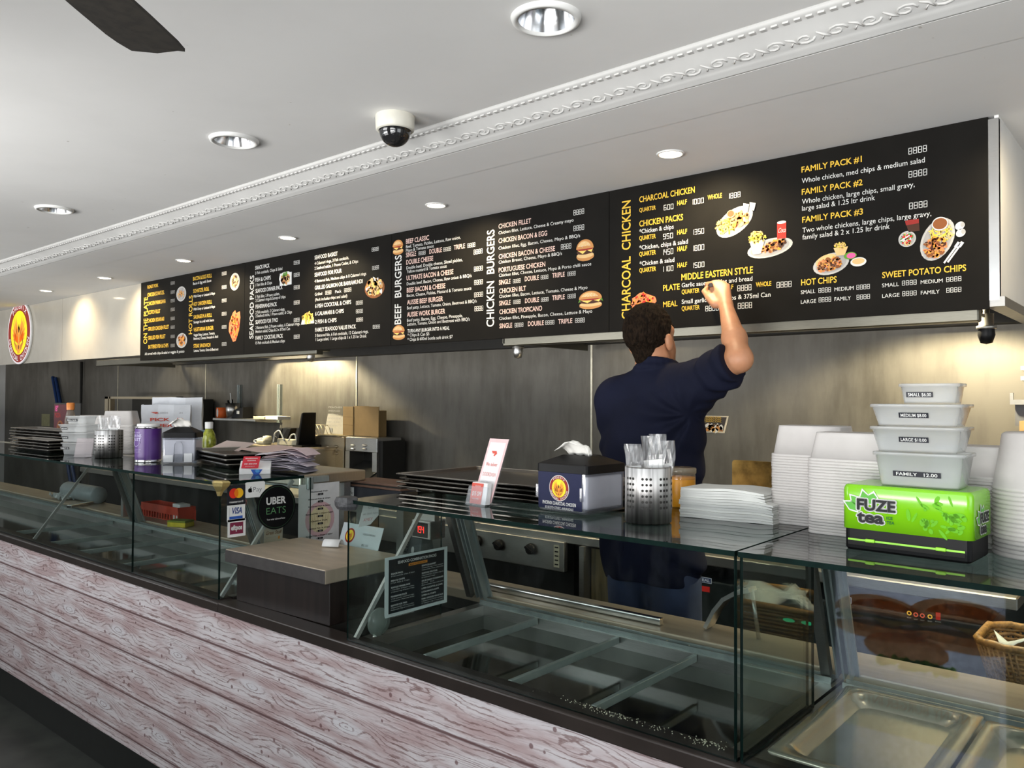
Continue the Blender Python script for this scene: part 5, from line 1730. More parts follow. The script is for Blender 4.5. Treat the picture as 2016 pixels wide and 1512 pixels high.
# things on the pay shelf
ZPS = 1.0005
c = at(640, 1072, 'Z', 1.03)
c = Vector((-2.23, 1.69, ZPS))
t = thing('receipt_curl', 'curled strip of white receipt paper on the low steel shelf', 'receipt', c, .5)
p = MB(); p.rings([[(x, .024 * sin(a), .0005 + .024 * max(0, cos(a)) + .003 * (i == 0)) for x in (-.030, .030)] for i, a in enumerate([-pi * .5 + k * pi * .95 / 12 for k in range(13)])], PAPER, False, False, True, False); o = p.build('paper', t); md = o.modifiers.new('thick', 'SOLIDIFY'); md.thickness = .0008
o = Vector((-2.585, 1.90, .870))
t = thing('loyalty_card', 'small cream card with brown script behind the glass end', 'card', o)
a_, zz = exy(520, 1043, -2.56); b_, zb = exy(556, 1064, -2.56)
o = Vector((-2.56, a_, zb))
t.location = o
sheet(t, o, (0, 1, 0), (0, .03, 1), b_ - a_, .085, M('cream_card', (.60, .52, .40), .6, var=.04)); p = MB(o); f = Fr(o, (0, 1, 0), (0, .03, 1), .0004); put_text(p, f, 'Great Stuff', .005, .028, .012, I_BR, w=b_ - a_ - .012, k=1, bold=.01, slant=.3); put_text(p, f, 'ask us for a card', .008, .016, .004, I_GY, k=1); put_ell(p, f, (b_ - a_) * .8, .014, .004, .006, I_OR, 1); p.build('print', t)
# laminated sign leaning in the case end, thermostat, note, glass lamp
o = Vector((-1.955, 1.735, 1.000))
t = thing('laminated_sign', 'laminated sign with the phoenix roundel leaning at the back of the pay shelf', 'sign', o)
P0, P1 = at(664, 1082, 'Y', 1.75), at(742, 1110, 'Y', 1.75)
P0.z = .985
U = (P1 - P0); U.z = 0; w = U.length; V = Vector((0, .35, 1)); V = V - V.project(U); V.normalize()
t.location = P0
sheet(t, P0, U, V, w, .088, M('laminate_blue_white', (.52, .58, .60), .15, var=.03, coat=.5), .0012)
p = MB(P0); f = Fr(P0, U, V, .0004); put_logo(p, f, w * .24, .046, .027, False); put_text(p, f, 'COLD DRINKS', w * .55, .055, .006, I_K, w=w * .30, k=1); put_text(p, f, '$3.50', w * .58, .018, .007, I_K, w=w * .16, k=1); p.build('print', t)

# note and sheet stuck to the inside of the middle case
XM = -1.792
def cxy(px, py, X):
    q = at(px, py, 'X', X); return q.y, q.z
a, z1 = cxy(713, 992, XM + .002); b_, z0 = cxy(744, 1033, XM + .002)
o = Vector((XM + .0022, a - .006, z0))
t = thing('handwritten_note', 'small white handwritten note taped inside the glass case', 'note', o)
w, h = b_ - a + .008, z1 - z0
p = MB(o); f = Fr(o, (0, 1, 0), (0, 0, 1)); f_ = [(-.008, 0), (w * .55, .004), (w, h * .42), (w, h), (.012, h)]
p.rings([[f.p(x, y, 0) - f.n * k for x, y in f_] for k in (.0006, 0)], PAPER, smooth=False); p.build('paper', t)
p = MB(o); put_text(p, f, 'Sorry', w * .40, h * .74, h * .11, I_K, k=1, slant=.25, bold=-.02); put_text(p, f, 'we don\'t have', w * .12, h * .50, h * .10, I_K, w=w * .82, k=1, slant=.25, bold=-.02); put_text(p, f, 'AMEX', w * .14, h * .22, h * .14, I_R, w=w * .5, k=1, slant=.4, bold=-.02); p.build('writing', t)
XS = -1.755
a, z1 = cxy(758, 1099, XS); b_, z0 = cxy(880, 1187, XS)
_, zbl = cxy(758, 1218, XS)
o = Vector((XS, a, zbl))
w, h = b_ - a, z1 - zbl
o.z = max(o.z, .834)
t = thing('seafood_sheet', 'black and white seafood combination sheet standing inside the glass case', 'menu sheet', o)
print('seafood sheet', o, w, h)
sheet(t, o, (0, 1, 0), (0, 0, 1), w, h, M('sheet_white', (.70, .78, .78), .4, var=.03))
p = MB(o); f = Fr(o, (0, 1, 0), (0, 0, 1), .0004)
put_rect(p, f, w * .055, h * .055, w * .945, h * .955, M('sheet_black', (.012, .016, .020), .25, var=.05), 1)
put_text(p, f, 'SEAFOOD COMBINATION PACKS', w * .50, h * .865, h * .045, I_W, w=w * .62, k=2, anchor='c', bold=.025); put_rect(p, f, w * .36, h * .79, w * .66, h * .835, I_OR, 2); put_text(p, f, 'MADE TO ORDER ONLY', w * .51, h * .80, h * .022, I_K, w=w * .26, k=3, anchor='c', bold=.02)
SF = ((('SNACK PACK', '3 Fish cocktails, Chips & Salad'), ('FISH & CHIPS', '1 Fish fillet & Chips'), ('SEAFOOD DINNER PACK', '1 Fish fillet, 2 Prawn cutlets,', '2 Calamari rings & Scoop of chips'), ('FISHERMANS PACK', '2 Fish cocktails, 2 Calamari rings,', '2 Seafood sticks, 1 Prawn cutlet, & Chips'), ('SEAFOOD FOR TWO', '2 Battered fish, 2 Prawn cutlets,', 'Medium salad, Chips & 2 x 375ml Can'), ('FAMILY COCKTAIL PACK', '15 Fish cocktails & Medium chips')),
      (('SEAFOOD BASKET', '4 Calamari rings, 3 Fish cocktails,', '2 Seafood sticks, 1 Prawn cutlet, & Chips'), ('SEAFOOD FOR FOUR', '4 Battered fish, Medium chips &', '8 Calamari rings'), ('GRILLED SALMON OR BARRAMUNDI', 'Grilled    Pack', '(Pack includes chips and salad)'), ('6 FISH COCKTAIL & CHIPS',), ('6 CALAMARI & CHIPS',), ('2 FISH & CHIPS',), ('FAMILY SEAFOOD VALUE PACK', '3 Battered fish, 6 Fish cocktails,', '12 Calamari rings, 1 Large salad,', '1 Large chips & 1 x 1.25 ltr Drink')))
for ci, colm in enumerate(SF):
    y = .70 if ci == 0 else .735
    for it in colm:
        for k, s in enumerate(it):
            put_text(p, f, s, w * (.09 if ci == 0 else .57), h * y, h * (.026 if k == 0 else .02), I_W, w=w * min(.36, .0125 * len(s) + (.06 if k == 0 else .02)), k=2, bold=.03 if k == 0 else .0)
            y -= .036
        y -= .042 if ci == 0 else .024
p.build('print', t)
c = Vector((XS + .003, a + .012, .88))
t = thing('glass_lamp', 'round glass lamp bowl behind the seafood sheet corner', 'lamp', (XS - .012, a - .015, .872))
p = MB(t.location); p.lathe((XS - .012, a - .015, .872), [(.0, -.010), (.030, -.008), (.040, .004), (.038, .010), (.0, .014)], see_through('frosted_bowl', (.75, .82, .78), .08, .35, (.6, .66, .62)), 28, ax='X'); p.build('bowl', t)
p = MB(t.location); p.box(XS - .02, a - .025, .832, XS - .004, a - .005, .838, STEEL); p.build('foot', t)

c = at(828, 1043, 'Y', 1.83)
t = thing('thermostat', 'steel thermostat box with a red digital readout under the case top', 'thermostat', c)
p = MB(c); p.box(c.x - .043, 1.83, c.z - .030, c.x + .045, 1.90, c.z + .030, STEEL_D, .003); p.box(c.x - .043, 1.85, c.z + .03, c.x + .045, 1.87, ZG - .0102, STEEL_D); p.build('housing', t)
p = MB(c); f = Fr((c.x, 1.8295, c.z), (1, 0, 0), (0, 0, 1), .0005); put_rect(p, f, -.038, -.024, .034, .024, M('display_black', (.01, .01, .011), .15), 1); put_lcd(p, f, '194', -.020, -.010, .038, .022, M('led_red', (1, .03, .02), .4, emit=3.0), 2); p.build('display', t)

# steel rail and small steel trays on the worktop and in the near case
p = MB(); q0, q1 = at(942, 1140, 'Z', .862), at(1272, 1236, 'Z', .862)
q0.z = q1.z = .861; q0.y = q1.y = 2.06
p.bar(q0, q1, .022, .020, STEEL_B, bevel=.003); o = p.build('steel_rail'); tag(o, 'loose steel rail lying along the worktop behind the empty case', 'rail')
p = MB(); q0, q1 = at(136, 997, 'Z', .862), at(198, 985, 'Z', .862)
p.bar(Vector((q0.x, q0.y, .8605)), Vector((q1.x, q1.y + .02, .8605)), .03, .018, STEEL_B, bevel=.003); o = p.build('steel_rail'); tag(o, 'short bright steel rail on the worktop inside the far case', 'rail')


def gastro(label, x0, y0, x1, y1, zt, depth):
    t = thing('steel_pan', label, 'food tray', ((x0 + x1) / 2, (y0 + y1) / 2, zt - depth), group='steel pans in the near case')
    w, d = x1 - x0, y1 - y0
    cx, cy = (x0 + x1) / 2, (y0 + y1) / 2
    p = MB(t.location)
    def L(W, D, r, z): return [(cx + x, cy + y, z) for x, y in rrect(W, D, r, 6)]
    p.rings([L(w, d, .010, zt - .006), L(w + .002, d + .002, .010, zt - .002), L(w - .002, d - .002, .010, zt), L(w - .050, d - .050, .045, zt - .001), L(w - .060, d - .060, .042, zt - .010), L(w - .074, d - .074, .038, zt - depth + .010), L(w - .094, d - .094, .032, zt - depth)], M('pan_steel', (.62, .585, .48), .20, .72, var=.06, vs=9), False, True)
    p.build('pan', t)
    return t


gastro('wide shallow steel pan at the left of the near case', -.612, 1.452, -.338, 1.905, .853, .023)
bpy.data.objects['steel_pan']['label'] = 'wide shallow steel pan below the green box, holding a dull floor'
gastro('narrower shiny steel pan at the edge of the near case', -.330, 1.452, -.06, 1.885, .853, .023)
# ------------------------------------------------------------------ till and keypad behind the pay shelf
x0, x1, zt = at(684, 960, 'Y', 2.03).x, at(790, 960, 'Y', 2.03).x, at(700, 946, 'Y', 2.03).z
t = thing('cash_drawer', 'dark till box with a brown rim and a small pay sticker behind the taped corner', 'till', ((x0 + x1) / 2, 2.03, .85))
p = MB(t.location); p.box(x0, 2.03, zt - .075, x1, 2.17, zt - .022, M('till_navy', (.018, .020, .028), .4), .002, 1); p.build('drawer', t)
p = MB(t.location); p.box(x0 - .004, 2.025, zt - .022, x1, 2.175, zt - .014, M('till_brown', (.14, .075, .05), .5), .001, 1); p.box(x0 + .01, 2.03, zt - .014, x1, 2.17, zt - .008, MDARK); p.box(x0, 2.027, zt - .008, x1, 2.172, zt, M('till_brown'), .001, 1); p.build('rim', t)
p = MB(t.location); p.box(x0 + .02, 2.06, .85, x0 + .06, 2.14, zt - .075, STEEL_D); p.box(x1 - .06, 2.06, .85, x1 - .02, 2.14, zt - .075, STEEL_D); p.build('stand', t)
p = MB(t.location); f = Fr((x0 + .002, 2.0295, zt - .068), (1, 0, 0), (0, 0, 1)); put_rect(p, f, 0, 0, .040, .040, WHITEP, 1); put_ell(p, f, .010, .020, .005, .006, I_K, 2); put_text(p, f, 'Pay', .017, .014, .010, I_K, k=2); p.build('pay_sticker', t)
q = at(818, 1110, 'Y', 2.10); z1 = at(815, 1052, 'Y', 2.10).z
t = thing('desk_terminal', 'grey keypad terminal with slots behind the seafood sheet', 'terminal', (q.x, 2.10, .85))
p = MB(t.location); m = M('terminal_grey', (.07, .085, .09), .4)
p.hexa([(q.x - .055, 2.06, .85), (q.x + .055, 2.06, .85), (q.x + .055, 2.16, .85), (q.x - .055, 2.16, .85), (q.x - .035, 2.10, z1), (q.x + .035, 2.10, z1), (q.x + .035, 2.15, z1), (q.x - .035, 2.15, z1)], m, .004); p.build('case', t)
p = MB(t.location); f = Fr((q.x, 2.058, .85), (1, 0, 0), (0, .13, 1), .0008); h = z1 - .85
for i in range(6): put_rect(p, f, -.03, h * (.45 + .07 * i), -.008, h * (.48 + .07 * i), BLACKP, 1)
put_ell(p, f, .018, h * .62, .008, .014, I_LG, 1)
for i in range(2): put_rect(p, f, -.03, h * (.32 + .05 * i), .0, h * (.34 + .05 * i), I_LG, 1)
p.build('slots_and_keys', t)
# ------------------------------------------------------------------ poster in the shopfront window beside the photographer


def lit_film(name, c):
    """thin printed window film: daylight from the street passes through it"""
    m, nt, b = new_mat(name)
    nt.nodes.remove(b)
    d = nt.nodes.new('ShaderNodeBsdfDiffuse'); tl = nt.nodes.new('ShaderNodeBsdfTranslucent'); mx = nt.nodes.new('ShaderNodeMixShader')
    col = mixc(noise(coord(), 60).ss(.3, .7), tuple(x * .8 for x in c), tuple(min(1, x * 1.15) for x in c))
    nt.links.new(col, d.inputs[0]); nt.links.new(col, tl.inputs[0]); mx.inputs[0].default_value = .7
    nt.links.new(d.outputs[0], mx.inputs[1]); nt.links.new(tl.outputs[0], mx.inputs[2]); nt.links.new(mx.outputs[0], nt.nodes['Material Output'].inputs[0])
    return m


PB = lit_film('film_grey_blue', (.62, .68, .88)); PBU = lit_film('film_bun', (.85, .42, .18)); PTN = lit_film('film_tan', (.88, .58, .32)); PPT = lit_film('film_patty', (.30, .20, .16)); PCH = lit_film('film_cheese', (.92, .66, .2)); PGR = lit_film('film_lettuce', (.3, .6, .12)); PYL = lit_film('film_cream', (.95, .88, .6))
t = thing('window_poster', 'translucent burger poster in the shopfront window', 'poster', (PX0, -.26, .12))
p = MB(t.location); p.face([(PX0, -.265, .12), (PX1, -.265, .12), (PX1, -.265, .93), (PX0, -.265, .93)], PB); p.build('film', t)
p = MB(t.location)
f = Fr((PX1, -.2615, .12), (-1, 0, 0), (0, 0, 1), .0006)
wP = PX1 - PX0
burger(p, f, wP * .26, .615, .36, .19, cols=(PBU, PTN, PPT, PCH, PGR), k=1)
burger(p, f, wP * .72, .60, .34, .17, cols=(PBU, PTN, PPT, PCH, PGR), k=12)
put_ell(p, f, wP * .56, .505, .14, .055, PBU, 25); blobs(p, f, wP * .50, .455, .13, .012, [PGR], 40, .012, 26)
put_rect(p, f, .03, .19, wP - .03, .37, PYL, 1); put_text(p, f, 'TURN ANY BURGER INTO A', .04, .285, .034, PBU, w=wP - .08, k=3, bold=.02)
p.build('print', t)

# ------------------------------------------------------------------ kitchen line behind the counter
YK = 2.88
MAPP = M('dark_appliance', (.022, .030, .030), .25, var=.2)
t = thing('fryer_bench', 'steel cooking bench with black knobs seen through the empty glass case', 'bench', (-3.0, 3.2, 0))
p = MB(t.location); p.box(-7.4, YK + .02, .86, -1.95, YW - .004, .90, STEEL_D, .004, 1); p.build('top', t)
p = MB(t.location); p.box(-7.4, YK + .10, 0, -2.16, YW - .004, .86, MDARK); p.build('carcass', t)
p = MB(t.location); xp = at(1110, 1095, 'Y', YK).x; p.box(-3.4, YK, .735, xp, YK + .03, .868, STEEL_D, .003, 1); p.build('control_panel', t)
for px, py in ((942, 1064), (985, 1072), (1048, 1080)):
    c = at(px, py, 'Y', YK); p = MB(t.location); p.lathe(c, [(.020, 0), (.026, -.006), (.024, -.024), (.0, -.026)], BLACKP, 20, ax='Y'); p.bar(c + Vector((-.02, -.028, .01)), c + Vector((.02, -.028, -.01)), .01, .012, BLACKP, (0, 1, 0)); p.build('knob', t)
c = at(1096, 1095, 'Y', YK); p = MB(t.location); f = Fr(c + Vector((0, -.001, 0)), (1, 0, 0), (0, 0, 1)); put_rect(p, f, -.016, -.05, .016, .05, ink('gauge', (.40, .40, .32)), 1)
for i in range(5): put_rect(p, f, -.010, -.04 + i * .019, .010, -.034 + i * .019, I_K, 2)
p.build('gauge_strip', t)
p = MB(t.location); x0 = at(1140, 1100, 'Y', YK).x; x1 = at(1235, 1100, 'Y', YK).x
p.box(x0, YK, 0, x0 + .025, YK + .3, .86, STEEL_D); p.box(x0 + .03, YK + .05, .1, x1, YK + .07, .85, M('grimy_wood', (.12, .095, .045), .5, var=.5, vs=30, stretch=(1, 1, .08))); p.build('side_post', t)
t = thing('bain_marie', 'dark appliance with lit buttons behind the near glass case', 'food warmer', (-1.1, 3.1, 0))
p = MB(t.location); p.box(-1.80, YK + .25, .10, -1.52, YW - .004, .86, MDARK); p.box(-1.52, YK + .01, .08, -.50, YW - .004, .80, MAPP, .006, 2); p.box(-1.92, YK, .86, -.42, YW - .004, .90, STEEL_D, .004, 1); p.build('body', t)
p = MB(t.location); f = Fr((0, YK + .009, 0), (1, 0, 0), (0, 0, 1), .0006)
for px, py, tx in ((1388, 1142, 1), (1660, 1180, 1)):
    c = at(px, py, 'Y', YK + .009); put_rect(p, f, c.x - .028, c.z - .011, c.x + .028, c.z + .011, M('badge_white', (.6, .65, .75), .3, emit=.12), 1); put_rect(p, f, c.x - .026, c.z - .009, c.x + .026, c.z + .009, M('badge_blue', (.05, .08, .18), .3), 2); put_text(p, f, 'SEAL', c.x, c.z - .005, .010, M('badge_white'), k=3, anchor='c', w=.042, bold=.03)
    put_rect(p, f, c.x - .03, c.z - .045, c.x + .02, c.z - .024, M('switch_red', (.45, .02, .015), .3, emit=.25), 1)
for px, py in ((1553, 1221), (1589, 1227)):
    c = at(px, py, 'Y', YK + .009); put_ell(p, f, c.x, c.z, .022, .007, M('lamp_green', (.01, .45, .20), .3, emit=.5), 1)
for px, py, cc in ((1790, 1207, 'y'), (1803, 1210, 'r'), (1816, 1212, 'r'), (1831, 1214, 'y')):
    c = at(px, py, 'Y', YK + .009); put_ring(p, f, c.x, c.z, .004, .0075, M('ring_' + cc, (.8, .45, .06) if cc == 'y' else (.6, .10, .06), .3, emit=.5), 1, 16); put_text(p, f, 'RESET' if cc == 'y' else 'HEAT', c.x, c.z - .017, .0035, I_W, k=1, anchor='c')
c = at(1847, 1213, 'Y', YK + .009); put_rect(p, f, c.x - .007, c.z - .012, c.x + .007, c.z + .012, M('switch_red'), 1); put_text(p, f, 'POWER', c.x, c.z - .02, .0035, I_W, k=1, anchor='c')
p.build('buttons', t)

# wicker basket with paper on a low dark shelf
t = thing('low_shelf', 'low dark shelf unit holding the wicker basket', 'shelf', (-.1, 2.7, 0))
p = MB(t.location); zb = at(1960, 1352, 'Y', 2.62).z; p.box(-.47, 2.40, zb - .03, .5, 2.86, zb, MDARK); p.build('board', t); p = MB(t.location); p.box(-.47, 2.40, 0, -.45, 2.86, zb - .03, MDARK); p.box(.48, 2.40, 0, .5, 2.86, zb - .03, MDARK); p.build('sides', t)
c = Vector((-.265, 2.60, zb))
t = thing('wicker_basket', 'brown wicker basket lined with paper on the low shelf', 'basket', c)
MWICK = M('wicker', (.30, .155, .04), .5, var=.4, vs=80)
p = MB(c)
for k in range(13):
    z = .004 + k * .0125; s = .80 + .20 * k / 12
    p.tube([c + Vector((x * .40 * s + .0, y * .27 * s, z + .0022 * sin(i * 2.2 + k * pi))) for i, (x, y) in enumerate(rrect(1, 1, .25, 6) + [rrect(1, 1, .25, 6)[0]])], .0055 if k < 12 else .011, MWICK, 6)
p.build('weave', t)
p = MB(c)
for i, (x, y) in enumerate(rrect(1, 1, .25, 11)):
    p.tube([c + Vector((x * .40 * .80, y * .27 * .80, .0)), c + Vector((x * .405, y * .275, .155))], .004, MWICK, 5)
p.box(c.x - .15, c.y - .10, .0 + c.z, c.x + .15, c.y + .10, c.z + .006, MWICK); p.build('stakes', t)
p = MB(c)
for i, (dx, dy, a) in enumerate(((-.06, -.03, .3), (.03, -.02, -.4), (.08, .03, .2))):
    G = [[c + Vector((dx + (u - .5) * .19 * cos(a) - (v - .5) * .15 * sin(a), dy + (u - .5) * .19 * sin(a) + (v - .5) * .15 * cos(a),   .140 + .045 * sin(u * 4 + i) * cos(v * 3 + i) + .02 * v)) for u in [k / 6 for k in range(7)]] for v in [k / 5 for k in range(6)]]
    p.rings(G, M('liner_paper', (.55, .60, .60), .7, var=.05), False, False, True, False)
o = p.build('paper_liner'); tag(o, 'crumpled pale paper lying in the wicker basket', 'paper'); md = o.modifiers.new('thick', 'SOLIDIFY'); md.thickness = .001

# curved pipe by the worktop
pts = [at(1395, 1229, 'Y', 2.12), at(1412, 1200, 'Y', 2.12), at(1430, 1178, 'Y', 2.12), at(1452, 1166, 'Y', 2.12), at(1480, 1160, 'Y', 2.12)]
pts[0].z = .857
p = MB()
for a, b2 in zip(pts, pts[1:]):
    p.bar(a, b2 + (b2 - a) * .05, .05, .011, STEEL, (0, 0, 1))
p.tube([pts[-1], Vector((pts[-1].x + .02, 2.12, .851))], .006, STEEL, 8)
o = p.build('curved_bracket'); tag(o, 'curved steel bracket standing on the worktop near the glass joint', 'bracket')

# red crate and sponge on the worktop of the far case
MCR = M('red_crate', (.60, .07, .035), .4, var=.08)
q0, q1 = at(293, 1018, 'Z', .851), at(358, 1028, 'Z', .851)
c = Vector(((q0.x + q1.x) / 2 - .06, 2.13, .8505))
t = thing('red_crate', 'shallow red plastic crate on the worktop behind the far case', 'crate', c, .02)
p = MB(); w, d, h = .40, .10, .075
for x in np.linspace(-w / 2, w / 2, 15):
    p.box(x - .004, -d / 2, 0, x + .004, -d / 2 + .003, h * .72, MCR); p.box(x - .004, d / 2 - .003, 0, x + .004, d / 2, h * .72, MCR)
p.box(-w / 2, -d / 2, h * .45, w / 2, -d / 2 + .004, h, MCR); p.box(-w / 2, d / 2 - .004, h * .45, w / 2, d / 2, h, MCR); p.box(-w / 2, -d / 2, 0, -w / 2 + .004, d / 2, h, MCR); p.box(w / 2 - .004, -d / 2, 0, w / 2, d / 2, h, MCR); p.box(-w / 2, -d / 2, 0, w / 2, d / 2, .004, MCR); p.build('slatted_body', t)
p = MB(); p.box(.11, -.03, .005, .19, .03, .09, PAPER, .004); o = p.build('paper_wad'); o.location = c; tag(o, 'white paper bundle standing in the red crate', 'paper')
c = at(373, 1034, 'Z', .851); c.y = 2.03
t = thing('sponge', 'yellow sponge with a green scouring top behind the far case', 'sponge', (c.x, c.y, .8505), .4)
p = MB(); p.box(-.055, -.035, 0, .055, .035, .024, M('sponge_yellow', (.62, .50, .04), .9, var=.1, bump=.3, bs=200), .004); p.build('foam', t)
p = MB(); p.box(-.055, -.035, .024, .055, .035, .033, M('scourer_green', (.20, .24, .03), .9, var=.2), .002); p.build('scourer', t)

# wall shelf on rails
YR = YW - .012
s0, s1 = at(421, 821, 'Y', YR - .17), at(547, 826, 'Y', YR - .02)
zs = (s0.z + s1.z) / 2
t = thing('wall_shelf', 'narrow steel wall shelf on two upright rails', 'shelf', (s0.x, YW, zs))
xr = [at(472, 800, 'Y', YR).x, at(551, 800, 'Y', YR).x]
p = MB(t.location); p.box(at(421, 821, 'Y', YR - .2).x, YR - .21, zs - .018, xr[1] - .012, YR - .012, zs, STEEL, .002, 1); p.build('shelf_board', t)
for x in xr:
    p = MB(t.location); z0, z1 = zs - .03, at(472, 758, 'Y', YR).z
    p.box(x - .016, YR - .004, z0, x + .016, YW, z1, MALU); p.box(x - .016, YR - .016, z0, x - .010, YR, z1, MALU); p.box(x + .010, YR - .016, z0, x + .016, YR, z1, MALU); p.build('rail', t)
YSH = YR - .12
c = at(439, 810, 'Y', YSH); t = thing('sticker_roll', 'roll of orange and white stickers on the wall shelf', 'roll', (c.x, YSH, zs))
p = MB(t.location); p.lathe((c.x, YSH, zs), [(.0, .0), (.052, 0), (.052, .082), (.02, .082), (.02, .07), (0, .07)], ink('roll_orange', (.75, .14, .03)), 24); p.build('roll', t)
p = MB(t.location)
for a in (-1.2, -.4, .4):
    f = Fr(Vector((c.x, YSH, zs)) + Vector((.0525 * sin(a - .3), -.0525 * cos(a - .3), .041)), (cos(a - .3), sin(a - .3), 0), (0, 0, 1)); put_ell(p, f, 0, 0, .012, .036, I_W, 1)
p.build('white_dots', t)
c = at(458, 810, 'Y', YSH); t = thing('tool_pot', 'grey metal pot of kitchen tools on the wall shelf', 'pot', (c.x, YSH, zs))
p = MB(t.location); p.lathe((c.x, YSH, zs), [(0, 0), (.046, 0), (.058, .12), (.055, .12), (.044, .004), (0, .004)], STEEL, 24); p.build('pot', t)
p = MB(t.location)
for dx, dz, r in ((-.02, .20, .004), (-.055, .14, .008), (.012, .15, .005)):
    p.tube([Vector((c.x, YSH, zs + .02)), Vector((c.x + dx, YSH - .01, zs + dz))], r, WHITEP if r < .0045 else BLACKP, 6)
o = p.build('kitchen_tools'); tag(o, 'small handled tools standing in the grey pot', 'utensils')
c = at(474, 818, 'Y', YSH); t = thing('desk_phone', 'small black sloping handset on the wall shelf', 'phone', (c.x, YSH, zs), .2)
p = MB(); p.hexa([(-.055, -.05, 0), (.075, -.05, 0), (.075, .06, 0), (-.055, .06, 0), (.0, -.05, .075), (.075, -.045, .09), (.075, .06, .09), (.0, .06, .08)], BLACKP, .004); p.build('case', t)
p = MB(); f = Fr((.0, -.0515, .02), (1, 0, 0), (0, 0, 1)); put_rect(p, f, .01, .015, .04, .04, I_LG, 1); p.build('display', t)
for a, b2, lab in ((.10, .17, 'buff paper pad on the wall shelf beside the black handset'), (.25, .18, 'white paper pad at the rail end of the wall shelf')):
    x = s0.x + .48 + a; p = MB((x, YSH, zs)); p.box(x, YSH - .05, zs, x + b2, YSH + .06, zs + .018 + a * .03, M('pad_' + lab[:4], (.52, .44, .28) if a < .2 else (.7, .68, .62), .7, var=.05), .002); tag(p.build('paper_pad'), lab, 'paper')

# boxes, machines and cables along the back bench
ZB = .90
def front_x(px, Y): return at(px, 870, 'Y', Y).x
Y1 = 3.38
x0, x1, zt = front_x(612, Y1), front_x(677, Y1), at(645, 858, 'Y', Y1).z
t = thing('louvred_warmer', 'beige steel machine with nine louvres and papers on top', 'food warmer', (x0, Y1, ZB))
MB1 = steel('warm_steel', (.55, .47, .34), .38)
p = MB(t.location); p.box(x0, Y1, ZB, x1, Y1 + .19, zt, MB1, .006, 2); p.build('casing', t)
for i in range(3):
    for j in range(3):
        c = at(627 + i * 17.5, 879 + j * 7, 'Y', Y1); p = MB(t.location); p.rings([[c + Vector((.024 * cos(a) * k, -.001 - .011 * (1 - k * k), .010 * sin(a) * k)) for a in [q * pi / 6 for q in range(12)]] for k in (1, .75, .4)], MB1); p.build('louvre', t)
x2, x3 = front_x(680, Y1 - .02), front_x(742, Y1 - .02)
t = thing('conveyor_toaster', 'grey steel machine with a dark mouth and a sloping tray', 'toaster', (x2, Y1, ZB))
zt2 = at(700, 860, 'Y', Y1).z
p = MB(t.location); zo0, zo1 = at(710, 912, 'Y', Y1).z, at(710, 889, 'Y', Y1).z
p.box(x2, Y1 - .02, zo1, x3, Y1 + .19, zt2, STEEL, .004, 1); p.box(x2, Y1 - .02, ZB, x2 + .045, Y1 + .19, zo1, STEEL); p.box(x3 - .045, Y1 - .02, ZB, x3, Y1 + .19, zo1, STEEL); p.box(x2 + .045, Y1 + .10, ZB, x3 - .045, Y1 + .19, zo1, MDARK); p.box(x3, Y1, ZB, x3 + .035, Y1 + .19, zt2 - .02, MDARK); p.build('casing', t)
for i in range(2):
    for j in range(2):
        c = at(695 + i * 23, 877 + j * 7, 'Y', Y1 - .02); p = MB(t.location); p.rings([[c + Vector((.026 * cos(a) * k, -.001 - .009 * (1 - k * k), .008 * sin(a) * k)) for a in [q * pi / 6 for q in range(12)]] for k in (1, .7, .4)], STEEL); p.build('louvre', t)
p = MB(t.location); p.hexa([(x2 + .02, Y1 - .26, ZB + .012), (x3 + .02, Y1 - .26, ZB + .012), (x3 - .01, Y1 + .1, zo0), (x2 + .05, Y1 + .1, zo0), (x2 + .02, Y1 - .26, ZB + .022), (x3 + .02, Y1 - .26, ZB + .022), (x3 - .01, Y1 + .1, zo0 + .01), (x2 + .05, Y1 + .1, zo0 + .01)], M('dark_tray', (.03, .03, .028), .35)); p.box(x2 + .02, Y1 - .27, ZB, x3 + .02, Y1 - .255, ZB + .03, STEEL_D); p.build('sloping_tray', t)
MCARD = M('cardboard', (.33, .21, .085), .8, var=.08, vs=8)
xa, xb, za = front_x(678, Y1 + .08), front_x(748, Y1 + .08), at(712, 799, 'Y', Y1 + .08).z
t = thing('cardboard_box', 'open brown cardboard box standing on the grey machine', 'box', ((xa + xb) / 2, Y1 + .2, zt2))
p = MB(t.location); p.box(xa + .03, Y1 + .08, zt2 + .001, xb - .03, Y1 + .16, za - .03, MCARD); p.build('carton', t)
p = MB(t.location)
for fx0, fx1, z1, dy in ((xa, xa + .11, za - .006, 0), (xa + .112, xa + .26, za - .002, .004), (xa + .262, xb, za - .004, .001)):
    p.box(fx0, Y1 + .066 + dy, zt2 + .002, fx1, Y1 + .072 + dy, z1, MCARD)
for z in (.35, .62): p.box(xa, Y1 + .0655, zt2 + (za - zt2) * z, xa + .11, Y1 + .066, zt2 + (za - zt2) * z + .002, M('card_crease', (.16, .09, .03), .8))
p.build('flaps', t)
xa, xb, za = front_x(638, Y1 + .1), front_x(679, Y1 + .1), at(660, 815, 'Y', Y1 + .1).z
t = thing('printed_carton', 'pale carton covered in small print leaning by the cardboard box', 'box', (xa, Y1 + .1, zt))
p = MB(t.location); p.hexa([(xa, Y1 + .10, zt + .001), (xb - .012, Y1 + .10, zt + .001), (xb - .012, Y1 + .16, zt + .001), (xa, Y1 + .16, zt + .001), (xa + .015, Y1 + .12, za), (xb - .012, Y1 + .12, za - .02), (xb - .012, Y1 + .16, za - .02), (xa + .015, Y1 + .16, za)], M('pale_carton', (.50, .47, .40), .7, var=.05)); p.build('carton', t)
p = MB(t.location); f = Fr((xa + .01, Y1 + .099, zt), (1, 0, 0), (0, .1, 1), .0008)
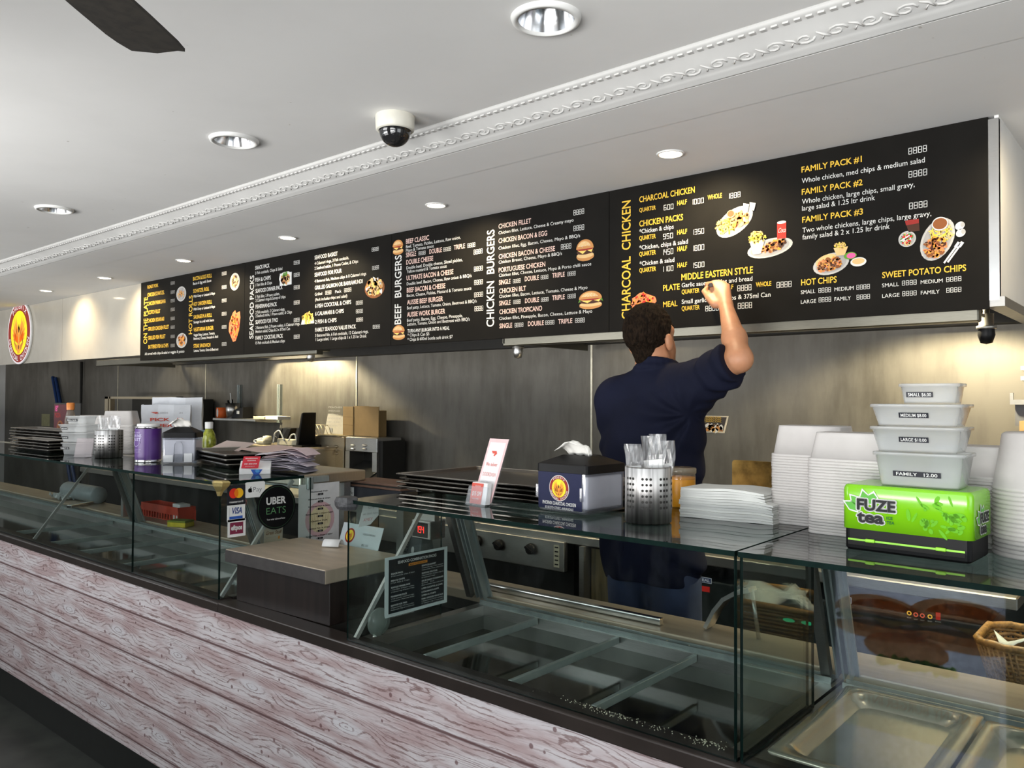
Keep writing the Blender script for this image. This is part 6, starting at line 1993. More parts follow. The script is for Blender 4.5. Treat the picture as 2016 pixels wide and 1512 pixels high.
for i, s in enumerate(('PEACHES', 'AMSTERDAM LOADED', 'FROZEN CHIPS', 'KEEP COOL STORE', 'NET 12 KG', 'BATCH 041')):
    put_text(p, f, s, .015, .19 - i * .026, .010, I_GY, w=.15 - .015 * (i % 3), k=1)
put_rect(p, f, .05, .02, .08, .05, I_GY, 1); p.build('print', t)
p = MB(); a = at(601, 848, 'Y', Y1 + .02); w_ = MB1
t = thing('wire_rack', 'small wire rack hooked over the side of the beige machine', 'rack', (x0, Y1, zt))
p = MB(t.location)
A0, A1 = Vector((x0 - .05, Y1 + .05, zt + .07)), Vector((x0 + .13, Y1 + .05, zt + .07)); B0, B1 = Vector((x0 + .01, Y1 + .05, zt + .001)), Vector((x0 + .17, Y1 + .05, zt + .001))
WIRE = M('pale_wire', (.55, .48, .34), .35, .6)
p.tube([A0, A1], .003, WIRE, 6); p.tube([B0, B1], .003, WIRE, 6)
for i in range(5): p.tube([A0.lerp(A1, i / 4), B0.lerp(B1, i / 4)], .0025, WIRE, 6)
p.tube([A0, Vector((x0 - .004, Y1 + .05, zt - .10))], .003, WIRE, 6); p.build('wires', t)
p = MB(); c = Vector(((x0 + x1) / 2 + .02, Y1 + .08, zt + .001)); p.hexa([c + Vector(q) for q in ((-.11, -.09, 0), (.13, -.10, 0), (.15, .03, 0), (-.10, .01, 0), (-.11, -.09, .006), (.13, -.10, .002), (.15, .03, .004), (-.10, .01, .01))], M('pad_buff', (.48, .40, .27), .7)); tag(p.build('paper_sheet'), 'buff paper hanging over the top of the beige machine', 'paper')

Y2 = 3.16
x0, x1, zt = front_x(474, Y2), front_x(608, Y2), at(545, 879, 'Y', Y2).z
t = thing('steel_cupboard', 'low steel cupboard carrying the router and cables', 'cupboard', (x0, Y2, ZB))
p = MB(t.location); p.box(x0, Y2, zt - .02, x1, Y2 + .40, zt, MB1, .003, 1); p.box(x1 - .27, Y2 + .005, ZB, x1 - .01, Y2 + .38, zt - .02, MB1); p.box(x0 + .01, Y2 + .1, ZB, x1 - .27, Y2 + .38, zt - .02, MDARK); p.box(x0, Y2, ZB, x0 + .02, Y2 + .38, zt - .02, MB1); p.build('casing', t)
cx = lambda px: front_x(px, Y2 + .1)
t = thing('router', 'black upright router leaning on the steel cupboard', 'router', (cx(590), Y2 + .12, zt), 0)
p = MB(t.location); a = cx(590); p.hexa([(a - .02, Y2 + .08, zt), (a + .012, Y2 + .08, zt), (a + .012, Y2 + .22, zt), (a - .02, Y2 + .22, zt), (a + .028, Y2 + .09, zt + .23), (a + .05, Y2 + .09, zt + .235), (a + .05, Y2 + .20, zt + .235), (a + .028, Y2 + .20, zt + .23)], BLACKP, .005); p.build('body', t)
p = MB(t.location); p.box(a - .03, Y2 + .06, zt, a + .08, Y2 + .24, zt + .012, BLACKP, .003); p.build('stand', t)
p = MB(); a, b2 = cx(545), cx(588)
p.box(a, Y2 + .10, zt + .0005, b2, Y2 + .16, zt + .045, M('ivory_plastic', (.62, .58, .44), .4), .006); tag(p.build('power_board'), 'ivory power board on the steel cupboard', 'power board')
p = MB(); a = cx(525); p.box(a - .06, Y2 + .05, zt + .0005, a + .04, Y2 + .12, zt + .035, M('ivory_plastic'), .01, 3); p.lathe((a + .03, Y2 + .085, zt + .03), [(.0, .035), (.03, .03), (.035, .0)], M('ivory_plastic'), 16); tag(p.build('plug_adaptor'), 'round ivory plug adaptor on the steel cupboard', 'adaptor')
p = MB(); a = cx(556); p.hexa([(a - .10, Y2 + .13, zt), (a - .02, Y2 + .13, zt), (a - .02, Y2 + .2, zt), (a - .10, Y2 + .2, zt), (a - .02, Y2 + .15, zt + .12), (a + .03, Y2 + .15, zt + .12), (a + .03, Y2 + .2, zt + .12), (a - .02, Y2 + .2, zt + .12)], BLACKP, .004); tag(p.build('handset_cradle'), 'sloping black handset cradle between router and adaptor', 'phone')
for i, (pp, lab) in enumerate(((((505, 878), (498, 868), (515, 862), (528, 868)), 'white looped cable beside the ivory adaptor'), (((538, 872), (541, 852), (550, 846), (560, 868)), 'white cable standing behind the handset cradle'), (((568, 868), (573, 856), (581, 854), (584, 868)), 'white cable looped over the power board'))):
    p = MB(); P = [at(x, y, 'Y', Y2 + .09 + .0 * i) for x, y in pp]
    P = [Vector((q.x, q.y, max(q.z, zt + .005))) for q in P]
    Q = []
    for k in range(len(P) - 1):
        for s in range(6): Q.append(P[k].lerp(P[k + 1], s / 6))
    Q.append(P[-1])
    for _ in range(3): Q = [Q[0]] + [(Q[k - 1] + Q[k] * 2 + Q[k + 1]) / 4 for k in range(1, len(Q) - 1)] + [Q[-1]]
    p.tube(Q, .005, WHITEP, 6); tag(p.build('cable'), lab, 'cable')
p = MB(); P = [at(x, y, 'Y', Y2 + .16) for x, y in ((549, 876), (552, 858), (556, 842))]; P[0].z = zt
p.tube(P, [.006, .012, .003], BLACKP, 6); P = [at(x, y, 'Y', Y2 + .16) for x, y in ((549, 876), (545, 862), (538, 858))]; P[0].z = zt; p.tube(P, .006, BLACKP, 6); tag(p.build('cable_bundle'), 'tangle of black cables rising behind the handset cradle', 'cable')

p = MB(); c = at(458, 890, 'Y', 2.98); x0, x1 = front_x(441, 2.98), front_x(475, 2.98); p.box(x0, 2.98, ZB, x1, 3.06, at(458, 882, 'Y', 2.98).z, M('yellow_carton', (.62, .42, .03), .5), .003); tag(p.build('yellow_carton'), 'yellow carton behind the far steel trays', 'carton')
p = MB(); x0, x1 = front_x(447, 3.10), front_x(471, 3.10); p.box(x0, 3.10, ZB, x1, 3.18, at(458, 874, 'Y', 3.10).z, M('teal_carton', (.03, .10, .09), .5), .003); tag(p.build('teal_carton'), 'dark teal carton behind the yellow carton', 'carton')
p = MB(); c = at(447, 892, 'Y', 2.92); p.rings([[(c.x + .10 * k * cos(a), 2.935 + .03 * k * sin(a), h) for a in [q * pi / 8 for q in range(16)]] for k, h in ((1, ZB), (1, c.z - .02), (.8, c.z + .01), (.3, c.z + .02))], M('dark_red_leather', (.12, .02, .01), .4), True, True); tag(p.build('red_pouch'), 'dark red rounded pouch in front of the yellow carton', 'pouch')

# far end of the kitchen
MBLUE = M('blue_handle', (.02, .05, .16), .4)
for i, (a, b2) in enumerate((((104, 742), (119, 830)), ((110, 744), (126, 830)))):
    p = MB(); q0, q1 = at(*a, 'Y', YW - .03), at(*b2, 'Y', YW - .03); e = q1 + (q1 - q0) * (q1.z / (q0.z - q1.z)); p.tube([q0, Vector((e.x, e.y - .0, .0))], .019, MBLUE, 10); tag(p.build('broom_handle'), ('dark blue broom handle beside the faded yellow wall label', 'dark blue broom handle leaning just past the first one')[i], 'broom', 'blue broom handles')
p = MB(); c = at(90, 827, 'Y', YW - .001); p.box(c.x - .12, YW - .003, c.z - .07, c.x + .12, YW, c.z + .07, M('old_label', (.34, .32, .17), .7, var=.1)); tag(p.build('wall_label'), 'faded yellow label on the far steel wall', 'label')
p = MB(); q = at(160, 760, 'Y', YW - .03); p.tube([Vector((q.x, YW - .03, at(160, 712, 'Y', YW - .03).z)), Vector((q.x, YW - .03, .0))], .014, MDARK, 8); tag(p.build('conduit_pipe'), 'thin dark pipe running down the far wall', 'pipe')
x0, x1 = at(206, 800, 'Y', 3.25).x, at(352, 800, 'Y', 3.25).x; z1 = at(280, 781, 'Y', 3.25).z
t = thing('grill_frame', 'steel grill frame with a dark firebox behind the PICK UP bag', 'grill', (x0, 3.3, ZB))
p = MB(t.location); p.box(x0, 3.25, ZB, x0 + .07, 3.29, z1, MB1); p.box(x0 + .09, 3.25, ZB, x0 + .12, 3.29, z1, MB1); p.box(x0, 3.25, z1 - .02, x1, 3.29, z1, MB1); p.box(x1 - .05, 3.25, ZB, x1, 3.29, z1, MB1); p.box(x1 - .17, 3.245, z1 - .07, x1 - .02, 3.25, z1 - .012, MB1); p.build('frame', t)
p = MB(t.location); p.box(x0 + .12, 3.45, ZB, x1 - .05, 3.58, z1 - .02, MDARK); p.build('firebox', t)
p = MB(t.location); p.tube([(x0 + .1, 3.27, 1.26), (x1, 3.27, 1.26)], .016, MB1, 10); p.tube([(x0 + .1, 3.27, 1.18), (x1, 3.27, 1.18)], .010, MB1, 10); p.build('spit_rail', t)

# leaflet and brass sheet behind the man, shelf at the end wall
o = at(1376, 851, 'Y', YW - .004); q = at(1426, 849, 'Y', YW - .004)
t = thing('wall_leaflet', 'dark food leaflet with a pale edge stuck to the steel wall beside the man', 'leaflet', o)
w, h = q.x - o.x, at(1376, 818, 'Y', YW - .004).z - o.z
p = MB(o); f = Fr(o, (1, 0, 0), (0, 0, 1), .0006); P4 = [(0, 0), (w, .0), (w + .022, h), (.0, h)]
p.rings([[f.p(x, y, 0) + Vector((0, k, 0)) for x, y in P4] for k in (.003, 0)], M('leaflet_edge', (.62, .56, .46), .6), smooth=False); p.build('paper', t)
p = MB(o); put_poly(p, f, [(.006, .008), (w - .006, .008), (w + .013, h - .006), (.006, h - .006)], M('leaflet_dark', (.03, .02, .012), .5), 1); blobs(p, f, w * .55, h * .28, w * .4, h * .18, [I_TAN, I_BUN, I_DK, I_W], 60, .007, 2)
for i in range(3): put_text(p, f, 'CHARCOAL', w * .2, h * (.62 + i * .12), .009, I_Y, w=w * .7, k=3)
p.build('print', t)
x0, x1 = at(1455, 940, 'Y', 3.1).x, at(1535, 940, 'Y', 3.1).x; z1 = at(1490, 908, 'Y', 3.1).z
p = MB(((x0 + x1) / 2, 3.13, ZB)); P = [(x + (x0 + x1) / 2, y) for x, y in rrect(x1 - x0 + .06, .5, .012, 4)]
p.rings([[(x, 3.10 + k, z1 - .25 + y) if z1 - .25 + y > ZB else (x, 3.10 + k, ZB) for x, y in P] for k in (0, .012)], M('stained_brass', (.26, .17, .05), .42, .85, var=.6, vs=12), smooth=False)
tag(p.build('oven_tray'), 'stained brass coloured oven tray standing upright behind the napkins', 'tray')
t = thing('end_shelf', 'short steel rack with a knife block at the end of the kitchen wall', 'rack', (-.3, YW, 1.4))
p = MB(t.location)
for py in (725, 745):
    z = at(2005, py, 'Y', YW - .05).z; x = at(2010, py, 'Y', YW - .05).x; p.box(x, YW - .06, z - .008, .6, YW, z + .008, STEEL_D)
p.build('hook_rails', t)
z = at(2000, 790, 'Y', YW - .15).z; x = at(1993, 790, 'Y', YW - .15).x
p = MB(t.location); p.box(x, YW - .2, z - .012, .6, YW, z + .006, STEEL_D); p.box(x, YW - .2, z + .006, x + .01, YW - .19, z + .03, STEEL_D); p.build('shelf', t)
p = MB(t.location); p.box(x + .01, YW - .16, z - .09, .3, YW - .01, z - .012, M('grey_block', (.10, .105, .12), .5)); p.build('hanging_block', t)
p = MB(); x = at(2007, 850, 'Y', 3.3).x; p.box(x, 3.3, ZB, x + .5, 3.5, at(2007, 829, 'Y', 3.3).z, MCARD); o = p.build('cardboard_box'); tag(o, 'tall cardboard box at the edge of view beyond the round tubs', 'box')

q0, q1 = at(133, 966, 'Y', 2.13), at(196, 960, 'Y', 2.13)
p = MB((q0.x, 2.13, .8505)); p.lathe((q0.x, 2.13, .8505 + .052), [(.0, 0), (.050, .004), (.052, .012), (.052, q1.x - q0.x - .01), (.048, q1.x - q0.x), (0, q1.x - q0.x)], M('film_roll', (.30, .34, .35), .35, var=.1), 24, ax='X')
tag(p.build('film_roll'), 'pale grey roll of plastic film on the worktop inside the far case', 'roll')
q0 = at(90, 985, 'Z', .852)
G = [[(q0.x - .11 + .22 * u, 2.03 + .10 * v, .8515 + .02 + .018 * sin(u * 17 + v * 5) * cos(v * 13 + u * 7) + .012 * sin(u * 31)) for u in [k / 14 for k in range(15)]] for v in [k / 8 for k in range(9)]]
p = MB((q0.x, 2.08, .851)); p.rings(G, M('white_film', (.62, .66, .66), .2, var=.1), False, False, False, False)
o = tag(p.build('crumpled_wrap'), 'crumpled white plastic wrap on the worktop at the end of the far case', 'wrap'); md = o.modifiers.new('thick', 'SOLIDIFY'); md.thickness = .0012
# ------------------------------------------------------------------ the man writing on the board: one smooth body, clothes as parts


class Field:
    """distance field on a grid, filled by smooth unions of tapered limbs and ellipsoids"""

    def __init__(s, lo, hi, h):
        s.h = h
        s.lo = np.array(lo, np.float32)
        s.n = np.ceil((np.array(hi) - s.lo) / h).astype(int) + 1
        s.d = np.full(s.n, 9, np.float32)

    def sub(s, lo, hi):
        a = np.clip(np.floor((np.array(lo) - s.lo) / s.h).astype(int), 0, s.n)
        b = np.clip(np.ceil((np.array(hi) - s.lo) / s.h).astype(int) + 1, 0, s.n)
        sl = tuple(slice(i, j) for i, j in zip(a, b))
        ax = [s.lo[k] + s.h * np.arange(a[k], b[k], dtype=np.float32) for k in range(3)]
        return sl, np.meshgrid(*ax, indexing='ij')

    def put(s, sl, d, k):
        o = s.d[sl]
        if k > 0:
            t = np.clip(.5 + .5 * (o - d) / k, 0, 1)
            s.d[sl] = o + (d - o) * t - k * t * (1 - t)
        else:
            s.d[sl] = np.minimum(o, d)

    def cap(s, a, b, ra, rb=None, k=.02, cut=None, wob=None, flat=None):
        rb = ra if rb is None else rb
        a, b = np.array(a, np.float32), np.array(b, np.float32)
        m = max(ra, rb) + .08 + k
        sl, (X, Y, Z) = s.sub(np.minimum(a, b) - m, np.maximum(a, b) + m)
        if X.size == 0:
            return
        ab = b - a
        px, py, pz = X - a[0], Y - a[1], Z - a[2]
        t = np.clip((px * ab[0] + py * ab[1] + pz * ab[2]) / max(1e-9, float(ab @ ab)), 0, 1)
        qx, qy, qz = px - t * ab[0], py - t * ab[1], pz - t * ab[2]
        if flat is not None:                           # squash along a direction
            n, f = flat
            c = qx * n[0] + qy * n[1] + qz * n[2]
            qx, qy, qz = qx + n[0] * c * (f - 1), qy + n[1] * c * (f - 1), qz + n[2] * c * (f - 1)
        d = np.sqrt(qx * qx + qy * qy + qz * qz) - (ra + (rb - ra) * t)
        if wob is not None:
            d = d + wob(X, Y, Z, t)
        if cut is not None:                            # keep the side behind a plane (point, normal)
            p, n = cut
            d = np.maximum(d, (X - p[0]) * n[0] + (Y - p[1]) * n[1] + (Z - p[2]) * n[2])
        s.put(sl, d, k)

    def ell(s, c, r, k=.02, R=None, wob=None, minus=False):
        c, r = np.array(c, np.float32), np.array(r, np.float32)
        m = float(r.max()) + .06 + k
        sl, (X, Y, Z) = s.sub(c - m, c + m)
        if X.size == 0:
            return
        X0, Y0, Z0 = X, Y, Z
        x, y, z = X - c[0], Y - c[1], Z - c[2]
        if R is not None:
            x, y, z = R[0][0] * x + R[1][0] * y + R[2][0] * z, R[0][1] * x + R[1][1] * y + R[2][1] * z, R[0][2] * x + R[1][2] * y + R[2][2] * z
        k0 = np.sqrt((x / r[0]) ** 2 + (y / r[1]) ** 2 + (z / r[2]) ** 2)
        k1 = np.sqrt((x / r[0] ** 2) ** 2 + (y / r[1] ** 2) ** 2 + (z / r[2] ** 2) ** 2) + 1e-6
        d = k0 * (k0 - 1) / k1
        if wob is not None:
            d = d + wob(X0, Y0, Z0, None)
        if minus:
            o = s.d[sl]
            s.d[sl] = np.maximum(o, -d)
        else:
            s.put(sl, d.astype(np.float32), k)

    def mesh(s, name, mat, parent):
        d = s.d
        n = s.n
        ins = d < 0
        cs = np.zeros(n - 1, np.int8)
        for i in (0, 1):
            for j in (0, 1):
                for k in (0, 1):
                    cs += ins[i:n[0] - 1 + i, j:n[1] - 1 + j, k:n[2] - 1 + k]
        act = (cs > 0) & (cs < 8)
        idx = -np.ones(n - 1, np.int64)
        cells = np.argwhere(act)
        idx[act] = np.arange(len(cells))
        acc = np.zeros((len(cells), 3)); cnt = np.zeros(len(cells))
        cor = [np.array((i, j, k)) for i in (0, 1) for j in (0, 1) for k in (0, 1)]
        val = [d[tuple((cells + c).T)] for c in cor]
        for a in range(8):
            for b in range(a + 1, 8):
                if abs(cor[a] - cor[b]).sum() != 1:
                    continue
                va, vb = val[a], val[b]
                m = (va < 0) != (vb < 0)
                t = np.where(m, va / np.where(m, va - vb, 1), 0)
                acc += np.where(m[:, None], cor[a] + t[:, None] * (cor[b] - cor[a]), 0)
                cnt += m
        V = (cells + acc / cnt[:, None]) * s.h + s.lo
        F = []
        for ax in range(3):
            o1, o2 = [(1, 2), (2, 0), (0, 1)][ax]
            sa = [slice(None)] * 3; sb = [slice(None)] * 3
            sa[ax] = slice(0, n[ax] - 1); sb[ax] = slice(1, n[ax])
            A, B = ins[tuple(sa)], ins[tuple(sb)]
            E = np.argwhere(A != B)
            E = E[(E[:, o1] > 0) & (E[:, o2] > 0) & (E[:, o1] < n[o1] - 1) & (E[:, o2] < n[o2] - 1)]
            u = np.zeros(3, int); u[o1] = 1
            v = np.zeros(3, int); v[o2] = 1
            q = np.stack([idx[tuple((E - u - v).T)], idx[tuple((E - v).T)], idx[tuple(E.T)], idx[tuple((E - u).T)]], 1)
            fl = A[tuple(E.T)]
            q = np.where(fl[:, None], q, q[:, ::-1])
            F.append(q)
        F = np.concatenate(F)
        F = F[(F >= 0).all(1)]
        # relax a little
        for _ in range(2):
            S = np.zeros_like(V); C = np.zeros(len(V))
            for i in range(4):
                a, b = F[:, i], F[:, (i + 1) % 4]
                np.add.at(S, a, V[b]); np.add.at(C, a, 1)
            V = V * .5 + .5 * S / np.maximum(C, 1)[:, None]
        off = np.array(parent.location) if parent else 0
        me = bpy.data.meshes.new(name)
        me.vertices.add(len(V)); me.vertices.foreach_set('co', (V - off).astype(np.float32).ravel())
        me.loops.add(F.size); me.loops.foreach_set('vertex_index', F.astype(np.int32).ravel())
        me.polygons.add(len(F)); me.polygons.foreach_set('loop_start', np.arange(0, F.size, 4, dtype=np.int32))
        me.polygons.foreach_set('use_smooth', np.ones(len(F), bool))
        me.update(calc_edges=True); me.validate()
        me.materials.append(mat)
        o = bpy.data.objects.new(name, me); COL.objects.link(o); o.parent = parent
        return o


def A3(px, py, Y): return np.array(at(px, py, 'Y', Y))


Nk = np.array((-1.452, 2.490, 1.592))
SL, SR = np.array((-1.612, 2.485, 1.500)), np.array((-1.300, 2.475, 1.540))
EL = A3(1456, 706, 2.455)
WR = A3(1430, 606, 2.600)
ELl, WRl = np.array((-1.630, 2.53, 1.24)), np.array((-1.585, 2.74, 1.10))
PEL = np.array((-1.452, 2.475, .97))
HC = np.array(A3(1281, 661, 2.49))
yw, tl, rl = radians(3), radians(17), radians(-4)
HF = np.array((sin(yw) * cos(tl), cos(yw) * cos(tl), sin(tl)))
HR = np.array((cos(yw), -sin(yw), 0)); HU = np.cross(HR, HF)
HR, HU = HR * cos(rl) - HU * sin(rl), HU * cos(rl) + HR * sin(rl)
HM = [[HR[i], HF[i], HU[i]] for i in range(3)]          # columns: right, forward, up


def H(x, y, z): return HC + HR * x + HF * y + HU * z


man = thing('person', 'dark haired man in a navy shirt reaching up to write on the menu board', 'person', (-1.45, 2.47, 0))
MSKIN = M('skin', (.50, .235, .125), .5, var=.07, vs=18, sss=.12, bump=.05, bs=160)

B = Field((-1.80, 2.22, 0), (-.98, 2.86, 1.93), .0052)
# head and neck
B.ell(H(0, -.008, .018), (.074, .094, .086), .02, HM)
B.ell(H(0, .034, -.058), (.057, .060, .074), .03, HM)
B.ell(H(0, .070, -.108), (.026, .024, .022), .025, HM)
B.cap(H(0, .088, .004), H(0, .113, -.040), .008, .013, .012)
for s in (-1, 1):
    B.ell(H(s * .014, .100, -.042), (.010, .010, .008), .008, HM)
    B.cap(H(s * .050, .055, .0), H(s * .012, .088, .016), .012, .010, .02)
    B.ell(H(s * .078, -.012, -.028), (.010, .021, .032), .006, HM)
    B.ell(H(s * .084, -.006, -.022), (.007, .011, .018), 0, HM, minus=True)
    B.ell(H(s * .082, -.014, -.024), (.006, .017, .026), .004, HM)
    B.ell(H(s * .031, .098, -.006), (.014, .012, .009), 0, HM, minus=True)
    B.ell(H(s * .031, .080, -.006), (.013, .013, .012), .003, HM)
B.ell(H(0, .088, -.072), (.024, .012, .008), .01, HM)
B.ell(H(0, .101, -.072), (.022, .006, .0016), 0, HM, minus=True)
B.cap(H(0, -.026, -.060), Nk, .054, .060, .03)
# trunk and legs
B.cap(Nk, Nk - (0, 0, .18), .06, .10, .05)
B.cap(SL, SR, .052, .055, .04)
B.ell((-1.452, 2.485, 1.36), (.150, .100, .20), .05)
B.ell((-1.452, 2.48, 1.10), (.145, .095, .20), .05)
B.ell(PEL, (.125, .085, .11), .05)
for s in (-1, 1):
    hp, kn, an = PEL + (s * .085, 0, -.06), PEL + (s * .10, .02, -.49), PEL + (s * .11, -.01, -.89)
    B.cap(hp, kn, .070, .052, .03); B.cap(kn, an, .054, .034, .03); B.cap(an + (0, 0, .0), an + (s * .02, .15, -.045), .036, .026, .03)
# raised arm
UPA = (EL - SR) / np.linalg.norm(EL - SR)
B.cap(SR, EL, .054, .038, .03)
FA = WR - EL
B.ell(EL + (.006, -.006, -.006), (.033, .034, .036), .02)
B.cap(EL, EL + FA * .38, .038, .0385, .02)
B.cap(EL + FA * .38, WR, .0385, .0245, .02)
KN = [A3(1405, 557, 2.655), A3(1415, 555.5, 2.660), A3(1425, 558, 2.657), A3(1433, 563.5, 2.650)]
WC = WR
for i, kq in enumerate(KN):
    st = WC + (kq - WC) * .12 + (KN[i] - KN[1]) * .12
    B.cap(st, kq, .0165 if i < 3 else .0145, .0105 if i < 3 else .0095, .014)
MID = [A3(1392.5, 559, 2.685), A3(1406, 562, 2.705), A3(1418, 566, 2.702), A3(1428, 571, 2.690)]
TIP = [A3(1389, 570, 2.715), A3(1400, 574, 2.690), A3(1412, 579, 2.684), A3(1424, 583, 2.674)]
for i in range(4):
    B.cap(KN[i], MID[i], .0100 if i < 3 else .009, .0090 if i < 3 else .008, .003)
    B.cap(MID[i], TIP[i], .0088 if i < 3 else .008, .0072, .003)
T0, T1, T2, T3 = A3(1408, 599, 2.605), A3(1396, 587, 2.620), A3(1386.5, 573.5, 2.645), A3(1393, 565, 2.672)
B.cap(A3(1404, 586, 2.628), A3(1405, 566, 2.650), .0150, .0125, .012); B.cap(A3(1398, 578, 2.66), A3(1408, 570, 2.675), .012, .012, .008)
B.cap(T0, T1, .0165, .0135, .012); B.cap(T1, T2, .0125, .0100, .005); B.cap(T2, T3, .0098, .0078, .003)
# lowered arm and hand
B.cap(SL, ELl, .054, .042, .03); B.cap(ELl, WRl, .042, .026, .02)
hd = (WRl - ELl) / np.linalg.norm(WRl - ELl)
sd = np.cross(hd, (0, 0, 1)); sd /= np.linalg.norm(sd)
for i in range(4):
    o_ = sd * (.030 - .020 * i)
    k1 = WRl + hd * .09 + o_; k2 = k1 + hd * (.034 - .003 * abs(i - 1)) - np.array((0, 0, .014)); k3 = k2 + hd * .020 - np.array((0, 0, .024))
    B.cap(WRl + o_ * .5, k1, .016, .0105, .012); B.cap(k1, k2, .0095, .0085, .003); B.cap(k2, k3, .0085, .0072, .003)
B.cap(WRl + hd * .02 - sd * .02, WRl + hd * .06 - sd * .052, .014, .011, .01); B.cap(WRl + hd * .06 - sd * .052, WRl + hd * .09 - sd * .050 - np.array((0, 0, .01)), .0105, .0085, .004)
B.mesh('body', MSKIN, man)

# hair
MHAIR = M('dark_hair', (.014, .0085, .005), .7, var=.6, vs=140, bump=.9, bs=220, stretch=(1, 1, .35), spec=.08)


def hairwob(X, Y, Z, t):
    x, y, z = X - HC[0], Y - HC[1], Z - HC[2]
    lx, ly, lz = x * HR[0] + y * HR[1] + z * HR[2], x * HF[0] + y * HF[1] + z * HF[2], x * HU[0] + y * HU[1] + z * HU[2]
    tex = .0022 * np.sin(lx * 210 + 3 * np.sin(lz * 60)) * np.sin(lz * 150 + ly * 80 + 2 * np.sin(lx * 90)) + .0020 * np.sin(lx * 95 + lz * 130) * np.sin(ly * 160 - lz * 40)
    top = .004 * np.clip((lz - .05) / .05, 0, 1)
    short = .006 * np.clip((-.005 - lz) / .07, 0, 1)
    cut = np.maximum((-.098 + (ly + .095) * .93) - lz, (np.abs(lx) - .0725) * (lz < -.012) * (ly > -.045) * 3)
    return tex - top + short + np.maximum(0, cut * 1.6)


Hf = Field(HC - .16, HC + .16, .0032)
Hf.ell(H(0, -.010, .020), (.082, .101, .096), 0, HM, wob=hairwob)
Hf.cap(H(0, -.062, -.050), H(0, -.054, -.096), .040, .034, .02, wob=lambda X, Y, Z, t: .0015 * np.sin(X * 300) * np.sin(Z * 260))
Hf.mesh('hair', MHAIR, man)
for s in (-1, 1):
    p = MB(man.location); c = H(s * .031, .0845, -.006); p.lathe(c, [(.0001, -.0118)] + [(.0118 * cos(a), .0118 * sin(a)) for a in [-pi / 2 + i * pi / 10 for i in range(1, 10)]] + [(.0001, .0118)], M('eye_white', (.7, .7, .68), .2), 14)
    f = Fr(Vector(c) + Vector(HF) * .0117, Vector(-HR), Vector(HU)); put_ell(p, f, 0, 0, .0052, .0052, M('iris', (.08, .04, .02), .2), 1); put_ell(p, f, 0, 0, .0024, .0024, I_K, 2); p.build('eye', man)
    q = MB(man.location); q.tube([H(s * .052, .072, .013), H(s * .034, .092, .021), H(s * .016, .097, .017)], [.003, .0042, .003], MHAIR, 6); q.build('eyebrow', man)

# shirt
MSHIRT = M('navy_cotton', (.0058, .0074, .0205), .8, var=.18, vs=5, bump=.15, bs=420, spec=.15)


def folds(X, Y, Z, t):
    ax, az = -1.285, 1.455
    dx, dz = X - ax, Z - az
    r = np.sqrt(dx * dx + dz * dz) + 1e-4
    th = np.arctan2(dz, dx)
    m = np.clip((r - .01) / .05, 0, 1) * np.clip((.30 - r) / .18, 0, 1)
    a = .008 * np.sin(th * 9 + r * 14) * m
    low = np.clip((1.36 - Z) / .25, 0, 1)
    b = .0075 * np.sin((X + 1.45) * 44 + np.sin(Z * 9) * 2.2 + (Z - 1.1) * 5) * low
    yk = .0022 * np.exp(-((Z - 1.515 - .15 * (X + 1.45)) / .006) ** 2) * (Y < 2.50)
    dg = .0065 * np.sin((X * .55 + Z) * 62 + 2 * np.sin(X * 14)) * np.clip((X + 1.42) / .12, 0, 1) * np.clip((1.42 - Z) / .1, 0, 1)
    return a + b + dg + yk


def sleevewob(X, Y, Z, t):
    return .006 * np.sin(t * 24 + 9 * (Z - 1.6) + 2.2 * np.sin(Y * 40)) * np.clip(t * 3, 0, 1)


S = Field((-1.80, 2.26, .82), (-1.02, 2.72, 1.70), .0046)
S.cap(Nk - (0, 0, .03), SL + (.015, 0, .012), .070, .070, .0)
S.cap(Nk - (0, 0, .03), SR + (-.01, 0, .012), .070, .072, .05)
S.cap(SL + (.02, 0, -.02), SR + (-.03, 0, -.02), .082, .082, .05, wob=folds)
S.ell((-1.452, 2.485, 1.36), (.185, .125, .23), .05, wob=folds)
S.ell((-1.462, 2.478, 1.15), (.192, .122, .30), .06, wob=folds)
S.ell((-1.455, 2.478, .95), (.192, .132, .22), .06, wob=folds)
CUF = A3(1452, 737, 2.46)
cn = UPA * .9 + np.array((0.25, 0, .05)); cn /= np.linalg.norm(cn)
S.cap(SR, SR + (EL - SR) * 1.25, .079, .066, .04, cut=(CUF, cn), wob=sleevewob)
dl = (ELl - SL) / np.linalg.norm(ELl - SL)
S.cap(SL, ELl, .072, .060, .04, cut=(SL + (ELl - SL) * .78, dl), wob=sleevewob)
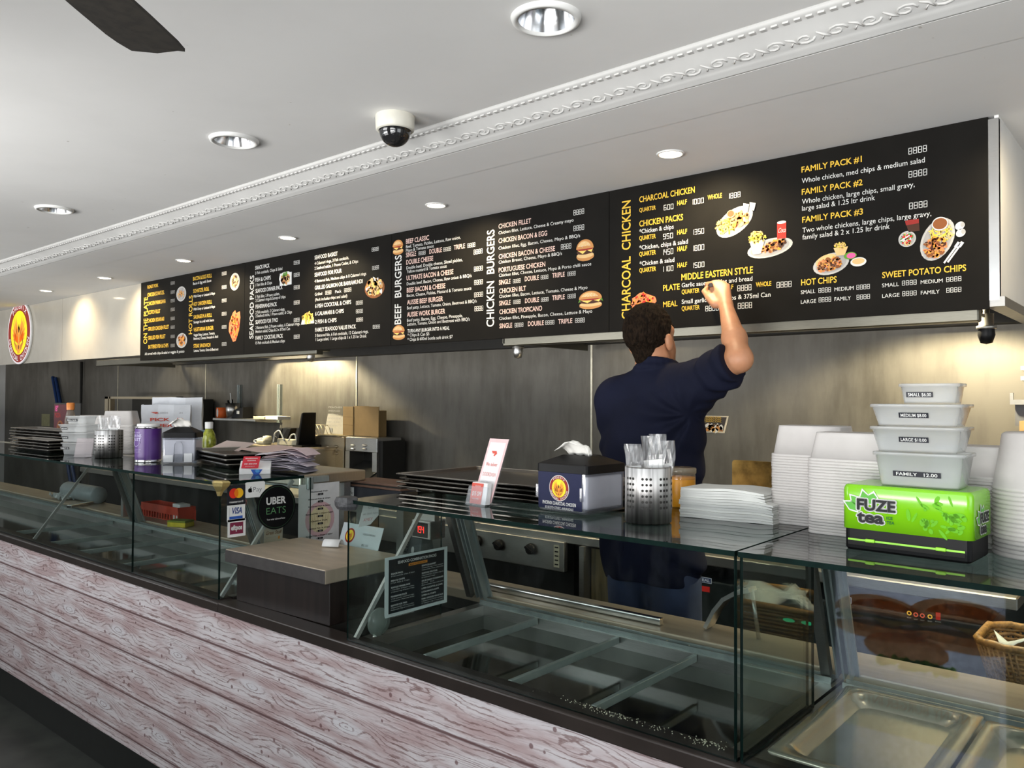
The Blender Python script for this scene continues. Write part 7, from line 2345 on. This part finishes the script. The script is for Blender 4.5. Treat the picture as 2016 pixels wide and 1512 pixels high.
# collar band around the neck and open bottom hem
for i in range(22):
    a, b_ = 2 * pi * i / 22, 2 * pi * (i + 1) / 22
    P = [Nk + np.array((.068 * cos(q) + .006, .066 * sin(q) + .004, .040 - .014 * sin(q))) for q in (a, b_)]
    S.cap(P[0], P[1], .0085, .0085, .003); S.cap(P[0] - (0, 0, .014), P[1] - (0, 0, .014), .0105, .0105, .004); S.cap((P[0] - Nk) * (1.13, 1.13, 1) + Nk - (0, 0, .028), (P[1] - Nk) * (1.13, 1.13, 1) + Nk - (0, 0, .028), .0105, .0105, .006)
sl, (X, Y, Z) = S.sub((-1.8, 2.26, .82), (-1.02, 2.72, 1.0))
S.d[sl] = np.maximum(S.d[sl],   .870 + .012 * np.cos((X + 1.45) * 12) - Z)
S.mesh('shirt', MSHIRT, man)

# trousers and shoes
MPANT = M('dark_blue_trousers', (.020, .032, .075), .8, var=.2, vs=9, bump=.12, bs=300)
Pn = Field((-1.80, 2.26, .03), (-1.10, 2.72, 1.06), .007)
Pn.ell(PEL, (.162, .108, .14), .0, wob=lambda X, Y, Z, t: np.maximum(0, Z - 1.06) * 4)
for s in (-1, 1):
    hp, kn, an = PEL + (s * .085, 0, -.06), PEL + (s * .10, .02, -.49), PEL + (s * .11, -.01, -.865)
    w = lambda X, Y, Z, t: .004 * np.sin(Z * 55 + X * 20) * np.clip((.75 - Z) / .5, 0, 1)
    Pn.cap(hp - (0, 0, .03), kn, .090, .072, .035, wob=w); Pn.cap(kn, an, .072, .060, .02, wob=w, cut=(an, (0, 0, -1)))
Pn.mesh('trousers', MPANT, man)
for s in (-1, 1):
    Sh = Field(PEL + (s * .11 - .1, -.2, -.975), PEL + (s * .11 + .12, .3, -.80), .006)
    an = PEL + (s * .11, -.01, -.90)
    Sh.cap(an + (0, -.03, -.025), an + (s * .02, .17, -.035), .042, .036, .02, flat=((0, 0, 1), 1.0)); Sh.cap(an, an + (0, 0, .06), .046, .044, .02)
    g = Sh.sub(Sh.lo, Sh.lo + Sh.n * Sh.h)
    Sh.d[g[0]] = np.maximum(Sh.d[g[0]], .006 - g[1][2])
    Sh.mesh('shoe', BLACKP, man)

q0, q1 = Vector(A3(1399.5, 561, 2.618)), Vector(A3(1391, 567, 2.842))
t = thing('marker_pen', 'dark marker pen held in the raised hand of the man', 'pen', q0)
p = MB(q0); ax = (q1 - q0); p.tube([q0, q0 + ax * .02, q0 + ax * .78, q0 + ax * .80], [.0066, .0082, .0082, .006], M('pen_dark', (.035, .012, .010), .3), 14); p.build('barrel', t)
p = MB(q0); p.tube([q0 + ax * .80, q0 + ax * .95, q0 + ax * .985], [.0045, .0035, .0015], M('pen_tip', (.4, .4, .4), .4), 10); p.build('nib', t)
print('objects', len(bpy.data.objects))
